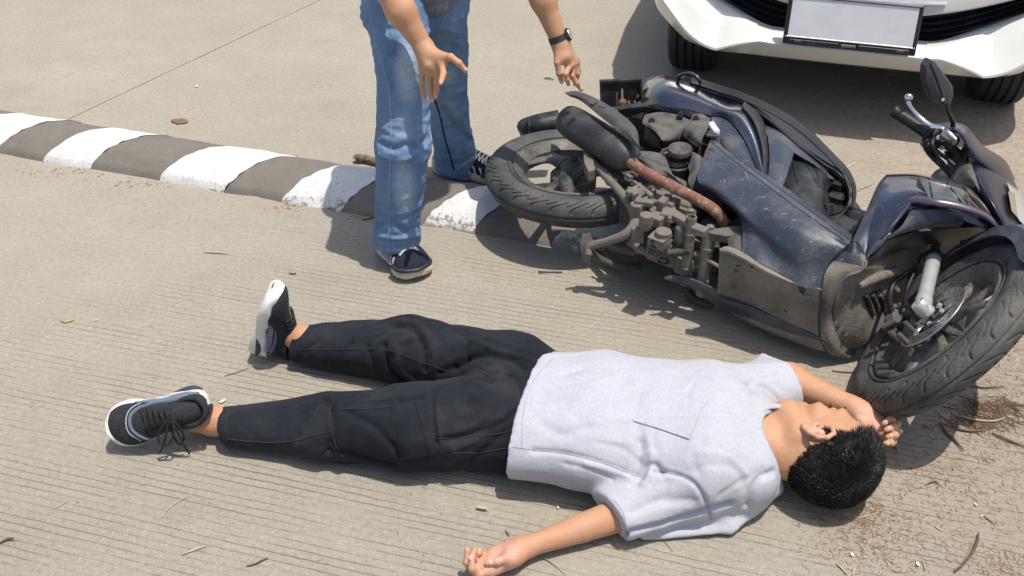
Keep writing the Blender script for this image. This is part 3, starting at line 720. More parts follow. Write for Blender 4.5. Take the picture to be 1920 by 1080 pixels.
pants = cloth('cargo_trousers', tr, .0042, MAT['cargo'], man, k=.028, fl=FL, nz=[(.0060, (.12, .040, .07), 3), (.0034, (.045, .02, .03), 5)], px=[
    ([(612, 745), (622, 790), (616, 850)], -.016, .011), ([(628, 745), (640, 790), (640, 855)], .006, .010), ([(598, 752), (575, 790), (560, 820)], -.006, .012), ([(645, 770), (700, 800), (750, 850)], -.007, .013), ([(655, 760), (720, 756), (790, 748)], -.005, .007),
    ([(815, 716), (812, 770), (818, 830)], -.007, .007), ([(822, 714), (819, 770), (826, 828)], .006, .006), ([(830, 824), (880, 818), (960, 780), (1000, 720)], -.010, .012), ([(850, 840), (900, 815), (985, 750)], .007, .012), ([(930, 700), (905, 730), (880, 760)], -.006, .012), ([(900, 700), (930, 716), (960, 700)], -.007, .010),
    ([(945, 688), (975, 720), (985, 745)], -.006, .009), ([(960, 800), (900, 850), (860, 866)], -.007, .012), ([(640, 845), (700, 862), (740, 870)], -.008, .010),
    ([(738, 612), (770, 615), (790, 650), (797, 690)], -.009, .011), ([(752, 604), (785, 610), (812, 650), (818, 700)], .007, .012), ([(720, 650), (730, 690), (760, 715)], -.011, .012), ([(690, 650), (700, 680), (715, 700)], -.006, .009), ([(745, 655), (752, 690), (780, 712)], .006, .008), ([(660, 645), (662, 690)], -.004, .008),
    ([(870, 620), (875, 660), (865, 705)], -.008, .008), ([(880, 625), (940, 650), (1000, 668)], -.006, .008), ([(885, 640), (940, 662), (990, 672)], .005, .008), ([(855, 690), (890, 668), (950, 672), (985, 690)], -.011, .012), ([(600, 640), (570, 660), (560, 680)], -.004, .010), ([(820, 700), (850, 690)], -.006, .010)])
sf = Surf(pants)
def q4(a, b, c, d): return [a, b, c, d]
sf.patch('cargo_pocket', q4((736, 760), (786, 755), (812, 850), (752, 862)), MAT['cargo'], pants, .0045)
sf.patch('pocket_flap', q4((779, 756), (789, 755), (817, 848), (806, 852)), MAT['cargo'], pants, .0065, 4, 10)
for nm, pts in (('hem_stitch', [(428, 769), (424, 800), (425, 832)]), ('leg_seam', [(425, 823), (500, 829), (560, 825), (600, 812), (617, 810)]), ('knee_seam', [(620, 757), (618, 790), (630, 835), (645, 860)]), ('knee_seam', [(622, 767), (700, 766), (780, 758)]), ('thigh_seam', [(817, 822), (860, 820), (940, 812), (985, 795)]),
                ('pocket_seam', [(735, 765), (742, 820), (756, 862)]), ('fly_seam', [(900, 690), (940, 700), (985, 706)]), ('inner_seam', [(555, 655), (650, 655), (720, 655), (780, 675), (850, 700)]), ('hem_stitch', [(580, 612), (560, 640), (549, 678)]), ('outer_seam', [(790, 598), (830, 606), (870, 625), (930, 650), (990, 664)]), ('waist_seam', [(850, 848), (900, 848), (950, 840)])):
    sf.seam(nm, pts, .0011, MAT['cargoseam'], pants, .0008)
# flap of loose cloth at the hip, and at the pocket's lower corner
panel('side_tab', [[(940, 845, .035), (950, 850, .03), (957, 858, .025)], [(938, 862, .022), (949, 870, .018), (963, 874, .012)], [(945, 876, .012), (954, 888, .006), (965, 884, .006)]], MAT['cargo'], pants, .003, 3, 3)
panel('pocket_corner', [[(748, 848, .03), (775, 856, .03), (806, 852, .03)], [(755, 862, .015), (775, 872, .010), (795, 866, .015)], [(760, 870, .006), (770, 876, .004), (780, 872, .006)]], MAT['cargo'], pants, .003, 3, 3)
# --- t-shirt
ax = nrm(W(1400, 830, .1) - W(985, 790, .1)); hemn = nrm(np.array([-ax[0], -ax[1], 0]))
h0, h1 = W(1044, 662, .06), W(972, 868, .02); hd = nrm(h1 - h0); hn = nrm(np.cross(hd, (0, 0, 1))); hn = hn if hn @ ax < 0 else -hn
hem = [(h0 + 0 * hn, hn)]
def sl(a, b, ra, rb, ha, hb, side, hemline):
    A, B, C_ = tow(hemline[0]), tow(hemline[1]), tow(a); d = nrm(B - A); q = nrm(tow(b) - C_); n = nrm(q - d * (q @ d))
    return cone(a, b, ra, rb, side, ha, hb, cut=[(A, n)])
s_near = sl((1345, 878, .082), (1130, 978, .050), .088, .056, .075, .047, (0, 1, 0), ((1141, 940, .09), (1163, 1000, .02), (0, .5, 1)))
s_far = sl((1385, 752, .10), (1500, 718, .095), .080, .066, .070, .064, (0, 1, .1), ((1436, 679, .10), (1500, 752, .10), (0, .3, 1)))
sh = [cone((940, 768, .100), (1120, 780, .105), .188, .186, G0, .098, .104, cut=hem), cone((1120, 780, .105), (1330, 808, .112), .186, .198, G0, .104, .110), cone((1330, 812, .112), (1395, 826, .100), .205, .150, G0, .108, .088),
      cone((1390, 760, .095), (1385, 890, .085), .075, .080), s_near, s_far, dict(s_far, a=W(1400, 735, .10), b=W(1455, 680, .095), ra=.055, rb=.040, ha=.04, hb=.03), cone((1200, 992, .010), (1350, 968, .014), .030, .050, G0, .010, .014, k=.012), cone((1350, 968, .02), (1430, 900, .03), .05, .05, G0, .018, .03, k=.02),
      cone((980, 782, .045), (1350, 845, .05), .150, .185, G0, .042, .045, k=.03, cut=hem)]
nk = cone((1408, 834, .112), (1520, 838, .125), .072, .072, (0, 1, 0), .062, .066, k=.012); nk['sub'] = True; sh.append(nk)
for hp, n_ in (((1155, 972, .058), s_near), ((1478, 710, .105), s_far)): pass
tee = cloth('t_shirt', sh, .0042, MAT['tee'], man, k=.030, fl=FL, nz=[(.0035, (.20, .06, .1), 13), (.0018, (.06, .022, .04), 15)], px=[
    ([(1202, 898), (1212, 880), (1226, 872), (1240, 885)], -.010, .010), ([(1190, 905), (1196, 870), (1200, 830)], -.008, .014), ([(1205, 905), (1218, 885), (1222, 850)], .006, .010), ([(1225, 884), (1262, 888), (1300, 905), (1325, 945), (1334, 975)], -.006, .006),
    ([(1000, 845), (1060, 850), (1130, 868), (1195, 893)], -.0045, .007), ([(1060, 700), (1110, 690), (1170, 715)], -.006, .016), ([(1040, 740), (1090, 730), (1150, 700)], .005, .016), ([(1020, 800), (1060, 815), (1100, 800)], -.004, .015), ([(1080, 780), (1130, 750), (1200, 740)], -.005, .016),
    ([(1290, 885), (1340, 872), (1380, 880), (1395, 915)], -.0025, .012), ([(1310, 850), (1360, 855), (1400, 890)], .0025, .010), ([(1170, 1000), (1230, 985), (1300, 965), (1370, 945)], -.012, .009), ([(1400, 950), (1420, 900), (1450, 885)], -.008, .010), ([(1400, 722), (1440, 728), (1462, 752)], -.009, .009), ([(1395, 735), (1440, 745), (1465, 770)], .006, .009),
    ([(1330, 770), (1360, 765), (1400, 790)], -.004, .010), ([(1270, 700), (1330, 715), (1385, 735)], -.005, .014), ([(1100, 870), (1150, 880), (1190, 900)], .004, .012), ([(1200, 760), (1196, 800), (1205, 840)], -.004, .014), ([(1320, 830), (1300, 860), (1310, 890)], -.002, .012), ([(1180, 960), (1230, 940), (1300, 940)], -.004, .014), ([(1070, 720), (1120, 712), (1160, 690)], -.003, .006), ([(1010, 760), (1060, 752), (1110, 730)], -.003, .006), ([(1120, 830), (1170, 842), (1200, 870)], -.002, .008), ([(1230, 850), (1225, 820), (1235, 780)], -.002, .009), ([(1060, 870), (1110, 880), (1150, 900)], -.003, .006), ([(1250, 905), (1240, 935), (1190, 960)], -.0025, .009), ([(1350, 930), (1385, 905), (1430, 880)], -.0025, .009), ([(1300, 720), (1280, 745), (1230, 760)], -.003, .007), ([(1405, 720), (1425, 705), (1450, 700)], -.004, .006), ([(1355, 790), (1345, 830), (1370, 870)], -.0015, .010)])
st = Surf(tee)
st.patch('chest_pocket', q4((1187, 790), (1212, 722), (1328, 752), (1293, 823)), MAT['tee'], tee, .0025, 12, 10)
st.seam('pocket_edge', [(1187, 790), (1215, 797), (1255, 811), (1293, 824)], .0008, MAT['teeseam'], tee, .0025)
st.seam('pocket_edge', [(1293, 824), (1306, 793), (1315, 770), (1327, 756)], .0008, MAT['teeseam'], tee, .0025)
for nm, pts in (('armhole_seam', [(1225, 884), (1262, 888), (1300, 905), (1325, 945), (1334, 975)]), ('side_seam', [(962, 838), (1000, 843), (1060, 850), (1130, 868), (1195, 893)]), ('hem_seam', [(1036, 674), (1002, 712), (982, 770), (978, 840)]),
                ('sleeve_hem_seam', [(1152, 938), (1168, 960), (1176, 998)])): st.seam(nm, pts, .0009, MAT['teeseam'], tee, .0004)
# collar ribbing round the neck hole
cr = [(1466, 762, .175), (1440, 762, .180), (1425, 772, .182), (1417, 790, .178), (1417, 815, .168), (1426, 845, .145), (1440, 872, .105), (1452, 890, .07)]
tube('collar', cr, [.006, .008, .009, .009, .009, .009, .009, .008], MAT['tee'], tee, seg=8, n=5, flat=.7)
# --- body: torso, neck, head, arms, shins in skin
Zc = nrm((.925, -.36, .05)); Y0 = np.array((.28, .88, .30)); Yf = nrm(Y0 - Zc * np.dot(Zc, Y0)); Xl = np.cross(Zc, Yf); Xl = Xl if Xl[2] > 0 else -Xl
hc = W(1538, 843, .106)
hp_, HL = head_prims(hc, Xl, Yf, Zc, 1.05)
neck = [cone((1400, 832, .095), HL(0, -.025, -.06), .068, .059, k=.03), cone((1380, 830, .09), (1360, 825, .09), .08, .1, k=.04)]
head_o = add_obj('head_part', hp_ + neck + ear_prims(HL, 1.1, 1), .0021, MAT['skin'], man, k=.018, it=2)
farm = [cone((1385, 752, .09), (1478, 714, .085), .048, .042, k=.02), cone((1478, 714, .085), (1598, 764, .092), .040, .0255, k=.02)]
# far hand: palm up, fingers curled back over it
fh = hand_prims(None, [((tow((1596, 764, 0.090)), .026), (tow((1622, 778, 0.088)), .026)), ((tow((1612, 768, 0.090)), .020), (tow((1655, 782, 0.086)), .017)), ((tow((1612, 782, 0.085)), .020), (tow((1650, 806, 0.080)), .018)), ((tow((1618, 776, 0.080)), .022), (tow((1652, 795, 0.078)), .018))],
    [([tow((1652, 776, 0.088)), tow((1675, 779, 0.092)), tow((1672, 784, 0.110)), tow((1658, 794, 0.110))], .0100), ([tow((1656, 788, 0.085)), tow((1681, 795, 0.090)), tow((1677, 800, 0.108)), tow((1662, 806, 0.106))], .0102),
     ([tow((1655, 800, 0.082)), tow((1682, 811, 0.086)), tow((1678, 816, 0.102)), tow((1665, 819, 0.100))], .0098), ([tow((1650, 812, 0.078)), tow((1674, 829, 0.078)), tow((1671, 831, 0.092)), tow((1660, 831, 0.092))], .0088)],
    ([tow((1612, 788, 0.090)), tow((1628, 806, 0.096)), tow((1640, 822, 0.096)), tow((1650, 838, 0.092))], .0112))
fh_o = add_obj('arm_part', farm + fh, .0019, MAT['skin'], man, k=.008, it=2, fl=FL)
narm = [cone((1345, 885, .07), (1178, 960, .046), .048, .0365, k=.006), cone((1178, 960, .046), (1090, 990, .040), .0365, .0300, k=.004), cone((1090, 990, .040), (988, 1025, .034), .0300, .0210, k=.004)]
nh = hand_prims(None, [((tow((988, 1026, .034)), .0215), (tow((958, 1040, .034)), .021)), ((tow((970, 1022, .034)), .018), (tow((925, 1038, .034)), .015)), ((tow((972, 1032, .036)), .020), (tow((920, 1052, .030)), .015)), ((tow((965, 1046, .034)), .018), (tow((916, 1070, .026)), .015)), ((tow((976, 1030, .038)), .019), (tow((955, 1048, .045)), .017))],
    [([tow((917, 1068, .030)), tow((896, 1079, .028)), tow((885, 1066, .050)), tow((884, 1049, .064))], .0090), ([tow((915, 1060, .028)), tow((886, 1068, .026)), tow((875, 1054, .052)), tow((876, 1031, .074))], .0092),
     ([tow((920, 1050, .030)), tow((893, 1052, .030)), tow((884, 1046, .054)), tow((890, 1031, .062))], .0088), ([tow((925, 1038, .032)), tow((906, 1041, .032)), tow((897, 1037, .048)), tow((899, 1030, .052))], .0078)],
    ([tow((962, 1046, .044)), tow((950, 1047, .052)), tow((932, 1053, .050)), tow((914, 1056, .048))], .0100))
nh_o = add_obj('arm_part', narm + nh, .0017, MAT['skin'], man, k=.009, it=2, fl=FL)
bp = [cone((1020, 745, .085), (1330, 760, .09), .07, .09, k=.05), cone((1015, 815, .085), (1330, 850, .09), .07, .09, k=.05), cone((1340, 765, .09), (1345, 880, .08), .06, .06, k=.04), cone((1380, 830, .09), (1402, 832, .095), .07, .063, k=.03),
      cone((1010, 780, .085), (930, 790, .08), .070, .058, k=.03), cone((930, 790, .085), (620, 798, .065), .075, .050, k=.03), cone((620, 798, .062), (400, 790, .046), .048, .031, k=.02), cone((405, 790, .046), (366, 784, .046), .031, .034, k=.02),
      cone((960, 715, .08), (765, 652, .080), .055, .046, k=.03), cone((765, 652, .085), (568, 636, .072), .05, .031, k=.02), cone((568, 634, .072), (532, 624, .068), .031, .036, k=.02)]
bo = add_obj('trunk_part', bp, .0045, MAT['skin'], man, k=.03, it=3, fl=FL)
body = join_into('body', [head_o, fh_o, nh_o, bo], man)
flush(body, [((955, 1036, .06), .035, 1), ((930, 1050, .05), .030, 1), ((905, 1062, .04), .022, .8), ((884, 1046, .07), .016, .9), ((877, 1030, .08), .014, .9), ((915, 1056, .05), .014, .8), ((1625, 775, .11), .030, 1), ((1650, 795, .10), .028, 1), ((1672, 800, .09), .026, .9), (HL(.085, -.01, -.005), .028, .75), (HL(0, .10, -.02), .016, .5), (HL(0, .09, -.057), .014, .6), ((1100, 985, .07), .03, .15)])
for sg in (-1, 1):      # closed lids with lashes, and brows
    eb = MB()
    for q in range(9):
        a = (q - 4) / 4; V1, F1 = tube_geo([HL(sg * (.031 + .012 * a), .0875 - .004 * a * a, .006), HL(sg * (.032 + .014 * a), .095 - .004 * a * a, .0035)], [.0008, .0003], 4, 1); eb.add(V1, F1)
    eb.build('eyelashes', MAT['hair'], body, smooth=False)['kind'] = 'stuff'; eb = MB(); V1, F1 = tube_geo([HL(sg * .014, .093, .030), HL(sg * .030, .093, .034), HL(sg * .048, .080, .030)], [.002, .0032, .0015], 6, 4, flat=.6); eb.add(V1, F1); eb.build('eyebrow', MAT['hair'], body)
sb = Surf(body)
for px, py in ((1661, 792), (1666, 804), (1670, 817), (1664, 831), (919, 1054), (883, 1047)):
    h = sb.hit(px, py, 0)
    if h is not None:
        n = nrm(CAMP - h); a, b, n = frame_of(n, (1, 0, 0)); V1, F1 = rev_geo(h - n * .0012, n, [(.0001, .0028), (.0030, .0026), (.0050, .0012), (.0052, 0)], 12); V1 = h + (V1 - h) @ (np.outer(a, a) * 1.15 + np.outer(b, b) * .85 + np.outer(n, n)).T; mesh('nail', V1, F1, MAT['nail'], body, sharp=60)
hair_obj('hair', hc, Xl, Yf, Zc, body, 38000, 1.075, .007, .022, whorl=(.42, -.62, .66))
# --- shoes
SM = dict(upper=cloth_mat('black_knit_upper', (.018, .019, .022), (.045, .047, .052), 260, weave=700, bd=.0018), upper2=M('black_shoe_lining', (.016, .016, .018), .8, 0, .2, 60, .001, 300), sole=M('white_foam_sole', (.72, .70, .64), .55, 0, .08, 25, .0006, 150, dust=.3, dcol=(.40, .35, .27), ds=30),
          dark=M('dark_sole_window', (.05, .055, .075), .4), stripe=M('pale_knit_stripe', (.40, .41, .43), .85), blue=M('slate_blue_knit', (.13, .16, .21), .85), lace=M('black_lace', (.014, .014, .016), .8))
def left_laces(T, lb, top, kind):
    if kind == 0:
        for P in ([(.36, .0, .010), (.35, .028, .006), (.42, .060, -.012), (.52, .058, -.020), (.50, .030, -.004), (.40, .008, .012)], [(.36, .0, .010), (.30, .025, .004), (.28, .055, -.018), (.34, .070, -.030), (.38, .040, -.014), (.37, .01, .010)],
                  [(.36, 0, .012), (.33, .030, .004), (.30, .070, -.022), (.27, .098, -.045)], [(.37, 0, .012), (.43, .035, .0), (.50, .066, -.022), (.55, .080, -.034)]):
            V1, F1 = tube_geo([T(x, y, top(.40) + z) for x, y, z in P], .0026, 6, 5); lb.add(V1, F1)
    else:
        for P in ([(.40, 0, .012), (.46, .02, .030), (.50, .03, .050), (.44, .02, .050), (.38, .008, .018)], [(.40, 0, .012), (.36, -.02, .030), (.33, -.03, .05), (.30, -.02, .03), (.37, 0, .012)]):
            V1, F1 = tube_geo([T(x, y, top(.40) + z) for x, y, z in P], .0024, 6, 5); lb.add(V1, F1)
# near foot: fallen outwards, toes to the left, sole facing away
hN = W(392, 757, .062); fN = nrm(W(206, 796, .055) - hN)
uo, T_, lb, tp_ = shoe('shoe', hN, fN, (0, -.83, .50), .225, SM, man, 0, .049, .088); su_ = Surf(uo); su_.seam('toe_stripe', [(352, 742), (318, 752), (284, 757), (256, 768), (244, 784), (248, 806), (268, 820), (292, 823)], .0042, SM['blue'], uo, .0005); su_.seam('toe_stripe', [(350, 738), (316, 747), (280, 752), (250, 763), (237, 783), (241, 810), (264, 826)], .0014, SM['stripe'], uo, .001); left_laces(T_, lb, tp_, 0); lb.build('lace', SM['lace'], uo)
# far foot: heel down, toes up
hF = W(469, 645, .036); fF = nrm(W(502, 530, .245) - hF)
uo, T_, lb, tp_ = shoe('shoe', hF, fF, nrm(W(540, 640, .05) - hF), .222, SM, man, 0, .048, .090); left_laces(T_, lb, tp_, 1); lb.build('lace', SM['lace'], uo)
# ================================================================== PERSON STANDING OVER THE BUMP
sm = thing('person', 'person standing and bending in blue jeans, with a black wristwatch and reaching hands', 'person', (-.25, 2.9, 0))
def jeans_mat():
    m, t, b = newmat('washed_blue_denim'); co = obj_co(t)
    n = noise(t, co, 10, 5, .6, 0, (1, 1, .35)); f = noise(t, co, 420, 3, .7, 0, (1, 1, .22)); f2 = noise(t, co, 120, 4, .7, 0, (1, 1, .3))
    c = mix(t, ramp(t, n, [(.30, 0), (.70, 1)]), (.11, .19, .32), (.22, .33, .46))
    def blob(px, py, Y, r):
        c0 = WY(px, py, Y) - ORIG['person.001']; v = nd(t, 'ShaderNodeVectorMath', operation='SUBTRACT'); t.links.new(co, v.inputs[0]); v.inputs[1].default_value = c0
        s = nd(t, 'ShaderNodeVectorMath', operation='DIVIDE'); t.links.new(v.outputs[0], s.inputs[0]); s.inputs[1].default_value = r
        l = nd(t, 'ShaderNodeVectorMath', operation='LENGTH'); t.links.new(s.outputs[0], l.inputs[0])
        return ramp(t, mth(t, 'ADD', l.outputs['Value'], mth(t, 'MULTIPLY', n, .5)), [(.55, 1), (1.5, 0)])
    w1 = blob(762, 120, 2.62, (.060, .12, .19)); w2 = blob(758, 350, 2.6, (.05, .10, .14)); w3 = blob(840, 150, 2.95, (.05, .12, .07)); w4 = blob(846, 215, 3.0, (.04, .1, .1)); w5 = blob(755, 240, 2.58, (.05, .09, .10))
    f_ = mth(t, 'MAXIMUM', mth(t, 'MAXIMUM', w1, mth(t, 'MULTIPLY', w2, .7)), mth(t, 'MAXIMUM', mth(t, 'MULTIPLY', w3, .7), mth(t, 'MAXIMUM', mth(t, 'MULTIPLY', w4, .4), mth(t, 'MULTIPLY', w5, .5))))
    c = mix(t, mth(t, 'MULTIPLY', f_, .85), c, (.52, .60, .66)); c = mix(t, ramp(t, f, [(.35, .35), (.6, 0)]), c, (.04, .08, .17)); c = mix(t, ramp(t, f2, [(.55, 0), (.75, .35)]), c, (.34, .44, .56))
    t.links.new(c, b.inputs['Base Color']); b.inputs['Roughness'].default_value = .9; b.inputs['Specular IOR Level'].default_value = .2
    bump(t, b, mth(t, 'ADD', f, mth(t, 'MULTIPLY', noise(t, co, 30, 5), 2.5)), .0014); return m
MAT['jeans'] = jeans_mat()
MAT['jstitch'] = M('pale_denim_stitching', (.30, .36, .44), .9, 0, .3, 90); MAT['jseam'] = M('dark_inner_seam', (.018, .03, .07), .9)
MAT['tee2'] = cloth_mat('grey_marl_jersey', (.13, .14, .155), (.20, .21, .225), 30, fleck=(90, (.32, .33, .35), (1, 1, .25), .6), scl=(1, 1, .3))
X1 = (1, 0, 0)
jn_ = [cone(WY(744, 445, 2.66), WY(756, 275, 2.66), .062, .070, X1, .060, .066, cut=[(WY(748, 451, 2.66), (.06, 0, -1))]), cone(WY(744, 500, 2.66), WY(744, 445, 2.66), .062, .062, X1, .060, .060, cut=[(WY(748, 452, 2.66), (.06, 0, -1))]),
       cone(WY(756, 275, 2.66), WY(757, 120, 2.73), .071, .069, X1, .066, .074), cone(WY(757, 120, 2.73), WY(742, 20, 2.84), .070, .088, X1, .076, .092), cone(WY(742, 20, 2.84), np.array([-.31, 2.98, .86]), .088, .095, X1, .092, .10),
       cone(WY(856, 303, 3.20), WY(838, 195, 3.13), .066, .060, X1, .062, .060, cut=[(WY(852, 318, 3.2), (-.34, 0, -1))]), cone(WY(860, 345, 3.2), WY(856, 303, 3.20), .066, .066, X1, .062, .062, cut=[(WY(852, 318, 3.2), (-.34, 0, -1))]),
       cone(WY(838, 195, 3.13), WY(832, 100, 3.03), .060, .070, X1, .060, .074), cone(WY(832, 100, 3.03), WY(815, 10, 2.93), .070, .088, X1, .074, .092), cone(WY(815, 10, 2.93), np.array([-.16, 3.02, .86]), .088, .095, X1, .092, .10),
       cone(np.array([-.30, 2.99, .86]), np.array([-.17, 3.02, .88]), .10, .10), cone(np.array([-.235, 3.01, .88]), np.array([-.235, 3.02, .98]), .15, .14, X1, .11, .10)]
jeans = cloth('jeans', jn_, .0042, MAT['jeans'], sm, k=.020, nz=[(.0062, (.06, .06, .035), 31), (.0034, (.03, .03, .016), 33)], px=[
    ([(715, 268), (740, 280), (765, 270), (790, 285)], -.007, .010), ([(712, 290), (745, 300), (780, 292)], .005, .008), ([(720, 240), (750, 255), (785, 245)], .005, .010), ([(712, 400), (745, 410), (785, 396)], -.006, .010), ([(706, 425), (735, 415), (760, 432), (788, 420)], -.008, .010), ([(705, 440), (740, 446), (785, 440)], .006, .007),
    ([(800, 255), (775, 300), (760, 330)], -.005, .012), ([(725, 60), (742, 100), (770, 140)], -.006, .014), ([(700, 90), (715, 150), (722, 210)], -.004, .012), ([(690, 30), (720, 50), (760, 60)], -.006, .012), ([(795, 90), (830, 80), (862, 95)], -.006, .010), ([(800, 60), (830, 50), (862, 62)], .005, .009), ([(800, 130), (830, 150), (866, 148)], -.007, .009), ([(815, 160), (840, 172), (868, 166)], .007, .008),
    ([(818, 180), (850, 190), (868, 178)], -.006, .009), ([(835, 200), (860, 240), (880, 262)], -.008, .012), ([(850, 200), (870, 235), (890, 270)], .006, .010), ([(812, 240), (825, 280), (838, 310)], -.004, .012), ([(672, 5), (680, 30), (690, 40)], .008, .010)])
js = Surf(jeans)
for nm, pts, r, mt in (('outer_seam', [(690, 0), (700, 50), (715, 110), (727, 160), (732, 200), (733, 250), (731, 320), (729, 380), (730, 420), (727, 455)], .0013, 'jstitch'), ('hem_stitch', [(707, 451), (730, 456), (785, 449)], .0010, 'jstitch'),
                       ('inner_seam', [(816, 188), (826, 220), (833, 255), (845, 295), (851, 318)], .0032, 'jseam'), ('inner_seam_stitch', [(820, 188), (830, 220), (837, 255), (848, 294), (854, 316)], .0009, 'jstitch'), ('hem_stitch', [(818, 315), (850, 322), (888, 294)], .0010, 'jstitch'), ('pocket_edge', [(668, 2), (674, 28), (682, 42)], .0014, 'jstitch')):
    js.seam(nm, pts, r, MAT[mt], jeans, .0006)
t2 = [cone(np.array([-.22, 3.04, .90]), np.array([-.22, 3.03, .98]), .175, .165, X1, .145, .135), cone(np.array([-.22, 3.02, .94]), np.array([-.10, 3.06, 1.08]), .150, .17, X1, .125, .125), cone(np.array([-.14, 3.02, 1.02]), WY(818, -55, 2.86), .12, .075, k=.05), cone(WY(818, -55, 2.86), WY(812, 5, 2.83), .075, .050, X1, .05, .035, k=.04),
      cone(np.array([-.27, 3.02, 1.13]), np.array([-.31, 2.90, 1.03]), .075, .075), cone(np.array([.08, 3.08, 1.03]), np.array([.08, 3.03, .93]), .075, .07)]
tee2 = cloth('t_shirt', t2, .006, MAT['tee2'], sm, k=.05, nz=[(.005, (.06, .06, .1), 41)], px=[([(785, 5), (805, 15), (835, 5)], -.005, .008)])
# body
sh_r, sh_l = np.array([-.26, 3.02, 1.13]), np.array([.08, 3.08, 1.03]); el_r, el_l = WY(708, -55, 2.68), WY(1000, -45, 2.90)
Zs = nrm((.35, -.45, .8)); Ys = nrm(np.array((.3, -.8, -.6)) - Zs * np.dot(Zs, (.3, -.8, -.6))); Xs = np.cross(Zs, Ys) * -1
hs_ = np.array([-.02, 2.93, 1.29]); hp2, HL2 = head_prims(hs_, -Xs, Ys, Zs, 1.0)
b2 = [cone(np.array([-.09, 3.05, 1.10]), hs_ - .06 * Zs, .06, .055, k=.03), cone(np.array([-.20, 3.03, .92]), np.array([-.11, 3.06, 1.06]), .10, .115, k=.03), cone(sh_r, sh_l, .055, .055, k=.04), cone(sh_r, el_r, .048, .040, k=.02), cone(sh_l, el_l, .048, .040, k=.02),
      cone(np.array([-.29, 2.99, .86]), WY(757, 200, 2.70), .06, .045, k=.03), cone(WY(757, 200, 2.70), WY(756, 275, 2.67), .052, .05), cone(WY(756, 275, 2.67), WY(748, 462, 2.67), .046, .033), cone(WY(748, 462, 2.67), WY(752, 490, 2.66), .033, .034),
      cone(np.array([-.17, 3.02, .86]), WY(836, 150, 3.09), .06, .038, k=.03), cone(WY(836, 150, 3.10), WY(856, 310, 3.2), .038, .031), cone(WY(856, 310, 3.2), WY(862, 325, 3.2), .032, .034)]
bo2 = add_obj('trunk_part', hp2 + b2 + ear_prims(HL2, 1, 1) + ear_prims(HL2, 1, -1), .0042, MAT['skin'], sm, k=.02, it=2)
wr = WY(795, 90, 2.62); wl = WY(1051, 82, 2.85)
def Y_(px, py, y): return WY(px, py, y)
fr = [cone(el_r, Y_(752, 20, 2.64), .040, .036, k=.02), cone(Y_(752, 20, 2.64), wr, .036, .024, X1, .034, .0215, k=.02)]
hr = hand_prims(None, [((wr, .023), (Y_(806, 122, 2.585), .019)), ((wr, .018), (Y_(793, 128, 2.60), .0125)), ((wr, .020), (Y_(806, 134, 2.59), .0125)), ((wr, .020), (Y_(819, 132, 2.58), .0128)), ((wr, .020), (Y_(830, 120, 2.57), .0128)), ((Y_(808, 100, 2.60), .017), (Y_(834, 108, 2.575), .0125))],
    [([Y_(829, 122, 2.57), Y_(831, 138, 2.545), Y_(829, 147, 2.525), Y_(826, 156, 2.51)], .0092), ([Y_(819, 133, 2.58), Y_(819, 154, 2.575), Y_(818, 169, 2.575), Y_(816.5, 181, 2.58)], .0094), ([Y_(806, 135, 2.59), Y_(807, 158, 2.59), Y_(808, 175, 2.595), Y_(809, 189, 2.60)], .0089), ([Y_(793, 130, 2.60), Y_(791, 155, 2.60), Y_(793, 173, 2.605), Y_(797, 188, 2.61)], .0080)],
    ([Y_(826, 106, 2.58), Y_(845, 107, 2.56), Y_(860, 118, 2.55), Y_(873, 132, 2.55)], .0104))
hro = add_obj('hand_part', fr + hr, .0017, MAT['skin'], sm, k=.009, it=2)
flm = [cone(el_l, Y_(1019, 0, 2.88), .040, .034, k=.02), cone(Y_(1019, 0, 2.88), wl, .034, .0235, X1, .034, .022, k=.02)]
hl = hand_prims(None, [((wl, .023), (Y_(1058, 106, 2.83), .021)), ((wl, .019), (Y_(1048, 112, 2.82), .014)), ((wl, .020), (Y_(1068, 122, 2.83), .0135)), ((wl, .020), (Y_(1076, 118, 2.85), .013)), ((wl, .018), (Y_(1080, 115, 2.88), .012))],
    [([Y_(1068, 123, 2.83), Y_(1060, 139, 2.80), Y_(1063, 149, 2.80), Y_(1066, 158, 2.805)], .0090), ([Y_(1076, 119, 2.85), Y_(1072, 142, 2.83), Y_(1081, 156, 2.83), Y_(1090, 168, 2.835)], .0094), ([Y_(1080, 117, 2.88), Y_(1082, 138, 2.87), Y_(1081, 150, 2.87), Y_(1078, 158, 2.87)], .0086), ([Y_(1081, 115, 2.90), Y_(1085, 132, 2.90), Y_(1083, 143, 2.90), Y_(1080, 150, 2.90)], .0076)],
    ([Y_(1050, 98, 2.83), Y_(1045, 118, 2.81), Y_(1048, 137, 2.805), Y_(1053, 153, 2.81)], .0100))
hlo = add_obj('hand_part', flm + hl, .0017, MAT['skin'], sm, k=.009, it=2)
body2 = join_into('body', [bo2, hro, hlo], sm)
flush(body2, [(WY(p[0], p[1], p[2]), p[3], p[4]) for p in ((829, 118, 2.57, .014, .5), (819, 131, 2.58, .014, .5), (806, 133, 2.59, .013, .5), (792, 130, 2.60, .012, .5), (797, 188, 2.6, .012, .7), (809, 188, 2.6, .012, .7), (817, 180, 2.58, .012, .7), (826, 156, 2.51, .012, .8), (873, 132, 2.55, .016, .8), (1068, 122, 2.82, .018, .5), (1066, 156, 2.8, .014, .7), (1090, 167, 2.83, .014, .7), (1053, 153, 2.81, .014, .7), (1060, 104, 2.81, .02, .3))])
hair_obj('hair', hs_, Xs, Ys, Zs, body2, 4000, 1.03, .012, .03)
s2 = Surf(body2)
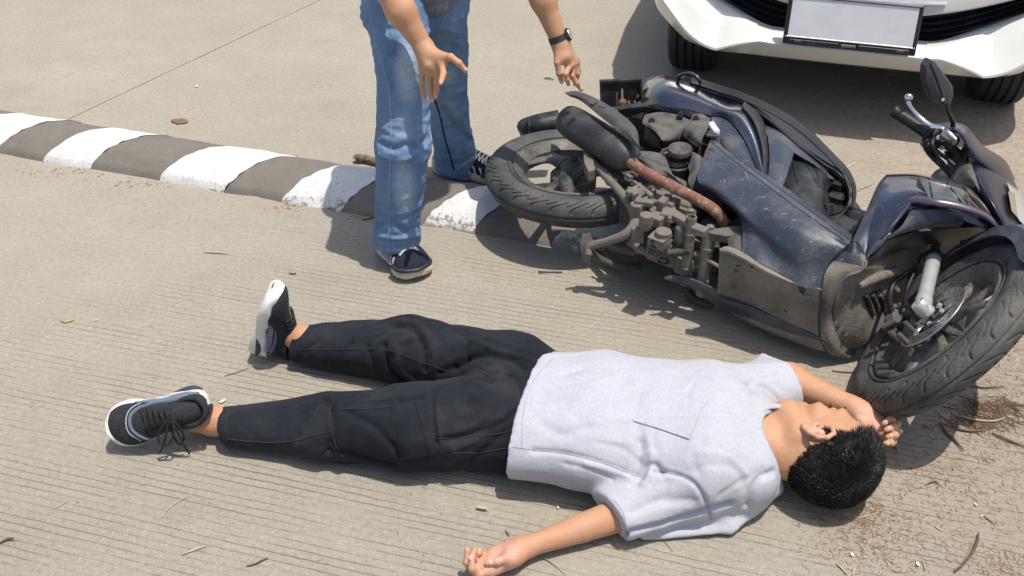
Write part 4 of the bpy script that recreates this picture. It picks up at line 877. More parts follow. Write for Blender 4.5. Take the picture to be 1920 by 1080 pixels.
for px, py in ((797, 190), (810, 189), (817, 181), (873, 132), (1090, 168), (1053, 154)):
    h = s2.hit(px, py - 1.5, 0)
    if h is not None:
        n = nrm(CAMP - h); a, b, n = frame_of(n, (0, 0, 1)); V1, F1 = rev_geo(h - n * .0014, n, [(.0001, .0026), (.0026, .0024), (.0042, .0012), (.0046, 0)], 12); mesh('nail', V1, F1, MAT['nail'], body2, sharp=60)
# --- wristwatch on the left wrist
wa = nrm(wl - Y_(1019, 0, 2.88)); wc = wl - wa * .016
ww = thing('wristwatch', 'black wristwatch with round dark face worn by the standing person', 'watch', tuple(wc)); a_, b_, n_ = frame_of(wa, (0, 1, 0))
for q in range(22):
    th = 2 * math.pi * q / 22; d = math.cos(th) * a_ + math.sin(th) * b_
    V1, F1 = box_geo(wc + d * .0262, (np.cross(wa, d), wa, d), (.0070, .018, .0035), .25); mesh('strap_link', V1, F1, MAT['black'], ww, sharp=30)
dd_ = nrm(np.array([.93, -.10, .35]) - wa * np.dot(wa, [.93, -.10, .35])); V1 = rev('case', wc + dd_ * .024, dd_, [(.0001, 0), (.016, 0), (.0185, .003), (.0185, .008), (.0165, .0105), (.0160, .0095), (.0001, .0095)], MAT['black'], ww, seg=28)
rev('bezel', wc + dd_ * .0335, dd_, [(.0150, 0), (.0168, .0005), (.0160, .0022), (.0148, .0012)], MAT['steel'], ww, seg=28); rev('dial', wc + dd_ * .0338, dd_, [(.0001, .0008), (.0148, .0006)], M('watch_crystal', (.20, .24, .25), .06, .2, coat=1), ww, seg=28)
for x_, y_ in ((.004, .006), (-.006, .002)): box('watch_hand', wc + dd_ * .0349 + (np.cross(wa, dd_) * x_ + wa * y_) * .5, (nrm(np.cross(wa, dd_) * x_ + wa * y_), np.cross(dd_, nrm(np.cross(wa, dd_) * x_ + wa * y_)), dd_), (.009, .0009, .0004), MAT['chrome'], ww)
# --- trainers
SM2 = dict(upper=cloth_mat('navy_black_mesh_upper', (.014, .016, .028), (.024, .026, .042), 200, weave=600, bd=.0012), upper2=M('black_shoe_leather', (.018, .019, .022), .5, 0, .2, 50, .001, 200), sole=M('aged_cream_sole', (.60, .55, .42), .6, 0, .12, 30, .001, 150, dust=.35, dcol=(.28, .22, .15), ds=30), dark=MAT['black'], stripe=M('silver_grey_overlay', (.40, .41, .42), .5), blue=MAT['black'], lace=M('off_white_lace', (.66, .66, .62), .85))
def sht(heel, toe):
    h = tow(heel); f = nrm(tow(toe) - h); uo, T_, lb, top = shoe('shoe', h, f, (0, 0, 1), float(np.linalg.norm(tow(toe) - h)), SM2, sm, 1, .054, .098)
    for P in ([(.37, .01, .006), (.40, .035, .004), (.44, .045, -.012), (.42, .02, .003)], [(.37, -.01, .006), (.40, -.035, .004), (.44, -.048, -.012), (.42, -.02, .003)]):
        V1, F1 = tube_geo([T_(x, y, top(.40) + z) for x, y, z in P], .003, 6, 5); lb.add(V1, F1)
    lb.build('lace', SM2['lace'], uo)
sht((727, 462, .003), (784, 527, .003)); sht((818, 316, .003), (952, 341, .003))
# ================================================================== WHITE CAR
E1 = GD; E2 = GN; CC = 3.74
def WC(px, py, d): return WPL(px, py, E2 * (CC + d), E2)
def CL(x, y, z): return cpc + E1 * x + E2 * y + np.array([0, 0, z * .965])      # car frame: x right, y back from the nose, z up
pc = WC(1600, 40, 0); cpc = np.array([pc[0], pc[1], 0.0])
def CX(P): P = np.array(P) - cpc; return P @ E1, P @ E2, P[2]
def carpaint():
    m, t, b = newmat('pearl_white_car_paint'); co = obj_co(t); n = noise(t, co, 2.5, 4)
    c = mix(t, n, (.68, .675, .615), (.72, .715, .66)); c = mix(t, ramp(t, noise(t, co, 30, 8, .75), [(.55, 0), (.8, .25)]), c, (.46, .42, .35)); t.links.new(c, b.inputs['Base Color']); b.inputs['Roughness'].default_value = .28; b.inputs['Coat Weight'].default_value = .7; b.inputs['Coat Roughness'].default_value = .06; return m
MAT['white'] = carpaint(); MAT['grille'] = M('black_grille_plastic', (.012, .014, .018), .38, 0, .2, 20, dust=.12)
MAT['plate'] = M('blank_grey_plate', (.74, .74, .73), .45, .0, .08, 9, .0004, 60); MAT['ctyre'] = M('car_tyre_rubber', (.020, .021, .023), .62, 0, .2, 20, .001, 160, dust=.15)
car = thing('parked_car', 'white car with a blank number plate parked nose-on behind the fallen scooter', 'car', tuple(cpc))

HW = .742
def plan(t):
    """plan outline of the nose: t -1..1 across the front, beyond that along the sides"""
    a = abs(t); sg = 1 if t >= 0 else -1
    if a <= 1: return sg * a * .690, .012 * a * a + .10 * a ** 6
    q = a - 1; return sg * (.690 + (HW - .690) * (1 - (1 - min(q / .35, 1)) ** 2)), .112 + q * .62
def lipz(x): return .258 + max(0, abs(x) - .48) * .20 + max(0, abs(x) - .57) * .45
def grl(x):      # lower / upper edge height of the lower grille at x
    a = abs(x); lo = .352 + .55 * max(0, a - .26) ** 1.35 * 1.0; hi = .448 + .30 * max(0, a - .20) ** 1.2; return lo, max(hi, lo + .004)
cols = list(np.linspace(-1.30, 1.30, 79))
def grid_mesh(name, fn, n, mat, parent, thick=.006, nu=79, t0=-1.3, t1=1.3, sharp=30):
    ts = np.linspace(t0, t1, nu); V = []; 
    for i in range(n):
        for t in ts: V.append(fn(i, t))
    V = np.array(V).reshape(n, nu, 3); N = np.cross(np.gradient(V, axis=1), np.gradient(V, axis=0)); N /= np.linalg.norm(N, axis=2, keepdims=True) + 1e-9
    B = V - N * thick if N[n // 2, nu // 2] @ (CAMP - V[n // 2, nu // 2]) > 0 else V + N * thick
    A = np.concatenate([V.reshape(-1, 3), B.reshape(-1, 3)]); m = n * nu
    Fs = [[i * nu + j, i * nu + j + 1, (i + 1) * nu + j + 1, (i + 1) * nu + j] for i in range(n - 1) for j in range(nu - 1)]; Fs += [[q + m for q in f[::-1]] for f in Fs]
    ring = list(range(nu)) + [i * nu + nu - 1 for i in range(1, n)] + [(n - 1) * nu + j for j in range(nu - 2, -1, -1)] + [i * nu for i in range(n - 2, 0, -1)]
    Fs += [[ring[(k + 1) % len(ring)], ring[k], ring[k] + m, ring[(k + 1) % len(ring)] + m] for k in range(len(ring))]
    o = mesh(name, A, Fs, mat, parent, sharp=sharp); bm = bmesh.new(); bm.from_mesh(o.data); bmesh.ops.recalc_face_normals(bm, faces=bm.faces); bm.to_mesh(o.data); bm.free(); return o
def crn(x, c, w): return math.exp(-((abs(x) - c) / w) ** 2)
def bumper_low(i, t):
    x, y = plan(t); L = lipz(x); lo, hi = grl(x); f = crn(x, .53, .13); a = abs(x)
    H_ = lo - L; ax_ = abs(x); c_ = float(np.interp(ax_, [0, .30, .45, .52, .66, .75], [.70, .66, .13, .16, .40, .5])); g_ = float(np.interp(ax_, [0, .3, .45, .6], [0, 0, 1, .6]))
    P = [(L - .035, .22), (L - .020, .055), (L, .012), (L + .006, .004 - .020 * g_), (L + H_ * c_, -.034 - .016 * g_), (L + H_ * (c_ + .05), -.034 - .014 * g_), (L + H_ * (c_ * .45 + .50), -.014 + .030 * g_), (lo - .004, .006 + .070 * g_), (lo, .012 + .072 * g_), (lo + .002, .060 + .07 * g_)]
    z, dy = P[i]; return CL(x, y + dy, z)
grid_mesh('front_bumper', bumper_low, 10, MAT['white'], car, t0=-1.16, t1=1.16)
def bumper_mid(i, t):
    x, y = plan(t); lo, hi = grl(x); f = crn(x, .58, .2); tp_ = .535 + .16 * abs(x)
    P = [(hi - .002, .085 + .04 * f), (hi, .040 + .035 * f), (hi + .008, .034 + .03 * f), (hi + (tp_ - hi) * .5, .042 + .02 * f), (tp_, .070)]
    z, dy = P[i]; return CL(x, y + dy, z)
grid_mesh('upper_bumper', bumper_mid, 5, MAT['white'], car)
def gback(i, t):
    x, y = plan(t); lo, hi = grl(x); z = lo - .01 + (hi - lo + .02) * i / 3; return CL(x, y + .095 + .05 * crn(x, .58, .2), z)
grid_mesh('grille_backing', gback, 4, MAT['grille'], car, t0=-.98, t1=.98)
for k in range(4):      # horizontal blades of the lower grille
    def bl(i, t, k=k):
        x, y = plan(t); lo, hi = grl(x); z = lo + (hi - lo) * (.16 + .24 * k) + (-.004, .004, .005, -.003)[i] * min(1, (hi - lo) / .05); return CL(x, y + (.062, .056, .095, .095)[i] + .05 * crn(x, .56, .2), z)
    grid_mesh('grille_blade', bl, 4, MAT['grille'], car, thick=.002, t0=-.93, t1=.93)
def chro(i, t):
    x, y = plan(t); z = .486 + .10 * abs(x) ** 1.5 + (-.006, 0, .006)[i]; return CL(x, y + (.036, .026, .040)[i], z)
grid_mesh('chrome_strip', chro, 3, MAT['chrome'], car, t0=-.42, t1=.42)
# number plate in its black frame
px_, pz_ = CL(0, 0, 0), None
def PLT(x, z, d=0): return CL(.012 + x, -.030 - d + (z) * .10, .418 + z)
pn = nrm(-E2 + np.array([0, 0, .24])); pu = nrm(np.cross(pn, E1)); pu = pu if pu[2] > 0 else -pu
pcx = CL(-.004, -.036, .424)
box('plate_frame', pcx - pn * .004, (E1, pu, pn), (.442, .168, .014), MAT['grille'], car, .3)
box('number_plate', pcx + pn * .0045 + pu * .010, (E1, pu, pn), (.414, .132, .003), MAT['plate'], car, .25)
for (cx_, cz_, w_, h_) in ((0, .0775, .430, .005), (0, -.0575, .430, .005), (-.2110, .010, .005, .14), (.2110, .010, .005, .14)): box('plate_rim', pcx + pn * .0060 + pu * cz_ + E1 * cx_, (E1, pu, pn), (w_, h_, .006), MAT['alu'] if cz_ == -.0575 else MAT['grille'], car, .3)
for x_ in (-.115, .115): box('frame_tab', pcx + pn * .004 - pu * .074 + E1 * x_, (E1, pu, pn), (.17, .020, .010), MAT['grille'], car, .3)
for x_ in (-.17, 0, .17): box('plate_clip', pcx + pn * .0085 - pu * .072 + E1 * x_, (E1, pu, pn), (.026 if x_ else .05, .010, .006), M('grey_clip', (.12, .12, .12), .5) if x_ == 0 else MAT['castd'], car, .3)
# upper nose, hood, windscreen, roof: one shell, half width follows height
def shell(i, t):
    S = [(.535, .068, .0), (.62, .10, .0), (.70, .14, .0), (.76, .19, .01), (.80, .22, .03), (.90, .80, .03), (.93, .98, .04), (1.30, 1.55, .12), (1.44, 1.95, .14), (1.47, 2.6, .13), (1.44, 3.3, .14), (1.20, 3.72, .08), (.95, 3.84, .03), (.60, 3.90, .02), (.32, 3.86, .04)]
    z, y, ins = S[i]; x, yp = plan(t); k = 1 - ins / HW; nose = 1.0 if i < 5 else 0; r = min(1, abs(t)); 
    zz = z + (.16 * abs(x) if i == 0 else 0) - .03 * abs(x / HW) ** 3 * (1 if i > 3 else 0)
    return CL(x * k, y + yp * nose * max(.1, 1 - y) + (.0 if nose else .05 * r * r * (1 if i < 8 else -1 if i > 11 else 0)), zz)
sh_o = grid_mesh('body_shell', shell, 15, MAT['white'], car, nu=45, t0=-1.3, t1=1.3, sharp=25)
def ngon_slab(name, pts, off, mat, parent):
    P = np.array(pts); k = len(P); V = np.concatenate([P, P + off]); Fs = [list(range(k)), [k + i for i in range(k)][::-1]] + [[(i + 1) % k, i, i + k, (i + 1) % k + k] for i in range(k)]
    return mesh(name, V, Fs, mat, parent, sharp=30)
arch = lambda yc, r=.335: [(yc + r * math.cos(a), .29 + r * math.sin(a)) for a in np.linspace(math.radians(-14), math.radians(194), 16)]
for sg in (-1, 1):
    o = [(.30, .56), (.36, .74), (.80, .88), (3.75, .88), (3.86, .60), (3.84, .22)] + arch(3.12) + [(2.75, .20), (.88, .20)] + arch(.51)
    ngon_slab('side_panel', [CL(sg * (HW - .004), y, z) for y, z in o if not (y < .36 and z < .42)], E1 * -sg * .03, MAT['white'], car)
    ngon_slab('side_window', [CL(sg * (HW - .02 - max(0, z - .9) * .20), y, z) for y, z in ((.98, .90), (1.50, 1.30), (3.2, 1.38), (3.66, 1.10), (3.7, .90))], E1 * -sg * .01, M('dark_car_glass', (.01, .012, .013), .05, coat=1), car)
    ngon_slab('headlight', [CL(sg * x, y + .035, z) for x, y, z in ((.34, .045, .60), (.52, .07, .585), (.68, .16, .62), (.70, .24, .70), (.60, .17, .71), (.40, .09, .67))], E2 * .06, MAT['lens'], car)
    pm = CL(sg * (HW + .06), 1.35, .98); box('door_mirror', pm, (E1, E2, np.array([0, 0, 1.0])), (.15, .09, .11), MAT['white'], car, .3)
    for yc in (.50, 3.12):
        wn = E1 * sg; wcn = CL(sg * .575, yc, .29); R = .29
        prof = [(.185, -.085), (.20, -.092), (.245, -.094), (.272, -.088), (.284, -.076)]
        for g in (-.048, -.016, .016, .048): prof += [(.288, g - .006), (.280, g - .003), (.280, g + .003), (.288, g + .006)]
        prof += [(.284, .076), (.272, .088), (.245, .094), (.20, .092), (.185, .085)]
        ty = rev('tyre', wcn, wn, prof, MAT['ctyre'], car, seg=72, sharp=30)
        rev('wheel_rim', wcn, wn, [(.0001, .05), (.05, .055), (.06, .045), (.17, .05), (.185, .085), (.19, .085), (.188, -.085), (.17, -.08), (.16, .02), (.0001, .0)], MAT['alu'], ty, seg=36)
box('underbody', CL(0, 2.1, .30), (E1, E2, np.array([0, 0, 1.0])), (.86, 3.5, .16), MAT['grille'], car, .1)
slabp('windscreen', [CL(-.58, 1.045, .965), CL(.58, 1.045, .965), CL(.50, 1.53, 1.297), CL(-.50, 1.53, 1.297)], np.array([0, 0, .012]), M('windscreen_glass', (.012, .014, .015), .04, coat=1), car)
# ================================================================== SCOOTER LYING ON ITS LEFT SIDE
sc_ = thing('scooter', 'dark blue scooter fallen on its side with dusty underside and scratched panels', 'scooter', (.62, 2.5, 0))
UPZ = np.array([0, 0, 1.0]); Fd = nrm(W(1600, 665, .05) - W(1245, 530, .05)); Fd[2] = 0; Fd = nrm(Fd); Ud = np.array([-Fd[1], Fd[0], 0]); BAX = (Fd, Ud, UPZ)
G_ = MAT
# ---------------------------------------------------------------- wheels
def tyre_mesh(name, c, n, R, tw, rb, parent, depth=.0048, nt_=860, ref=(0, 0, 1.0), pat=27):
    """tyre with cut tread, profile across the crown from bead to bead"""
    a, b, n = frame_of(n, ref); prof = []; K = 84
    for j in range(K + 1):
        u = -1 + 2 * j / K; th = u * 2.05; r = (R - tw) + tw * math.cos(th) * (1.0 if abs(u) < .55 else .98); x = tw * 1.04 * math.sin(th)
        if abs(u) > .76: q = (abs(u) - .76) / .24; r = r * (1 - q) + rb * q; x = math.copysign(abs(x) * (1 - q) + tw * .62 * q, u)
        prof.append((u, r, x))
    th = np.linspace(0, 2 * np.pi, nt_, endpoint=False)[:, None]; u = np.array([p[0] for p in prof])[None]; r = np.array([p[1] for p in prof])[None]; x = np.array([p[2] for p in prof])[None]
    k = th * pat / (2 * np.pi); g = np.zeros((nt_, K + 1))
    g = np.maximum(g, np.clip(1.4 - np.abs(u) / .030, 0, 1))          # centre groove
    for ph, sl_, lo_, hi_ in ((0, 1.5, .12, .50), (.5, 1.5, .34, .64)):
        for sg in (-1, 1):
            v = (k + (0 if sg > 0 else .5) + ph - sg * u * sl_ * 1.5 - .12 * np.sin(u * 16)) % 1.0; inside = ((u * sg) > lo_) & ((u * sg) < hi_)
            g = np.maximum(g, np.clip(1.5 - np.abs(v - .5) / .055, 0, 1) * inside)
    rr = r - g * depth * (np.abs(u) < .66); D = np.cos(th)[..., None] * a + np.sin(th)[..., None] * b
    V = tow(c) + D * rr[..., None] + x[..., None] * n; V = V.reshape(-1, 3); m = K + 1
    i, j = np.meshgrid(np.arange(nt_), np.arange(K), indexing='ij'); i2 = (i + 1) % nt_
    Q = np.stack([i * m + j, i2 * m + j, i2 * m + j + 1, i * m + j + 1], -1).reshape(-1, 4)
    o = meshq(name, V, Q, MAT['rubber'], parent); hb_ = MB()      # moulding hairs and wear bars on the sidewall
    for q in range(46):
        t_ = RNG.random() * 6.283; uu = (1 if q % 2 else -1) * (.50 + .16 * RNG.random()); j_ = int((uu + 1) / 2 * K); i_ = int(t_ / 6.2832 * nt_) % nt_; p_ = V[i_ * m + j_]; d_ = nrm(p_ - tow(c) - D[i_, 0] * (R - tw))
        V1, F1 = tube_geo([p_, p_ + d_ * .005], [.0004, .0002], 3, 1); hb_.add(V1, F1)
    tag(hb_.build('tyre_hair', MAT['rubber'], o, smooth=False), kind='stuff')
    # raised rings and block marks on the visible sidewall
    V1, F1 = rev_geo(c, n, [(rb + .012, tw * .86), (rb + .016, tw * .93), (rb + .018, tw * .93), (rb + .020, tw * .90)], 90, ref=ref); mesh('sidewall_ring', V1, F1, MAT['rubber'], o)
    mk = MB()
    for q0, cnt in ((.3, 11), (2.2, 9), (4.3, 12)):
        for q in range(cnt):
            if (q * 7 + cnt) % 5 == 0: continue
            t_ = q0 + q * .075; d_ = math.cos(t_) * a + math.sin(t_) * b; V1, F1 = box_geo(tow(c) + d_ * (R - tw * .98) + n * tw * 1.005, (np.cross(n, d_), d_, n), (.008 + .004 * (q % 2), .010, .0016), 0); mk.add(V1, F1)
    tag(mk.build('sidewall_mark', MAT['rubber'], o, smooth=False), kind='stuff')
    return o
rc, rn = np.array([.186, 2.867, .176]), nrm((.02, .012, 1.0)); fc, fn = np.array([1.013, 2.009, .226]), nrm((-.727, .345, .594)); RW, FW = .268, .265
def alloy(c, n, R, parent, spokes, hub_r, ph=0.0, ref=(0, 0, 1.0), paired=True):
    a, b, n = frame_of(n, ref); ring = rev('rim', c, n, [(R + .006, -.036), (R + .008, -.030), (R - .006, -.027), (R - .020, -.012), (R - .022, .012), (R - .008, .025), (R + .008, .029), (R + .008, .035), (R + .002, .037), (R - .012, .029), (R - .028, .015), (R - .028, -.015), (R - .014, -.030), (R + .006, -.036)], MAT['gloss2'], parent, seg=72, sharp=30, ref=ref)
    for k in range(spokes):
        for sg in ((-1, 1) if paired else (0,)):
            t = ph + 2 * math.pi * k / spokes; d0 = math.cos(t + sg * .12) * a + math.sin(t + sg * .12) * b; d1 = math.cos(t + sg * .28) * a + math.sin(t + sg * .28) * b
            V1, F1 = tube_geo([tow(c) + d0 * hub_r * .8 + n * .014, tow(c) + (d0 + d1) * .5 * (hub_r + R) * .5 + n * .012, tow(c) + d1 * (R - .016)], [.019, .013, .016], 10, 5, flat=.55); mesh('spoke', V1, F1, MAT['gloss2'], ring, sharp=50)
    return ring
MAT['gloss3'] = M('clean_navy_paint', (.012, .012, .024), .34, 0, .2, 5, scratch=.15, coat=.12, spec=.35); MAT['gloss2'] = M('dusty_black_alloy', (.022, .023, .026), .40, 0, .2, 14, .0008, 120, dust=.62, dcol=(.21, .19, .155), ds=12)
rw = tyre_mesh('rear_tyre', rc, rn, RW, .045, .178, sc_, ref=(0, 1, 0)); rim = alloy(rc, rn, .176, sc_, 3, .05, 2.0, (0, 1, 0), paired=False); rim.name = 'rear_rim'
for k in range(3):          # wide webs of the rear wheel
    a, b, n = frame_of(rn, (0, 1, 0)); t = 2.0 + 2 * math.pi * k / 3 + .35; d0 = math.cos(t) * a + math.sin(t) * b; d1 = math.cos(t + .30) * a + math.sin(t + .30) * b
    V1, F1 = tube_geo([rc + d0 * .03 + n * .03, rc + d0 * .10 + n * .018, rc + d1 * .162 + n * .0], [.035, .022, .020], 12, 5, flat=.5); mesh('spoke', V1, F1, MAT['gloss2'], rim, sharp=50)
hubm = rev('rear_hub', rc - rn * .02, rn, [(.0001, -.02), (.066, -.02), (.070, -.012), (.070, .022), (.060, .028), (.058, .036), (.046, .040), (.040, .060), (.022, .066), (.020, .074), (.0001, .074)], MAT['gloss2'], sc_, seg=40, sharp=30)
V1, F1 = cyl_geo(rc + rn * .05, rc + rn * .072, .011, seg=6); mesh('axle_nut', V1, F1, MAT['castd'], hubm, sharp=20); cyl('axle_washer', rc + rn * .046, rc + rn * .054, .017, MAT['castd'], hubm)
fw = tyre_mesh('front_tyre', fc, fn, FW, .042, .178, sc_); frim = alloy(fc, fn, .176, sc_, 5, .035, .4); frim.name = 'front_rim'
fhub = rev('front_hub', fc, fn, [(.0001, -.05), (.030, -.05), (.034, -.04), (.030, 0), (.034, .03), (.038, .036), (.026, .040), (.0001, .042)], MAT['castd'], sc_, seg=28)
vd = nrm(WPL(1850, 548, fc, fn) - fc); cyl('tyre_valve', fc + vd * .155, fc + vd * .128 + fn * .004, .0042, MAT['cable'], frim)
# brake disc: drilled ring plus carrier
dsk = rev('brake_disc', fc + fn * .046, fn, [(.058, -.002), (.094, -.002), (.0955, 0), (.094, .002), (.058, .002), (.0575, 0), (.058, -.002)], MAT['steel'], sc_, seg=64, sharp=25)
a, b, n = frame_of(fn)
hl_ = MB()
for k in range(40):
    t = 2 * math.pi * k / 40; r_ = .085 if k % 2 else .072; d = math.cos(t) * a + math.sin(t) * b; V1, F1 = cyl_geo(fc + d * r_ + fn * .0475, fc + d * r_ + fn * .0484, .0032, seg=8); hl_.add(V1, F1)
tag(hl_.build('disc_hole', MAT['black'], dsk), kind='stuff')
for k in range(5):
    t = 2 * math.pi * k / 5; d = lambda e: math.cos(t + e) * a + math.sin(t + e) * b
    V1, F1 = tube_geo([fc + d(0) * .026 + fn * .046, fc + d(.25) * .045 + fn * .047, fc + d(.55) * .061 + fn * .046], [.008, .006, .007], 8, 4, flat=.35); mesh('disc_arm', V1, F1, MAT['steel'], dsk); cyl('disc_bolt', fc + d(0) * .034 + fn * .045, fc + d(0) * .034 + fn * .053, .0055, MAT['alu'], dsk, seg=6)
# fork, caliper, hose, fender
fx = fc + fn * .078; ftop = WPL(1750, 487, fx, fn); fdir = nrm(ftop - fx)
fork = tube('fork_leg', [fx - fdir * .012, fx + fdir * .03, fx + fdir * .06, ftop - fdir * .02, ftop], [.017, .020, .0175, .0185, .0215], MAT['alu'], sc_, seg=20, n=4)
V1, F1 = rev_geo(fx, fn, [(.007, -.022), (.017, -.022), (.019, -.018), (.019, .012), (.017, .017), (.0085, .017), (.007, .010), (.007, -.022)], 24); mesh('axle_lug', V1, F1, MAT['alu'], fork, sharp=30)
cyl('axle_end', fx - fn * .02, fx + fn * .006, .0068, MAT['black'], fork); cyl('fork_seal', ftop - fdir * .004, ftop + fdir * .02, .0235, MAT['cable'], fork)
tube('fork_tube', [ftop, ftop + fdir * .16], [.013, .013], MAT['castd'], sc_); f2_ = fc - fn * .078
tube('fork_leg', [f2_ - fdir * .012, f2_ + fdir * .03, f2_ + fdir * .24], [.017, .020, .020], MAT['alu'], sc_)
tube('fork_tube', [f2_ + fdir * .24, f2_ + fdir * .40], [.013, .013], MAT['castd'], sc_)
tube('hub_axle', [fc - fn * .09, fc + fn * .085], [.007, .007], MAT['castd'], sc_, n=0)
cp_ = WPL(1683, 600, fc + fn * .05, fn); cf = (fdir, np.cross(fn, fdir), fn)
cal = MB()
for dx, dy, dz, s_ in ((0, 0, .012, (.075, .040, .034)), (.02, -.022, .006, (.050, .026, .026)), (-.03, -.010, .018, (.030, .034, .030)), (.0, .022, .0, (.06, .016, .022)), (.034, .010, .022, (.020, .028, .020))):
    V1, F1 = box_geo(cp_ + cf[0] * dx + cf[1] * dy + cf[2] * dz, cf, s_, .25); cal.add(V1, F1)
calo = cal.build('brake_caliper', MAT['dusty'], sc_)
for q, (x, y) in enumerate(((1668, 612), (1675, 628), (1690, 632), (1702, 610), (1710, 590), (1690, 575), (1663, 618))):
    p = WPL(x, y, fc + fn * .07, fn); cyl('caliper_bolt', p - fn * .02, p + fn * .012, .008 - .0006 * q, MAT['castd'], calo, seg=8 if q % 2 else 16)
cyl('bleed_pin', WPL(1655, 615, fc + fn * .08, fn), WPL(1680, 600, fc + fn * .075, fn), .008, MAT['dusty'], calo); tube('brake_hose', [WPL(1729, 480, fx, fn), WPL(1722, 502, fx, fn), WPL(1697, 514, fx + fn * .02, fn), WPL(1676, 532, fx + fn * .02, fn), WPL(1668, 560, fx + fn * .01, fn), WPL(1674, 590, fx, fn)], .0065, MAT['cable'], sc_)
tube('brake_hose', [WPL(1735, 470, fx, fn), WPL(1716, 507, fx + fn * .01, fn), WPL(1700, 545, fx, fn), WPL(1697, 575, fx, fn)], .004, MAT['cable'], sc_)
box('hose_clamp', WPL(1721, 505, fx, fn), cf, (.030, .022, .020), MAT['dusty'], sc_, .2); box('hose_clamp', WPL(1712, 516, fx, fn), cf, (.012, .03, .012), MAT['castd'], sc_, .2)
def arcfender(name, mat, R0, t0, t1, hw, prof, thick=.004, nt_=36):
    """mudguard swept round the front wheel axis; angles measured in the wheel plane from the fork direction"""
    A, B = fdir, np.cross(fn, fdir); rows = []
    for i in range(nt_ + 1):
        t = t0 + (t1 - t0) * i / nt_; d = math.cos(t) * A + math.sin(t) * B; e = math.sin(math.pi * i / nt_) ** .35
        rows.append([fc + d * (R0 + r * (.6 + .4 * e)) + fn * x * hw * (.72 + .28 * e) for x, r in prof])
    P = np.array(rows); N = np.cross(np.gradient(P, axis=1), np.gradient(P, axis=0)); N /= np.linalg.norm(N, axis=2, keepdims=True); k = P.shape[1]; m = k * (nt_ + 1)
    V = np.concatenate([P.reshape(-1, 3), (P + N * thick).reshape(-1, 3)]); Fs = [[i * k + j, i * k + j + 1, (i + 1) * k + j + 1, (i + 1) * k + j] for i in range(nt_) for j in range(k - 1)]; Fs += [[q + m for q in f[::-1]] for f in Fs]
    ring = list(range(k)) + [i * k + k - 1 for i in range(1, nt_ + 1)] + [nt_ * k + j for j in range(k - 2, -1, -1)] + [i * k for i in range(nt_ - 1, 0, -1)]
    Fs += [[ring[(q + 1) % len(ring)], ring[q], ring[q] + m, ring[(q + 1) % len(ring)] + m] for q in range(len(ring))]
    o = mesh(name, V, Fs, mat, sc_, sharp=35); bm = bmesh.new(); bm.from_mesh(o.data); bmesh.ops.recalc_face_normals(bm, faces=bm.faces); bm.to_mesh(o.data); bm.free(); return o
def wang(px, py, off=0.06):
    p = WPL(px, py, fc + fn * off, fn) - fc - fn * off; return math.atan2(p @ np.cross(fn, fdir), p @ fdir), np.linalg.norm(p)
print('fender angles', [tuple(round(float(v), 2) for v in wang(*q)) for q in ((1745, 478), (1819, 440), (1878, 442), (1920, 458), (1750, 487))])
t_a, r_a = wang(1745, 478); t_b, r_b = wang(1920, 462)
arcfender('front_fender', MAT['blue'], .284, t_a, t_a + (t_b - t_a) * 1.12, .066, [(-1, -.035), (-.95, -.01), (-.6, .012), (0, .020), (.6, .012), (.95, -.010), (1.0, -.045)])
# ---------------------------------------------------------------- exhaust side
mp0, mp1 = W(1070, 228, .335), W(1172, 292, .335); md = nrm(mp1 - mp0)
muf = tube('muffler', [mp0 - md * .020, mp0 - md * .017, mp0 - md * .004, mp0 + md * .05, mp1 - md * .05, mp1, mp1 + md * .035, mp1 + md * .045], [.030, .042, .047, .050, .050, .047, .030, .020], MAT['muffler'], sc_, seg=32, n=5)
V1, F1 = rev_geo(mp1 - md * .045, md, [(.0502, 0), (.0515, .001), (.0515, .003), (.0502, .004)], 40); mesh('muffler_weld', V1, F1, MAT['muffler'], muf)
tube('exhaust_pipe', [mp1 + md * .03, (1183, 304, .335), (1215, 326, .335), (1262, 351, .330), (1309, 375, .318), (1343, 397, .300), (1360, 420, .27)], [.019, .0165, .0155, .0155, .0155, .0155, .015], MAT['rust'], sc_, seg=18)
hsb = [[(1059, 173, .385), (1083, 171, .395), (1121, 186, .402), (1160, 210, .404), (1192, 240, .400), (1200, 276, .390)], [(1064, 177, .395), (1085, 180, .410), (1120, 197, .418), (1155, 222, .418), (1184, 250, .412), (1199, 276, .395)], [(1068, 181, .392), (1087, 188, .402), (1113, 208, .408), (1145, 234, .406), (1172, 257, .400), (1197, 277, .390)]]
hsh = panel('heat_shield', hsb, MAT['muffler'], sc_, .003, 6, 5)
su = Surf(hsh)
for x, y in ((1113, 196), (1128, 201)):
    p = su.hit(x, y, .001)
    if p is not None: box('heat_shield_slot', p, BAX, (.020, .008, .004), MAT['castd'], hsh)
for x, y, z in ((1117, 194, .42), (1102, 188, .41)): cyl('shield_bolt', W(x, y, z - .02), W(x, y, z) + UPZ * .0, .006, MAT['castd'], hsh, seg=6)
# transmission arm of the rear and axle bracket
tube('swingarm_stay', [(1097, 292, .295), (1108, 300, .290), (1130, 325, .280), (1156, 352, .270), (1178, 378, .262), (1190, 398, .250), (1191, 420, .235), (1172, 440, .21), (1140, 452, .18), (1108, 462, .15), (1103, 478, .13)], [.011, .012, .0115, .012, .014, .017, .016, .0135, .0115, .0125, .011], MAT['cast'], sc_, seg=12)
slabp('axle_bracket', [(1094, 284, .305), (1104, 280, .305), (1112, 300, .305), (1116, 318, .30), (1104, 322, .30), (1096, 305, .30)], -UPZ * .03, MAT['cast'], sc_)
panel('inner_guard', [[(1106, 286, .285), (1118, 283, .29), (1130, 300, .29), (1150, 315, .285), (1175, 330, .28)], [(1112, 298, .28), (1122, 305, .28), (1140, 322, .28), (1160, 335, .275), (1182, 346, .27)]], MAT['dusty'], sc_, .005)
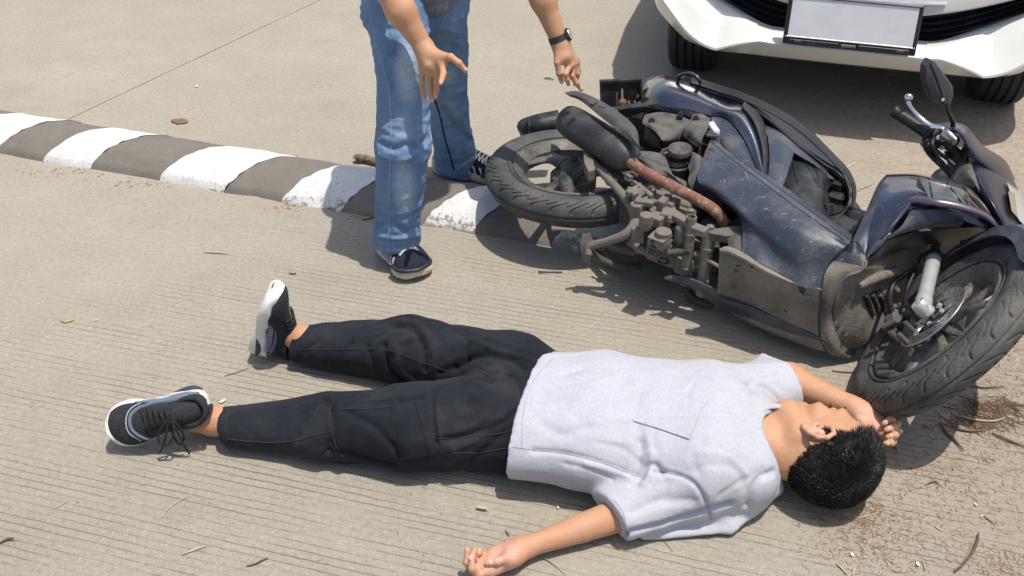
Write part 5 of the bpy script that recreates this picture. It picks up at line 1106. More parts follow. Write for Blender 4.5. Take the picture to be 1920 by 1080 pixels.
# ---------------------------------------------------------------- engine cases, bracket and stand
ENG = []
for px, py, z, d_, yaw in ((1212, 378, .215, (.11, .14, .10), .1), (1240, 398, .190, (.15, .15, .14), .0), (1262, 430, .165, (.11, .13, .15), .15), (1222, 425, .17, (.075, .07, .12), .3), (1290, 440, .15, (.07, .08, .14), .1), (1190, 352, .195, (.08, .08, .08), .0), (1310, 400, .17, (.09, .12, .12), .0), (1265, 382, .245, (.055, .06, .05), .2), (1232, 378, .25, (.028, .06, .055), .0), (1215, 368, .26, (.022, .06, .05), .0)):
    c_, s_ = math.cos(yaw), math.sin(yaw); A_ = (Fd * c_ + Ud * s_, Ud * c_ - Fd * s_, UPZ); ENG.append(bxp((px, py, z), A_, d_, .008))
ENG0 = ENG; ENG = []
def ebox(nm, px, py, z, d_, mat='cast', yaw=0.0, bev=.18):
    c_, s_ = math.cos(yaw), math.sin(yaw); ENG.append(bxp((px, py, z), (Fd * c_ + Ud * s_, Ud * c_ - Fd * s_, UPZ), d_, min(d_) * .12, .002))
for q in range(4): ebox('cooling_fin', 1237 + q * 1.5, 443 + q * 9, .250 - q * .024, (.050, .050, .005))
for q in range(3): ebox('cooling_fin', 1222, 402 + q * 9, .262 - q * .022, (.035, .04, .004))
ebox('crankcase', 1258, 440, .185, (.115, .075, .165), 'cast', .05, .12); ebox('crankcase', 1222, 400, .225, (.080, .07, .12), 'cast', .25, .14); ebox('crankcase', 1245, 372, .235, (.085, .075, .10), 'cast', -.1, .14); ebox('crankcase', 1282, 400, .225, (.075, .08, .11), 'castd', .0, .14); ebox('case_cover', 1250, 424, .235, (.030, .050, .10), yaw=.2); ebox('case_cover', 1232, 412, .262, (.040, .04, .03)); ebox('case_lug', 1208, 380, .292, (.05, .022, .016), yaw=.4); ebox('case_rib', 1205, 360, .292, (.09, .014, .03), yaw=-.5); ebox('case_rib', 1262, 392, .268, (.02, .05, .055)); ebox('case_rib', 1245, 386, .280, (.022, .05, .05))
ebox('case_lug', 1272, 408, .275, (.10, .03, .018), yaw=-.25); ebox('case_lug', 1312, 432, .285, (.040, .03, .020)); ebox('mount_plate', 1282, 500, .13, (.05, .015, .05)); ebox('mount_plate', 1312, 490, .15, (.035, .02, .05), yaw=.3); ebox('mount_plate', 1196, 440, .22, (.035, .02, .045), yaw=.5); ebox('mount_plate', 1320, 470, .14, (.05, .09, .10), 'castd'); ebox('mount_plate', 1190, 360, .30, (.045, .03, .014), yaw=.3)
for px, py, z, r, h_ in ((1244, 436, .262, .022, .006), (1212, 404, .285, .018, .004), (1276, 430, .250, .016, .02), (1226, 456, .20, .018, .02), (1194, 384, .285, .018, .004), (1258, 374, .288, .017, .004)):
    p = W(px, py, z); ENG.append(dict(t='cone', a=p, b=p - UPZ * .03, ra=r, rb=r, side=None, ha=None, hb=None, k=.004, cut=[(p + UPZ * h_, (0, 0, 1))]))
for q in range(5): ENG.append(bxp((1250 + q * 6, 405 + q * 13, .262 - q * .022), BAX, (.07, .045, .006), .002, .003))
for q in range(4): ENG.append(bxp((1190 + q * 9, 356 + q * 5, .300 - q * .004), BAX, (.008, .07, .02), .002, .003))
V, Q = sdf(ENG0, .0035, .008); V = smooth(V, Q, 1); meshq('engine_block', V, Q, MAT['castd'], sc_)
V, Q = sdf(ENG, .0022, .0025); V = smooth(V, Q, 1, .3); V = V + vnormals(V, Q) * (vnoise(V, .02, 61) * .0012)[:, None]; eng_o = meshq('engine_case', V, Q, MAT['cast'], sc_)
def ebox(nm, px, py, z, d_, mat='cast', yaw=0.0, bev=.18): return box(nm, (px, py, z), BAX, d_, MAT[mat], eng_o, bev)
for nm, x, y0, z0, y1, z1, r in (('pivot_tube', 1297, 406, .300, 515, .088, .0140), ('pivot_tube', 1330, 434, .270, 538, .070, .0165), ('pivot_tube', 1204, 376, .290, 460, .125, .0115)):
    p0 = W(x, y0, z0); p1 = np.array([p0[0], p0[1], z1]); V1, F1 = rev_geo(p1, UPZ, [(r * .7, 0), (r, .002), (r, z0 - z1 - .002), (r * .96, z0 - z1), (r * .72, z0 - z1), (r * .70, z0 - z1 - .02), (.0001, z0 - z1 - .022)], 24); mesh(nm, V1, F1, MAT['cast'], eng_o, sharp=30)
    for zz in (.25, .75): V1, F1 = rev_geo(p1 + UPZ * (z0 - z1) * zz, UPZ, [(r, -.006), (r * 1.15, -.004), (r * 1.15, .004), (r, .006)], 24); mesh('tube_collar', V1, F1, MAT['cast'], eng_o, sharp=30)
for px, py, z, r in ((1183, 327, .315, .013), (1248, 285, .33, .009), (1296, 393, .30, .010), (1245, 483, .15, .011), (1204, 373, .30, .008), (1332, 423, .285, .011), (1256, 407, .285, .006), (1345, 452, .25, .007)):
    p = W(px, py, z); o_ = cyl('bolt_head', p - UPZ * .012, p, r, MAT['cast'], eng_o, seg=6); cyl('bolt_washer', p - UPZ * .016, p - UPZ * .010, r * 1.4, MAT['castd'], eng_o)
tube('frame_rod', [(1215, 470, .19), (1250, 474, .19), (1292, 470, .20)], .0105, MAT['castd'], eng_o); tube('frame_rod', [(1307, 474, .19), (1326, 487, .19), (1348, 500, .185)], .0055, MAT['cast'], eng_o)
tube('frame_rod', [(1103, 470, .13), (1130, 488, .10), (1165, 500, .08), (1200, 500, .06)], .010, MAT['castd'], eng_o); tube('frame_rod', [(1180, 452, .17), (1208, 470, .16), (1230, 478, .15)], .012, MAT['cast'], eng_o)
sp0, sp1 = W(1143, 464, .115), W(1192, 474, .115); sl_ = sp1 - sp0; sa, sb2, sn_ = frame_of(sl_, (0, 0, 1.0)); Pn = []
for q in range(150): t = q / 149; Pn.append(sp0 + sl_ * t + (math.cos(t * 2 * math.pi * 15) * sa + math.sin(t * 2 * math.pi * 15) * sb2) * .0085)
tube('stand_spring', Pn, .0017, MAT['cast'], eng_o, seg=6, n=0); tube('spring_hook', [(1143, 464, .115), (1134, 458, .12), (1128, 466, .10), (1140, 480, .09), (1150, 488, .08)], .0028, MAT['castd'], eng_o)
slabp('stand_foot', [(1092, 438, .19), (1106, 436, .19), (1114, 455, .16), (1110, 475, .12), (1098, 470, .13)], -UPZ * .03 - Ud * .01, MAT['cast'], sc_); tube('foot_peg_bolt', [(1034, 429, .155), (1050, 429, .155), (1078, 432, .15)], [.009, .005, .006], MAT['cast'], sc_, n=0)
tube('side_stand', [(1250, 470, .08), (1180, 500, .045), (1110, 470, .03)], [.012, .011, .010], MAT['castd'], sc_)
# bracket wing between engine and belly
slabp('frame_bracket', [(1320, 424, .280), (1345, 428, .280), (1392, 422, .285), (1391, 440, .275), (1362, 443, .27), (1330, 437, .275)], -UPZ * .02, MAT['dusty'], sc_); slabp('frame_bracket', [(1374, 440, .27), (1391, 436, .28), (1391, 472, .26), (1380, 472, .25)], -Fd * .02, MAT['dusty'], sc_)
tube('frame_tube', [(1390, 470, .10), (1330, 470, .10), (1260, 455, .10), (1200, 400, .12)], .018, MAT['castd'], sc_); ebox('frame_block', 1350, 450, .16, (.10, .14, .16), 'black'); ebox('frame_block', 1335, 395, .20, (.16, .14, .16), 'black'); ebox('frame_block', 1365, 440, .17, (.08, .10, .14), 'black')
# fan cover, spiral grille, shroud
fcn = W(1275, 281, .352); cap_ = rev('fan_cap', fcn, UPZ + Ud * -.10, [(.0001, .006), (.020, .006), (.0225, .0075), (.024, .006), (.030, .005), (.0325, .007), (.0345, .004), (.0345, -.008), (.030, -.012), (.0001, -.012)], MAT['dusty'], sc_, seg=40)
gc = W(1267, 304, .325); Pn = [gc + (math.cos(t) * Fd + math.sin(t) * Ud) * (.004 + .0022 * t * .63) for t in np.linspace(0, 2 * math.pi * 3.5, 120)]
tube('fan_grille', Pn, .0022, MAT['black'], sc_, seg=6, n=0); rev('fan_well', gc - UPZ * .035, UPZ, [(.0001, 0), (.042, 0), (.044, .03), (.040, .034), (.038, .02), (.0001, .01)], MAT['black'], sc_)
for q in range(4): t = q * math.pi / 2 + .5; d = math.cos(t) * Fd + math.sin(t) * Ud; tube('fan_grille_rib', [gc + d * .004, gc + d * .040], .0018, MAT['black'], sc_, n=0, seg=6)
panel('fan_shroud', [[(1186, 285, .335), (1205, 283, .335), (1232, 286, .335), (1248, 295, .33)], [(1190, 292, .345), (1215, 300, .345), (1240, 312, .335), (1262, 328, .33)], [(1196, 302, .33), (1222, 322, .325), (1250, 330, .32), (1285, 350, .31)]], MAT['dusty'], sc_, .006)
panel('fan_shroud', [[(1298, 284, .355), (1310, 290, .355), (1318, 300, .35), (1312, 322, .34)], [(1296, 296, .345), (1304, 304, .35), (1308, 318, .345), (1303, 332, .335)], [(1290, 312, .33), (1293, 325, .325), (1290, 338, .32), (1296, 355, .31)]], MAT['dusty'], sc_, .006)
panel('fan_shroud', [[(1235, 287, .33), (1243, 281, .34), (1255, 277, .34)], [(1236, 296, .32), (1245, 293, .32), (1250, 290, .32)]], MAT['dusty'], sc_, .005)
panel('fan_shroud', [[(1215, 318, .318), (1240, 322, .318), (1275, 334, .315), (1300, 350, .30)], [(1240, 338, .31), (1262, 345, .30), (1285, 358, .295), (1298, 372, .28)]], MAT['dusty'], sc_, .006)
# ---------------------------------------------------------------- dark frame and air box under the tail
def dbox(nm, px, py, z, d_, mat='black', yaw=0.0, bev=.16):
    c_, s_ = math.cos(yaw), math.sin(yaw); return box(nm, (px, py, z), (Fd * c_ + Ud * s_, Ud * c_ - Fd * s_, UPZ), d_, MAT[mat], sc_, bev)
dbox('inner_frame', 1265, 250, .20, (.30, .18, .18)); dbox('inner_frame', 1400, 320, .17, (.32, .20, .20)); dbox('inner_frame', 1330, 330, .17, (.18, .18, .18)); dbox('inner_frame', 1480, 400, .16, (.26, .20, .20)); dbox('inner_frame', 1300, 208, .15, (.20, .10, .16)); dbox('inner_frame', 1560, 470, .14, (.14, .22, .20))
panel('air_box', [[(1209, 215, .335), (1240, 210, .34), (1272, 216, .345), (1300, 228, .34)], [(1206, 232, .345), (1235, 240, .355), (1262, 245, .35), (1285, 236, .345)], [(1232, 243, .345), (1240, 262, .345), (1262, 262, .335), (1276, 256, .33)], [(1238, 262, .31), (1248, 272, .31), (1262, 274, .30), (1274, 272, .30)]], MAT['dusty'], sc_, .006)
panel('air_box', [[(1302, 211, .35), (1318, 214, .355), (1332, 222, .35)], [(1296, 222, .36), (1312, 228, .365), (1328, 238, .36)], [(1283, 238, .35), (1298, 248, .355), (1316, 262, .35)], [(1280, 254, .33), (1296, 268, .33), (1312, 276, .33)]], MAT['dusty'], sc_, .006)
panel('air_box', [[(1210, 236, .31), (1222, 250, .31), (1236, 266, .31)], [(1206, 262, .27), (1222, 270, .27), (1240, 280, .27)]], MAT['dusty'], sc_, .006)
for x, y, z in ((1222, 226, .35), (1285, 252, .36), (1305, 222, .365), (1276, 215, .36)): cyl('frame_hole', W(x, y, z - .01), W(x, y, z + .004), .0095, MAT['black'], sc_)
panel('tail_rail', [[(1150, 200, .30), (1180, 195, .31), (1213, 193, .32), (1248, 199, .325)], [(1156, 206, .30), (1185, 202, .31), (1215, 200, .32), (1248, 206, .325)], [(1172, 222, .27), (1196, 214, .285), (1216, 208, .30), (1246, 210, .31)]], MAT['black'], sc_, .005)
# rear mudguard and plate bracket
panel('rear_mudguard', [[(972, 229, .19), (981, 222, .20), (1010, 213, .22), (1046, 206, .23)], [(969, 238, .175), (985, 237, .19), (1015, 228, .21), (1050, 220, .22)], [(974, 250, .15), (985, 254, .155), (1012, 250, .17), (1048, 244, .18)], [(977, 259, .12), (990, 259, .125), (1014, 253, .14), (1048, 247, .15)]], MAT['black'], sc_, .008)
for x in (990, 1014): tube('mudguard_rib', [(x, 222 - (x - 990) * .3, .212), (x + 3, 238 - (x - 990) * .2, .198), (x + 2, 254, .155)], .004, MAT['black'], sc_)
n_ = nrm(-Fd * .85 - Ud * .5); brc = W(1164, 176, .27); bx_ = nrm(np.cross(UPZ, n_)); bx_ = bx_ if bx_[0] > 0 else -bx_
P0 = W(1125, 197, .225); Yp = P0[1]
def BR(px, py): return WPL(px, py, P0, nrm((.10, -1, .15)))
off_ = np.array([0, .008, 0]); brk = slabp('plate_bracket', [BR(1124, 151), BR(1203, 147), BR(1204, 200), BR(1126, 202)], off_, MAT['black'], sc_)
for nm, q in (('bracket_rim', [(1124, 151), (1203, 147), (1203, 151), (1124, 155)]), ('bracket_rim', [(1199, 151), (1203, 151), (1204, 198), (1200, 198)]), ('bracket_rim', [(1124, 155), (1128, 155), (1130, 200), (1126, 200)])): slabp(nm, [BR(*c_) for c_ in q], -off_ * .9, MAT['black'], brk)
for q in ([(1165, 166), (1168, 166), (1169, 187), (1165, 187)], [(1178, 189), (1181, 189), (1181, 196), (1178, 196)], [(1189, 189), (1192, 189), (1192, 196), (1189, 196)], [(1195, 176), (1199, 176), (1198, 184), (1194, 182)]): slabp('bracket_slot', [BR(*c_) for c_ in q], -off_ * .15, M('concrete_seen_through_slot', (.36, .32, .26), .9), brk)
slabp('bracket_slot', [BR(1155, 173), BR(1158, 173), BR(1158, 198), BR(1155, 198)], -off_ * .15, MAT['dusty'], brk)
p_ = BR(1167, 193); rev('bracket_bolt', p_, np.array([0, -1, .2]), [(.0001, .010), (.006, .010), (.009, .006), (.014, .004), (.015, 0)], M('rusty_bolt', (.20, .09, .05), .7), brk)
# ---------------------------------------------------------------- outer body panels
tl_ = panel('tail_cover', [[(1206, 164, .25), (1222, 148, .29), (1243, 141, .31), (1290, 154, .31), (1334, 176, .31)], [(1205, 172, .30), (1223, 158, .335), (1247, 151, .352), (1294, 165, .352), (1335, 186, .345)], [(1205, 182, .31), (1227, 175, .350), (1252, 172, .368), (1297, 185, .368), (1335, 199, .362)], [(1205, 194, .30), (1230, 196, .335), (1259, 199, .352), (1299, 208, .352), (1334, 217, .350)]], G_['gloss'], sc_, .004)
panel('tail_light', [[(1206, 160, .23), (1214, 147, .26), (1230, 142, .28)], [(1205, 168, .27), (1214, 156, .305), (1232, 146, .32)], [(1205, 178, .28), (1216, 168, .315), (1234, 155, .33)]], M('smoked_tail_lens', (.10, .14, .14), .15, coat=.8), sc_, .004)
panel('lower_tail_cover', [[(1212, 196, .333), (1232, 197, .342), (1262, 202, .358), (1300, 211, .358), (1332, 220, .355)], [(1220, 201, .325), (1240, 206, .335), (1270, 214, .342), (1300, 222, .342), (1330, 232, .34)]], G_['blue'], sc_, .004)
sd_ = panel('side_cover', [[(1335, 176, .32), (1362, 190, .32), (1392, 191, .32), (1415, 207, .31), (1432, 240, .30), (1442, 318, .29)], [(1335, 186, .35), (1362, 198, .36), (1391, 204, .365), (1412, 226, .36), (1427, 260, .35), (1438, 325, .335)], [(1335, 200, .365), (1360, 208, .378), (1385, 220, .382), (1404, 246, .376), (1419, 282, .366), (1432, 332, .348)], [(1334, 217, .352), (1360, 221, .360), (1381, 240, .362), (1399, 267, .360), (1412, 298, .356), (1427, 332, .345)]], G_['gloss'], sc_, .004)
panel('lower_side_cover', [[(1334, 219, .352), (1360, 223, .357), (1380, 243, .358), (1398, 270, .356), (1411, 300, .353), (1426, 333, .343)], [(1334, 236, .357), (1355, 243, .361), (1372, 262, .361), (1391, 286, .359), (1407, 309, .354), (1424, 333, .345)], [(1333, 258, .345), (1350, 272, .352), (1366, 286, .354), (1386, 303, .354), (1405, 319, .351), (1422, 334, .345)]], G_['blue'], sc_, .004)
su2 = Surf(sd_)
panel('scoop_edge', [[(1347, 258, .352), (1356, 262, .361), (1366, 274, .362), (1376, 286, .358)], [(1350, 266, .354), (1358, 274, .362), (1370, 288, .362), (1385, 300, .357)]], G_['black'], sc_, .004)
panel('ridge_trim', [[(1396, 190, .35), (1424, 215, .345), (1438, 245, .335), (1444, 290, .33), (1441, 337, .33)], [(1394, 195, .372), (1417, 220, .372), (1430, 250, .365), (1437, 290, .355), (1435, 335, .345)], [(1392, 200, .375), (1412, 224, .378), (1424, 254, .371), (1431, 292, .360), (1428, 334, .348)]], G_['black'], sc_, .005)
panel('front_cover', [[(1428, 228, .30), (1462, 238, .30), (1500, 262, .30), (1545, 300, .285), (1575, 330, .25)], [(1433, 240, .335), (1460, 250, .345), (1492, 277, .340), (1534, 309, .325), (1566, 336, .29)], [(1442, 262, .348), (1468, 268, .352), (1489, 286, .346), (1522, 305, .335), (1556, 335, .30)]], G_['blue'], sc_, .004)
panel('front_cover', [[(1440, 258, .348), (1455, 262, .352), (1470, 268, .352), (1489, 286, .346)], [(1443, 290, .346), (1455, 292, .350), (1468, 296, .350), (1483, 305, .342)], [(1441, 325, .343), (1450, 328, .346), (1462, 330, .345), (1474, 333, .338)], [(1439, 338, .336), (1448, 344, .338), (1456, 349, .338), (1464, 355, .334)]], G_['blue'], sc_, .004)
fas = panel('utility_cover', [[(1488, 291, .325), (1506, 296, .330), (1527, 301, .325), (1551, 320, .31), (1566, 340, .28)], [(1480, 312, .318), (1502, 318, .325), (1524, 326, .320), (1542, 342, .31), (1552, 357, .28)], [(1473, 333, .312), (1498, 346, .316), (1520, 360, .312), (1541, 372, .30), (1548, 382, .27)], [(1466, 355, .305), (1495, 372, .305), (1520, 388, .30), (1540, 400, .29), (1556, 412, .26)]], G_['black'], sc_, .006)
sf2 = Surf(fas)
for P in ([(1485, 299), (1490, 318), (1496, 341)], [(1508, 299), (1519, 320), (1535, 348)], [(1527, 306), (1533, 325), (1537, 350)], [(1474, 336), (1477, 343), (1478, 352)]): sf2.seam('moulded_ridge', P, .0028, MAT['black'], fas)
for q in range(5):
    P = [(1542, 382 + q * 4), (1552, 385 + q * 4.2), (1562, 383 + q * 4)]; tube('louvre', [W(x, y, .285 - .006 * q) for x, y in P], .0028, MAT['black'], fas, n=3)
dbox('latch_box', 1572, 352, .265, (.03, .05, .05)); dbox('seat_hinge', 1572, 372, .24, (.05, .07, .05)); dbox('seat_hinge', 1562, 400, .20, (.05, .05, .04))
# seat
st0 = [(1297, 153), (1347, 169), (1397, 186), (1463, 216), (1513, 249), (1563, 299), (1593, 330), (1605, 363), (1600, 393), (1580, 411), (1556, 416)]; st1 = [(1290, 160), (1342, 177), (1393, 194), (1440, 226), (1488, 268), (1541, 307), (1571, 326), (1587, 347), (1589, 377), (1578, 398), (1558, 409)]
zt = [.28, .29, .30, .30, .295, .285, .27, .25, .225, .205, .195]
def drop(p, z): q = W(*p); return np.array([q[0], q[1], z])
R_ = [[drop((a_[0], a_[1], z), .03 + .04 * (i > 5)) for i, (a_, z) in enumerate(zip(st0, zt))], [W(a_[0], a_[1], z) for a_, z in zip(st0, zt)], [W(a_[0] * .65 + b_[0] * .35 + 2, a_[1] * .65 + b_[1] * .35 - 2, z + .028) for a_, b_, z in zip(st0, st1, zt)], [W(a_[0] * .3 + b_[0] * .7, a_[1] * .3 + b_[1] * .7, z + .040) for a_, b_, z in zip(st0, st1, zt)], [W(b_[0], b_[1], z + .038) for b_, z in zip(st1, zt)], [W(b_[0] - 2, b_[1] + 3, z + .015) for b_, z in zip(st1, zt)]]
seat_o = panel('seat', R_, MAT['seat'], sc_, .012, 6, 4, sharp=60); ss = Surf(seat_o)
ss.seam('seat_piping', [(1345, 173), (1400, 191), (1462, 222), (1512, 257), (1560, 303), (1588, 336), (1596, 363), (1592, 390)], .0022, MAT['seat'], seat_o, .0005)
for q in range(9):
    a_ = st0[7 + (q > 4)]; t = q / 8; x = 1598 - 4 * t - 12 * max(0, t - .7); y = 345 + 58 * t; ss.seam('seat_crease', [(x - 8, y + 2), (x, y), (x + 5, y - 1)], .0013, MAT['seat'], seat_o, .0003, 3)
panel('seat_base', [[drop((x, y + 8, z), .20) for (x, y), z in zip(st0[:8], zt)], [drop((x, y + 8, z), .04) for (x, y), z in zip(st0[:8], zt)]], MAT['black'], sc_, .03)
tube('grab_rail', [(1272, 150, .34), (1276, 142, .36), (1290, 139, .37), (1302, 142, .37), (1311, 150, .36), (1312, 157, .33)], [.006, .009, .010, .010, .009, .007], MAT['gloss'], sc_, flat=.7); tube('grab_rail', [(1272, 150, .05), (1276, 142, .08), (1290, 139, .08), (1302, 142, .08), (1312, 157, .06)], .010, MAT['gloss'], sc_)
# left-hand (ground side) covers: same outline, lying flat, so that the machine has two sides
panel('side_cover', [[(1215, 215, .06), (1300, 225, .05), (1400, 290, .04), (1430, 360, .03)], [(1212, 175, .05), (1300, 200, .03), (1400, 250, .02), (1450, 320, .02)]], G_['gloss'], sc_, .01)
# passenger peg, folded, bright tip
pg = box('pillion_peg', (1339, 241, .385), (nrm(W(1348, 252, .38) - W(1334, 232, .40)), nrm(np.cross(UPZ, W(1348, 252, .38) - W(1334, 232, .40))), UPZ), (.040, .022, .018), M('worn_bright_alloy', (.62, .61, .58), .35, .2), sc_, .25)
box('peg_mount', (1336, 252, .37), BAX, (.030, .022, .022), MAT['castd'], pg, .2); cyl('peg_pin', W(1324, 254, .37), W(1345, 256, .37), .006, MAT['castd'], pg)
panel('red_reflector', [[(1322, 284, .345), (1327, 274, .350)], [(1316, 300, .34), (1320, 292, .345)]], MAT['red'], sc_, .004)
# main lower side panel
MP = [[(1336, 254, .33), (1383, 288, .34), (1440, 328, .34), (1518, 384, .33), (1598, 441, .31)], [(1331, 264, .362), (1380, 300, .372), (1437, 342, .372), (1515, 398, .362), (1595, 453, .342)], [(1318, 300, .366), (1365, 322, .372), (1425, 362, .370), (1505, 420, .356), (1586, 462, .335)], [(1308, 338, .350), (1358, 350, .358), (1418, 388, .354), (1498, 442, .340), (1577, 474, .322)],
      [(1340, 366, .322), (1374, 385, .342), (1428, 428, .322), (1495, 478, .302), (1558, 494, .293)], [(1388, 411, .305), (1408, 430, .305), (1450, 468, .285), (1500, 508, .266), (1547, 520, .262)], [(1391, 472, .262), (1420, 490, .258), (1465, 514, .245), (1505, 538, .235), (1541, 541, .237)]]
mp_ = panel('floor_side_panel', MP, G_['blue'], sc_, .005, 7, 6); s3 = Surf(mp_)
s3.seam('panel_gap', [(1334, 267), (1381, 305), (1438, 348), (1516, 405), (1592, 458)], .0016, MAT['black'], mp_, -.0002); s3.seam('panel_gap', [(1337, 258), (1381, 295), (1438, 337), (1516, 393), (1592, 449)], .0012, MAT['gloss'], mp_, .0002)
p = s3.hit(1333, 282, .001); rev('panel_screw', p, nrm(CAMP - p), [(.0001, .003), (.007, .003), (.009, 0)], MAT['castd'], mp_)
BL = [[(1349, 467, .270), (1392, 475, .262), (1440, 506, .247), (1490, 531, .238), (1541, 543, .237)], [(1348, 486, .240), (1398, 500, .232), (1446, 525, .216), (1496, 552, .208), (1538, 562, .208)], [(1347, 510, .195), (1400, 524, .188), (1450, 548, .178), (1500, 573, .170), (1536, 584, .176)], [(1346, 535, .145), (1402, 550, .138), (1452, 575, .130), (1504, 600, .120), (1536, 608, .130)],
      [(1343, 558, .095), (1404, 578, .088), (1466, 605, .082), (1516, 628, .080), (1538, 634, .088)], [(1341, 574, .050), (1406, 606, .042), (1477, 636, .040), (1524, 653, .040), (1546, 658, .048)], [(1345, 568, .022), (1410, 596, .018), (1480, 626, .016), (1526, 644, .018), (1548, 652, .022)]]
bl_ = panel('belly_pan', BL, G_['belly'], sc_, .006, 7, 5); s4 = Surf(bl_)
for P in ([(1380, 498), (1388, 499)], [(1497, 540), (1507, 540), (1507, 550)]): s4.seam('belly_mark', P, .003, MAT['black'], bl_, -.001, 3)
slabp('belly_notch', [s4.hit(*c_, .0015) for c_ in ((1496, 537), (1507, 539), (1506, 553), (1500, 548))], -nrm(CAMP - W(1500, 545, .2)) * .004, MAT['black'], bl_)
for x, y in ((1381, 506), (1411, 499), (1474, 582)):
    p = s4.hit(x, y, .0005); rev('belly_hole', p, nrm(CAMP - p), [(.0001, .0005), (.003, .0008), (.005, 0)], MAT['castd'], bl_)
panel('belly_edge', [[(1349, 466, .272), (1365, 462, .275), (1392, 473, .266), (1440, 502, .250), (1484, 526, .242)], [(1350, 470, .276), (1366, 472, .278), (1394, 484, .266), (1440, 510, .250), (1484, 530, .241)]], G_['belly'], sc_, .006)
panel('lower_side_strip', [[(1344, 556, .11), (1406, 575, .10), (1470, 602, .092), (1520, 626, .09), (1552, 640, .09)], [(1343, 566, .085), (1408, 590, .075), (1476, 618, .070), (1526, 640, .066), (1556, 652, .07)], [(1342, 575, .050), (1408, 608, .040), (1480, 638, .038), (1528, 655, .038), (1562, 664, .04)]], G_['blue'], sc_, .004)
panel('exhaust_fin', [[(1246, 521, .13), (1262, 517, .135), (1290, 522, .13), (1346, 545, .12)], [(1248, 524, .125), (1275, 527, .12), (1305, 536, .11), (1345, 556, .10)], [(1262, 529, .11), (1285, 535, .10), (1315, 552, .075), (1343, 574, .055)]], G_['blue'], sc_, .006)
tube('side_stand_tip', [(1290, 548, .03), (1300, 560, .02), (1320, 570, .018), (1338, 574, .018)], [.012, .014, .010, .006], MAT['castd'], sc_); panel('indicator_shard', [[(1362, 577, .03), (1375, 588, .03)], [(1372, 588, .012), (1392, 598, .012)]], MAT['red'], sc_, .005)
# front lower shell (right of the seam)
FS = [[(1596, 454, .343), (1605, 455, .343), (1613, 460, .337)], [(1577, 470, .322), (1598, 474, .33), (1622, 478, .325)], [(1560, 488, .298), (1590, 494, .305), (1620, 500, .305)], [(1545, 518, .265), (1565, 520, .270), (1586, 520, .272)], [(1538, 560, .205), (1556, 560, .21), (1569, 556, .215)], [(1536, 602, .135), (1551, 600, .145), (1565, 590, .155)], [(1542, 640, .082), (1557, 638, .09), (1570, 628, .10)], [(1558, 664, .042), (1573, 662, .045), (1586, 651, .055)], [(1590, 673, .018), (1600, 668, .022), (1609, 654, .03)]]
fs_ = panel('front_lower_shell', FS, G_['belly'], sc_, .006, 5, 5); panel('front_lower_shell', FS[:3] + [[(1547, 514, .268), (1566, 516, .273), (1588, 517, .275)]], G_['blue'], sc_, .004); Surf(mp_, bl_, fs_).seam('shell_seam', [(1596, 454), (1560, 488), (1544, 520), (1538, 560), (1535, 604), (1541, 642), (1558, 666)], .0026, MAT['black'], fs_, -.0008)
# inner wheel housing
IH = [[(1612, 476, .33), (1650, 462, .31), (1700, 452, .28), (1740, 460, .26)], [(1618, 506, .30), (1655, 498, .26), (1695, 492, .22), (1730, 500, .20)], [(1584, 522, .27), (1625, 532, .235), (1668, 538, .18), (1705, 548, .14)], [(1568, 560, .21), (1612, 570, .18), (1650, 582, .13), (1682, 598, .10)], [(1564, 592, .155), (1608, 602, .135), (1644, 612, .095), (1672, 628, .06)], [(1568, 628, .10), (1606, 630, .09), (1638, 638, .06), (1662, 648, .04)], [(1586, 652, .05), (1610, 655, .04), (1632, 652, .03), (1650, 655, .02)]]
ih_ = panel('inner_fender', IH, G_['belly'], sc_, .006, 6, 5); s5 = Surf(ih_)
s5.patch('housing_plate', [(1594, 638), (1616, 616), (1634, 630), (1612, 652)], G_['belly'], ih_, .006); s5.patch('vent_recess', [(1616, 556), (1650, 540), (1668, 578), (1632, 592)], MAT['black'], ih_, .003)
for x0 in (1622, 1634, 1648): s5.seam('vent_rib', [(x0, 552), (x0 + 8, 570), (x0 + 14, 590)], .005, G_['dusty'], ih_, .004, 4)
tube('housing_rib', [s5.hit(x, y, .004) for x, y in ((1608, 536), (1640, 520), (1678, 508))], [.010, .013, .012], G_['belly'], ih_)
for x, y, r in ((1571, 608, .007), (1585, 626, .008), (1607, 628, .007), (1582, 618, .006), (1617, 640, .008)):
    p = s5.hit(x, y, .0015)
    if p is not None: rev('housing_hole', p, nrm(CAMP - p), [(.0001, .0006), (r * .8, .0008), (r, -.001)], MAT['castd'], ih_)
panel('fork_cover', [[(1650, 452, .33), (1700, 440, .33), (1750, 436, .31), (1800, 434, .29)], [(1660, 480, .25), (1700, 470, .24), (1745, 462, .24), (1800, 450, .24)], [(1680, 500, .16), (1705, 500, .16), (1740, 490, .18), (1800, 470, .2)]], MAT['black'], sc_, .01)
dbox('steering_core', 1790, 400, .20, (.18, .16, .22)); dbox('steering_core', 1720, 440, .20, (.12, .12, .14))
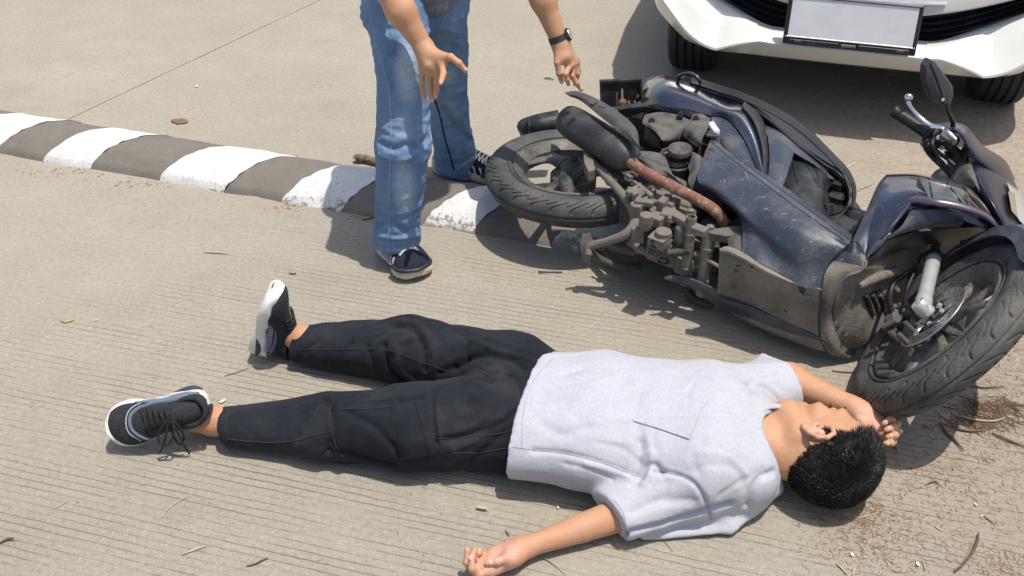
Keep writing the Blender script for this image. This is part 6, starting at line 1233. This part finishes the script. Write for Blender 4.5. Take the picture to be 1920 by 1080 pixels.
# leg shield
LG = [[(1661, 326, .30), (1713, 325, .31), (1765, 335, .31), (1820, 350, .30), (1862, 384, .28)], [(1663, 330, .372), (1713, 329, .385), (1762, 340, .385), (1818, 357, .375), (1860, 398, .355)], [(1652, 356, .382), (1707, 346, .405), (1758, 356, .412), (1816, 373, .402), (1866, 414, .372)], [(1643, 384, .376), (1698, 364, .410), (1748, 371, .424), (1812, 386, .416), (1872, 428, .378)], [(1632, 420, .36), (1682, 402, .388), (1712, 390, .412), (1760, 396, .40), (1876, 440, .37)]]
lg_ = panel('leg_shield', LG, G_['gloss'], sc_, .004, 6, 5)
panel('leg_shield_lower', [[(1642, 388, .378), (1662, 382, .388), (1684, 374, .400), (1705, 372, .408)], [(1633, 420, .362), (1652, 414, .373), (1676, 404, .385), (1698, 392, .402)], [(1624, 456, .336), (1636, 452, .345), (1654, 446, .354), (1674, 430, .368)], [(1620, 489, .312), (1624, 486, .316), (1634, 476, .325), (1650, 458, .345)]], G_['gloss'], sc_, .004)
s6 = Surf(lg_)
for q in ([(1742, 334), (1772, 341), (1800, 382), (1750, 372)], [(1776, 342), (1800, 348), (1833, 391), (1806, 383)], [(1806, 350), (1818, 354), (1850, 397), (1838, 392)], [(1720, 330), (1738, 333), (1746, 371), (1741, 370)]): s6.patch('silver_stripe', q, MAT['stripe'], lg_, .0012, 8, 8)
s6.seam('shield_seam', [(1720, 330), (1730, 345), (1742, 368)], .0012, MAT['black'], lg_, 0)
panel('shield_frame', [[(1662, 327, .36), (1645, 348, .365), (1622, 400, .35), (1598, 452, .335)], [(1664, 332, .378), (1652, 352, .382), (1634, 400, .367), (1612, 458, .338)], [(1656, 350, .380), (1646, 372, .380), (1634, 420, .362), (1620, 488, .315)]], G_['blue'], sc_, .005)
tube('purple_moulding', [(1706, 380, .415), (1714, 375, .424), (1752, 378, .438), (1800, 387, .434), (1848, 404, .416), (1876, 428, .396), (1884, 450, .38)], [.008, .0105, .0115, .0115, .011, .0085, .004], MAT['purple'], sc_, flat=.7)
tube('purple_moulding', [(1706, 380, .415), (1690, 402, .395), (1668, 430, .37), (1650, 450, .35)], [.009, .006, .005, .003], MAT['gloss'], sc_)
panel('shield_underside', [[(1708, 394, .405), (1740, 393, .415), (1775, 398, .412), (1806, 409, .40)], [(1690, 424, .375), (1725, 417, .385), (1765, 417, .385), (1806, 417, .38)], [(1660, 450, .345), (1690, 438, .355), (1740, 428, .36), (1800, 426, .36)]], G_['blue'], sc_, .006)
panel('shield_inner', [[(1655, 455, .34), (1700, 440, .345), (1760, 430, .345), (1850, 425, .34)], [(1625, 500, .30), (1665, 480, .29), (1730, 460, .28), (1850, 445, .28)]], MAT['black'], sc_, .01)
# front fascia, headlight
FA = [[(1787, 334, .40), (1806, 302, .43), (1824, 294, .445), (1850, 302, .43), (1886, 316, .37), (1904, 344, .31)], [(1800, 342, .425), (1815, 320, .455), (1832, 312, .463), (1860, 325, .44), (1890, 342, .385), (1914, 372, .32)], [(1822, 356, .425), (1832, 345, .46), (1848, 345, .462), (1870, 358, .435), (1898, 376, .385), (1924, 404, .33)], [(1845, 382, .41), (1856, 382, .44), (1868, 388, .44), (1884, 402, .415), (1905, 412, .375), (1935, 430, .32)], [(1872, 425, .38), (1880, 428, .40), (1890, 435, .40), (1905, 446, .38), (1920, 455, .35), (1945, 470, .30)]]
fa_ = panel('front_fascia', FA, G_['gloss3'], sc_, .005, 6, 6)
panel('inner_cover', [[(1786, 336, .43), (1800, 305, .45), (1811, 298, .452)], [(1800, 343, .438), (1812, 322, .465), (1822, 310, .47)], [(1822, 353, .438), (1830, 350, .466), (1838, 357, .468)]], G_['dusty'], sc_, .006)
s7 = Surf(fa_); s7.patch('headlight_lens', [(1884, 344), (1922, 372), (1936, 445), (1906, 414)], MAT['lens'], fa_, .006, 8, 8); s7.patch('headlight_reflector', [(1884, 362), (1896, 366), (1902, 412), (1890, 398)], MAT['chrome'], fa_, .009, 4, 6); s7.patch('fascia_badge', [(1826, 318), (1836, 332), (1860, 385), (1850, 378)], MAT['black'], fa_, .002, 4, 8)
# handlebar cowl
CW = [[(1757, 231, .46), (1787, 229, .47), (1815, 239, .46), (1842, 272, .42), (1884, 300, .37), (1903, 335, .32)], [(1758, 238, .50), (1788, 236, .515), (1814, 248, .505), (1838, 282, .47), (1878, 310, .41), (1900, 342, .35)], [(1768, 246, .51), (1792, 245, .525), (1808, 260, .52), (1832, 292, .485), (1866, 322, .43), (1890, 348, .38)], [(1790, 250, .50), (1802, 258, .51), (1810, 272, .505), (1822, 298, .48), (1850, 320, .44), (1880, 346, .41)]]
cw_ = panel('handlebar_cowl', CW, G_['gloss3'], sc_, .005, 6, 5)
panel('cowl_lower', [[(1808, 268, .49), (1800, 282, .47), (1782, 288, .46), (1770, 286, .46)], [(1815, 285, .49), (1803, 296, .46), (1785, 302, .44), (1775, 300, .43)], [(1815, 296, .47), (1800, 318, .44), (1785, 336, .42), (1779, 334, .40)]], MAT['black'], sc_, .006)
panel('cowl_rear', [[(1728, 262, .44), (1742, 270, .46), (1758, 275, .46)], [(1725, 272, .43), (1738, 284, .44), (1757, 292, .44)], [(1730, 282, .41), (1745, 290, .42), (1765, 296, .42)]], MAT['gloss'], sc_, .006)
# switch gear, grip, lever, mirror
gt, gb = W(1674, 207, .535), W(1748, 255, .49); gd_ = nrm(gb - gt); gl = np.linalg.norm(gb - gt)
rev('handlebar_grip', gt, gd_, [(.0001, 0), (.013, 0), (.0165, .003), (.0170, .018), (.0150, .022), (.0160, .026)] + [(.0160 - .0006 * (q % 2), .032 + .006 * q) for q in range(int((gl - .05) / .006))] + [(.0165, gl - .018), (.023, gl - .014), (.023, gl - .008), (.015, gl - .006), (.0001, gl - .004)], MAT['cable'], sc_, seg=28, sharp=30)
tube('handlebar', [gb - gd_ * .01, gb + gd_ * .06, W(1815, 300, .42)], .011, MAT['castd'], sc_)
sw = box('switch_housing', gb + gd_ * .012, (gd_, np.cross(gd_, UPZ), UPZ), (.040, .040, .044), MAT['black'], sc_, .3)
mc_ = W(1770, 265, .50); lv = (gd_, nrm(np.cross(gd_, UPZ)), nrm(np.cross(gd_, np.cross(gd_, UPZ))))
mcy = box('master_cylinder', W(1778, 262, .50), lv, (.050, .034, .034), MAT['black'], sc_, .2); box('cylinder_lid', W(1775, 258, .522), lv, (.034, .026, .008), MAT['castd'], mcy, .2)
for x, y, z, r in ((1768, 262, .52, .006), (1760, 258, .515, .0065), (1783, 262, .525, .005), (1766, 277, .50, .006), (1789, 268, .515, .006)): cyl('lever_screw', W(x, y, z - .012), W(x, y, z), r, MAT['alu'] if r > .0062 else MAT['castd'], mcy, seg=8)
lev = tube('brake_lever', [(1703, 192, .575), (1709, 203, .572), (1720, 215, .565), (1735, 228, .555), (1750, 237, .545), (1766, 240, .535), (1780, 250, .530), (1792, 262, .52)], [.0055, .0050, .0060, .0065, .0068, .0065, .0062, .006], MAT['chrome'], sc_, flat=.75)
rev('lever_ball', W(1702, 190, .566), UPZ, [(.0001, 0)] + [(.0105 * math.sin(t), .0105 - .0105 * math.cos(t)) for t in np.linspace(.3, 2.84, 8)] + [(.0001, .021)], MAT['chrome'], lev)
for P in ([(1745, 262, .50), (1740, 275, .49), (1752, 290, .46), (1770, 308, .44), (1787, 330, .42)], [(1738, 264, .50), (1735, 278, .48), (1748, 296, .455), (1768, 315, .43), (1784, 334, .41)], [(1752, 258, .51), (1748, 272, .5), (1760, 286, .48), (1776, 298, .46), (1790, 310, .45)]): tube('throttle_cable', P, .0050, MAT['cable'], sc_)
msb = W(1786, 234, .52); ml = [(1737, 108), (1745, 111), (1760, 130), (1773, 147), (1783, 162), (1784, 182), (1777, 201), (1768, 206), (1753, 198), (1737, 176), (1727, 142), (1729, 120)]
mY = W(1775, 200, .585)[1]; mn = nrm((.35, -1, .35)); mp0_ = W(1773, 195, .59)
mir_r = [WPL(x, y, mp0_, mn) for x, y in ml]; cM = np.mean(mir_r, 0)
ring1 = [c_ + (cM - c_) * .10 + mn * .012 for c_ in mir_r]; ring2 = [c_ + (cM - c_) * .45 + mn * .020 for c_ in mir_r]
V = np.array(mir_r + ring1 + ring2 + [c_ - mn * .006 for c_ in mir_r]); k = len(ml); Fs = []
for r0, r1 in ((0, 1), (1, 2)): Fs += [[r0 * k + i, r0 * k + (i + 1) % k, r1 * k + (i + 1) % k, r1 * k + i] for i in range(k)]
Fs += [[2 * k + i for i in range(k)]] + [[(i + 1) % k, i, 3 * k + i, 3 * k + (i + 1) % k] for i in range(k)] + [[3 * k + i for i in range(k)][::-1]]
mir = mesh('mirror_housing', V, Fs, M('dark_grey_mirror_shell', (.028, .032, .038), .42, 0, .1, 9, .0006, 300, dust=.2), sc_, sharp=25); bm = bmesh.new(); bm.from_mesh(mir.data); bmesh.ops.recalc_face_normals(bm, faces=bm.faces); bm.to_mesh(mir.data); bm.free()
slabp('mirror_glass', [c_ + (cM - c_) * .06 - mn * .0065 for c_ in mir_r], -mn * .002, MAT['glass'], mir); Surf(mir).seam('mirror_ridge', [(1745, 118), (1757, 147), (1768, 180), (1771, 196)], .0035, mir.data.materials[0], mir, .001)
cyl('mirror_screw', WPL(1768, 187, mp0_ + mn * .018, mn), WPL(1768, 187, mp0_ + mn * .026, mn), .004, MAT['alu'], mir); tube('mirror_stem', [WPL(1772, 190, mp0_ + mn * .012, mn), WPL(1777, 208, mp0_, mn), msb + np.array([0, 0, .005]), msb - UPZ * .02], [.010, .006, .0062, .009], MAT['cable'], sc_)
# ================================================================== LITTER ON THE ROAD
TW = dict(dark=M('dark_twig_bark', (.12, .085, .055), .9, 0, .3, 60), brown=M('brown_twig_bark', (.20, .12, .07), .9, 0, .3, 60), straw=M('dry_straw', (.52, .42, .25), .85, 0, .2, 60), pale=M('pale_chip', (.62, .60, .55), .8), green=M('green_grass_blade', (.22, .30, .10), .8), leaf=M('dry_leaf', (.42, .30, .15), .85, 0, .3, 80), rust=M('reddish_pine_needle', (.34, .17, .09), .9, 0, .3, 50))
def litter(nm, cat, label, pts, r, mat, z=None, group=None):
    P = [W(x, y, (z or r) + r * .4) for x, y in pts]; P = [p + np.array([0, 0, abs(RNG.normal()) * r * .6]) for p in P]
    V, Fs = tube_geo(P, [r * .7] + [r] * (len(P) - 2) + [r * .45], 6, 5); c = P[0].copy(); c[2] = 0
    o = mesh(nm, V - c, Fs, TW[mat], sharp=60); o.location = c; ORIG[o.name] = c; tag(o, label, cat, group); return o
litter('twig', 'twig', 'curved dark twig lying alone at the lower right of the road', [(1790, 1072), (1806, 1058), (1824, 1035), (1833, 1012), (1834, 1000)], .0030, 'dark')
litter('twig', 'twig', 'long bent twig beside the front wheel pointing away from it', [(1762, 794), (1778, 815), (1790, 826), (1808, 846)], .0030, 'dark')
litter('twig', 'twig', 'forked brown twig in the litter below the front wheel', [(1778, 790), (1790, 802), (1812, 808), (1850, 808)], .0026, 'brown')
litter('twig', 'twig', 'thin straight dark twig right behind the front tyre', [(1808, 720), (1840, 727), (1880, 726)], .0022, 'dark')
litter('twig', 'twig', 'dark twig reaching the right edge among dry pine litter', [(1860, 812), (1880, 822), (1900, 830), (1925, 838)], .0026, 'dark')
litter('twig', 'twig', 'small curled twig touching the lying person\'s fingertips', [(1672, 836), (1678, 840), (1683, 850)], .0016, 'dark')
litter('twig', 'twig', 'pair of dark twigs by the belly of the scooter and tyre', [(1560, 695), (1585, 698), (1618, 698)], .0018, 'dark')
litter('twig', 'twig', 'dark twig beside the white painted stripe near the jeans', [(680, 412), (700, 408), (716, 403)], .0022, 'dark')
litter('twig', 'twig', 'short dark twig at the lower left edge of the road', [(0, 1018), (14, 1011), (28, 1012)], .0030, 'dark')
litter('twig', 'twig', 'crooked thin twig on the road below the lying person\'s trousers', [(462, 1062), (478, 1058), (490, 1052), (503, 1046)], .0018, 'dark')
litter('twig', 'twig', 'dark tiny twig lying far back near the reaching left hand', [(1020, 147), (1028, 147), (1039, 150)], .0030, 'dark')
litter('twig', 'twig', 'slim brown twig lying right of the dark hair', [(1738, 908), (1752, 904), (1765, 912)], .0018, 'dark')
for nm, pts, lab, m_, r in (('straw', [(298, 975), (312, 958), (330, 943), (355, 930)], 'long curved dry straw left of centre below the near shoe', 'straw', .0013), ('straw', [(98, 955), (112, 948), (130, 938)], 'short dry straw on the grooves at the left edge', 'straw', .0012), ('straw', [(342, 1040), (362, 1032), (388, 1024)], 'bright dry straw under the curved long straw', 'straw', .0020), ('straw', [(420, 706), (445, 698), (468, 690)], 'thin dry straw between the two lower trouser legs', 'brown', .0010),
                    ('straw', [(383, 474), (405, 475), (428, 477)], 'orange dry stalk on the bare concrete below the bump', 'brown', .0014), ('straw', [(1568, 1056), (1578, 1066), (1590, 1078)], 'pale straw standing at the bottom edge right of centre', 'straw', .0018), ('straw', [(1598, 1080), (1601, 1072), (1602, 1064)], 'short pale straw stub at the bottom edge', 'straw', .0018), ('straw', [(1600, 972), (1625, 968), (1645, 962)], 'pale straw lying on reddish needles below the hair', 'straw', .0014),
                    ('straw', [(1798, 780), (1830, 788), (1862, 790), (1884, 784)], 'thick pale straw in the litter right of the front tyre', 'straw', .0022), ('straw', [(1752, 986), (1760, 992), (1768, 996)], 'short yellow straw right of the dark hair', 'straw', .0014), ('straw', [(1843, 966), (1853, 974), (1866, 985)], 'rust coloured stalk near the right edge', 'brown', .0014), ('straw', [(1735, 1070), (1733, 1060), (1731, 1052)], 'pale stub of straw at the bottom right', 'straw', .0016)):
    litter(nm, 'straw', lab, pts, r, m_)
litter('grass_blade', 'grass blade', 'pale green grass blade curving out from under the near wrist', [(1000, 1043), (1020, 1048), (1040, 1060), (1060, 1078)], .0012, 'green')
litter('grass_blade', 'grass blade', 'green grass blade by the lower edge of the grey sleeve', [(1188, 1038), (1200, 1022), (1218, 1010)], .0010, 'green'); litter('grass_blade', 'grass blade', 'second green grass blade right of the first, by the sleeve', [(1236, 1008), (1246, 1016), (1262, 1034)], .0010, 'green')
litter('grass_blade', 'grass blade', 'bright stalk lying between the scooter seat and the shadow', [(1582, 318), (1592, 312), (1602, 306)], .0022, 'pale'); litter('grass_blade', 'grass blade', 'thin green blade beside the scooter seat nose', [(1608, 358), (1622, 352), (1636, 346)], .0014, 'green')
litter('stick', 'stick', 'short pale broken stick above the open near hand', [(893, 952), (905, 954), (915, 956)], .0038, 'straw')
litter('stick', 'stick', 'tiny slanted dark stick left of the near wrist', [(948, 994), (951, 1000), (955, 1006)], .0016, 'dark')
def leaf(nm, cat, label, px, py, L, wd, ang, mat, curl=.006, irregular=.0):
    c = W(px, py, 0); ca, sa = math.cos(ang), math.sin(ang); V = []; n = 9
    for i in range(n):
        t = i / (n - 1); w_ = math.sin(math.pi * (t * .92 + .04)) ** .8 * wd / 2 * (1 + irregular * RNG.normal())
        for j, y in enumerate((-1, 0, 1)):
            x_, y_ = (t - .5) * L, y * w_; z = .0025 + curl * (abs(y) * .8 + (t - .5) ** 2 * 1.4); V.append([x_ * ca - y_ * sa, x_ * sa + y_ * ca, z])
    V = np.array(V); m = len(V); Fs = [[i * 3 + j, (i + 1) * 3 + j, (i + 1) * 3 + j + 1, i * 3 + j + 1] for i in range(n - 1) for j in (0, 1)]
    V2 = V - np.array([0, 0, .0012]); ring = [i * 3 for i in range(n)] + [n * 3 - 2] + [i * 3 + 2 for i in range(n - 1, -1, -1)] + [1]
    Fs = Fs + [[q + m for q in f[::-1]] for f in Fs] + [[ring[(k + 1) % len(ring)], ring[k], ring[k] + m, ring[(k + 1) % len(ring)] + m] for k in range(len(ring))]
    o = mesh(nm, np.concatenate([V, V2]), Fs, TW[mat]); o.location = c; tag(o, label, cat)
leaf('dry_leaf', 'leaf', 'small dry tan leaf on the concrete below the front shoe', 549, 514, .022, .010, -.2, 'leaf'); leaf('dry_leaf', 'leaf', 'pale dry leaf beside the front wheel\'s litter', 1740, 802, .024, .012, .1, 'leaf'); leaf('dry_leaf', 'leaf', 'brown flat leaf behind the third white stripe', 337, 229, .065, .040, -.15, 'brown', .003, .16)
leaf('dry_leaf', 'leaf', 'flattened brown leaf left of the far shoe', 126, 602, .035, .020, .1, 'leaf', .002, .1)
for px, py, L, lab in ((369, 163, .022, 'white paper scrap far back left of the jeans'), (181, 602, .008, 'tiny white paper scrap left of the far shoe'), (1046, 954, .008, 'small white pebble on the road above the near forearm'), (418, 754, .018, 'white chip between the lying person\'s legs near the cuff'), (1829, 948, .010, 'white scrap near the right edge'), (1840, 970, .007, 'second smaller white scrap near the right edge'), (1597, 1042, .012, 'white chip on the reddish needles at the bottom'), (1720, 1060, .012, 'flat white chip near the bottom right'), (1860, 345, .0, ''), (200, 238, .014, 'white scrap just behind the dark stripe at left')):
    if L: leaf('litter_scrap', 'scrap', lab, px, py, L, L * .5, RNG.random() * 2, 'pale', .003, .2)
# twisted fibre rope end behind the bump
rp = [W(x, y, z) for x, y, z in ((668, 300, .012), (672, 297, .016), (684, 298, .014), (698, 302, .013), (712, 305, .013))]; c0 = rp[0] * [1, 1, 0]; V, Fs = tube_geo([p - c0 for p in rp], [.012, .016, .013, .013, .011], 10, 8)
V = V + RNG.normal(size=V.shape) * .0018; rope = mesh('rope_piece', V, Fs, M('frayed_brown_rope', (.17, .14, .09), .95, 0, .4, 90, .006, 90)); rope.location = c0; ORIG[rope.name] = c0; tag(rope, 'frayed brown piece of rope behind the bump beside the jeans', 'rope')
hb = MB()
for q in range(260):
    i = RNG.integers(len(V)); p = V[i]; d = RNG.normal(size=3) * .004; V1, F1 = tube_geo([p + c0, p + c0 + d], [.0005, .0002], 3, 1); hb.add(V1, F1)
tag(hb.build('rope_fibre', MAT['cast'], rope, smooth=False), kind='stuff')
# pine needles and crumbs, denser in the reddish drifts
def needles(name, label, n, centres, mats, lr, thick, local=.92):
    C_ = []; 
    for _ in range(n):
        if centres and RNG.random() < local:
            x, y, sx, sy = centres[RNG.integers(len(centres))]; px, py = x + RNG.normal() * sx, y + RNG.normal() * sy
        else: px, py = RNG.random() * 1960 - 20, RNG.random() * 1100
        if py < -60 or py > 1140: continue
        C_.append(W(px, py, 0))
    C_ = np.array(C_); k = len(C_); ang = RNG.random(k) * 6.283; L = lr[0] + (lr[1] - lr[0]) * RNG.random(k) ** 2; d = np.stack([np.cos(ang), np.sin(ang), RNG.normal(size=k) * .08], 1); s = np.stack([-np.sin(ang), np.cos(ang), np.zeros(k)], 1); b = s * (RNG.normal(size=k) * .18 * L)[:, None]
    w_ = thick * (.6 + .8 * RNG.random(k))[:, None]; z = np.array([0, 0, 1.0]); p0, p1, p2 = C_ - d * L[:, None] / 2, C_ + b, C_ + d * L[:, None] / 2; V = []
    for p, f in ((p0, .6), (p1, 1), (p2, .4)):
        q = p.copy(); q[:, 2] = np.maximum(q[:, 2], 0) + .0008; V += [q - s * w_ * f, q + z * w_ * 1.4 * f, q + s * w_ * f]
    V = np.stack(V, 1).reshape(-1, 3); o_ = np.arange(k)[:, None, None] * 9; F = np.array([[0, 1, 4, 3], [1, 2, 5, 4], [3, 4, 7, 6], [4, 5, 8, 7]])[None] + o_
    o = meshq(name, V, F.reshape(-1, 4), mats[0], None, False); 
    for m in mats[1:]: o.data.materials.append(m)
    o.data.polygons.foreach_set('material_index', np.repeat(RNG.integers(0, len(mats), k), 4).astype(np.int32)); tag(o, label, kind='stuff'); o['category'] = 'litter'; return o
cen = [(1605, 990, 50, 35), (1600, 960, 40, 20), (1880, 1062, 60, 22), (1885, 700, 50, 45), (1860, 770, 55, 28), (1640, 1010, 60, 40), (1770, 940, 90, 70), (1760, 880, 60, 30), (1700, 1020, 120, 50), (1850, 600, 50, 50), (1900, 850, 50, 60)]
needles('pine_needles', 'reddish brown pine needles drifted over the right side of the road', 3600, cen, [TW['rust'], TW['brown'], TW['rust'], TW['straw']], (.004, .022), .00055)
needles('pine_needles', 'thin dry needles clumped in a bundle right of the front tyre', 260, [(1868, 762, 38, 7), (1850, 790, 35, 10)], [TW['brown'], TW['dark']], (.03, .10), .0008, 1.0)
needles('road_crumbs', 'small crumbs and bits of bark scattered over the concrete', 800, [(980, 560, 700, 320)], [TW['brown'], TW['rust'], TW['leaf'], TW['pale']], (.003, .010), .0008)
needles('bump_litter', 'orange needles and grit along the foot of the speed bump', 260, [(130, 320, 50, 6), (10, 268, 10, 8), (260, 345, 60, 5), (540, 388, 20, 6), (690, 404, 25, 6)], [TW['rust'], TW['leaf'], TW['brown']], (.006, .026), .0010, 1.0)
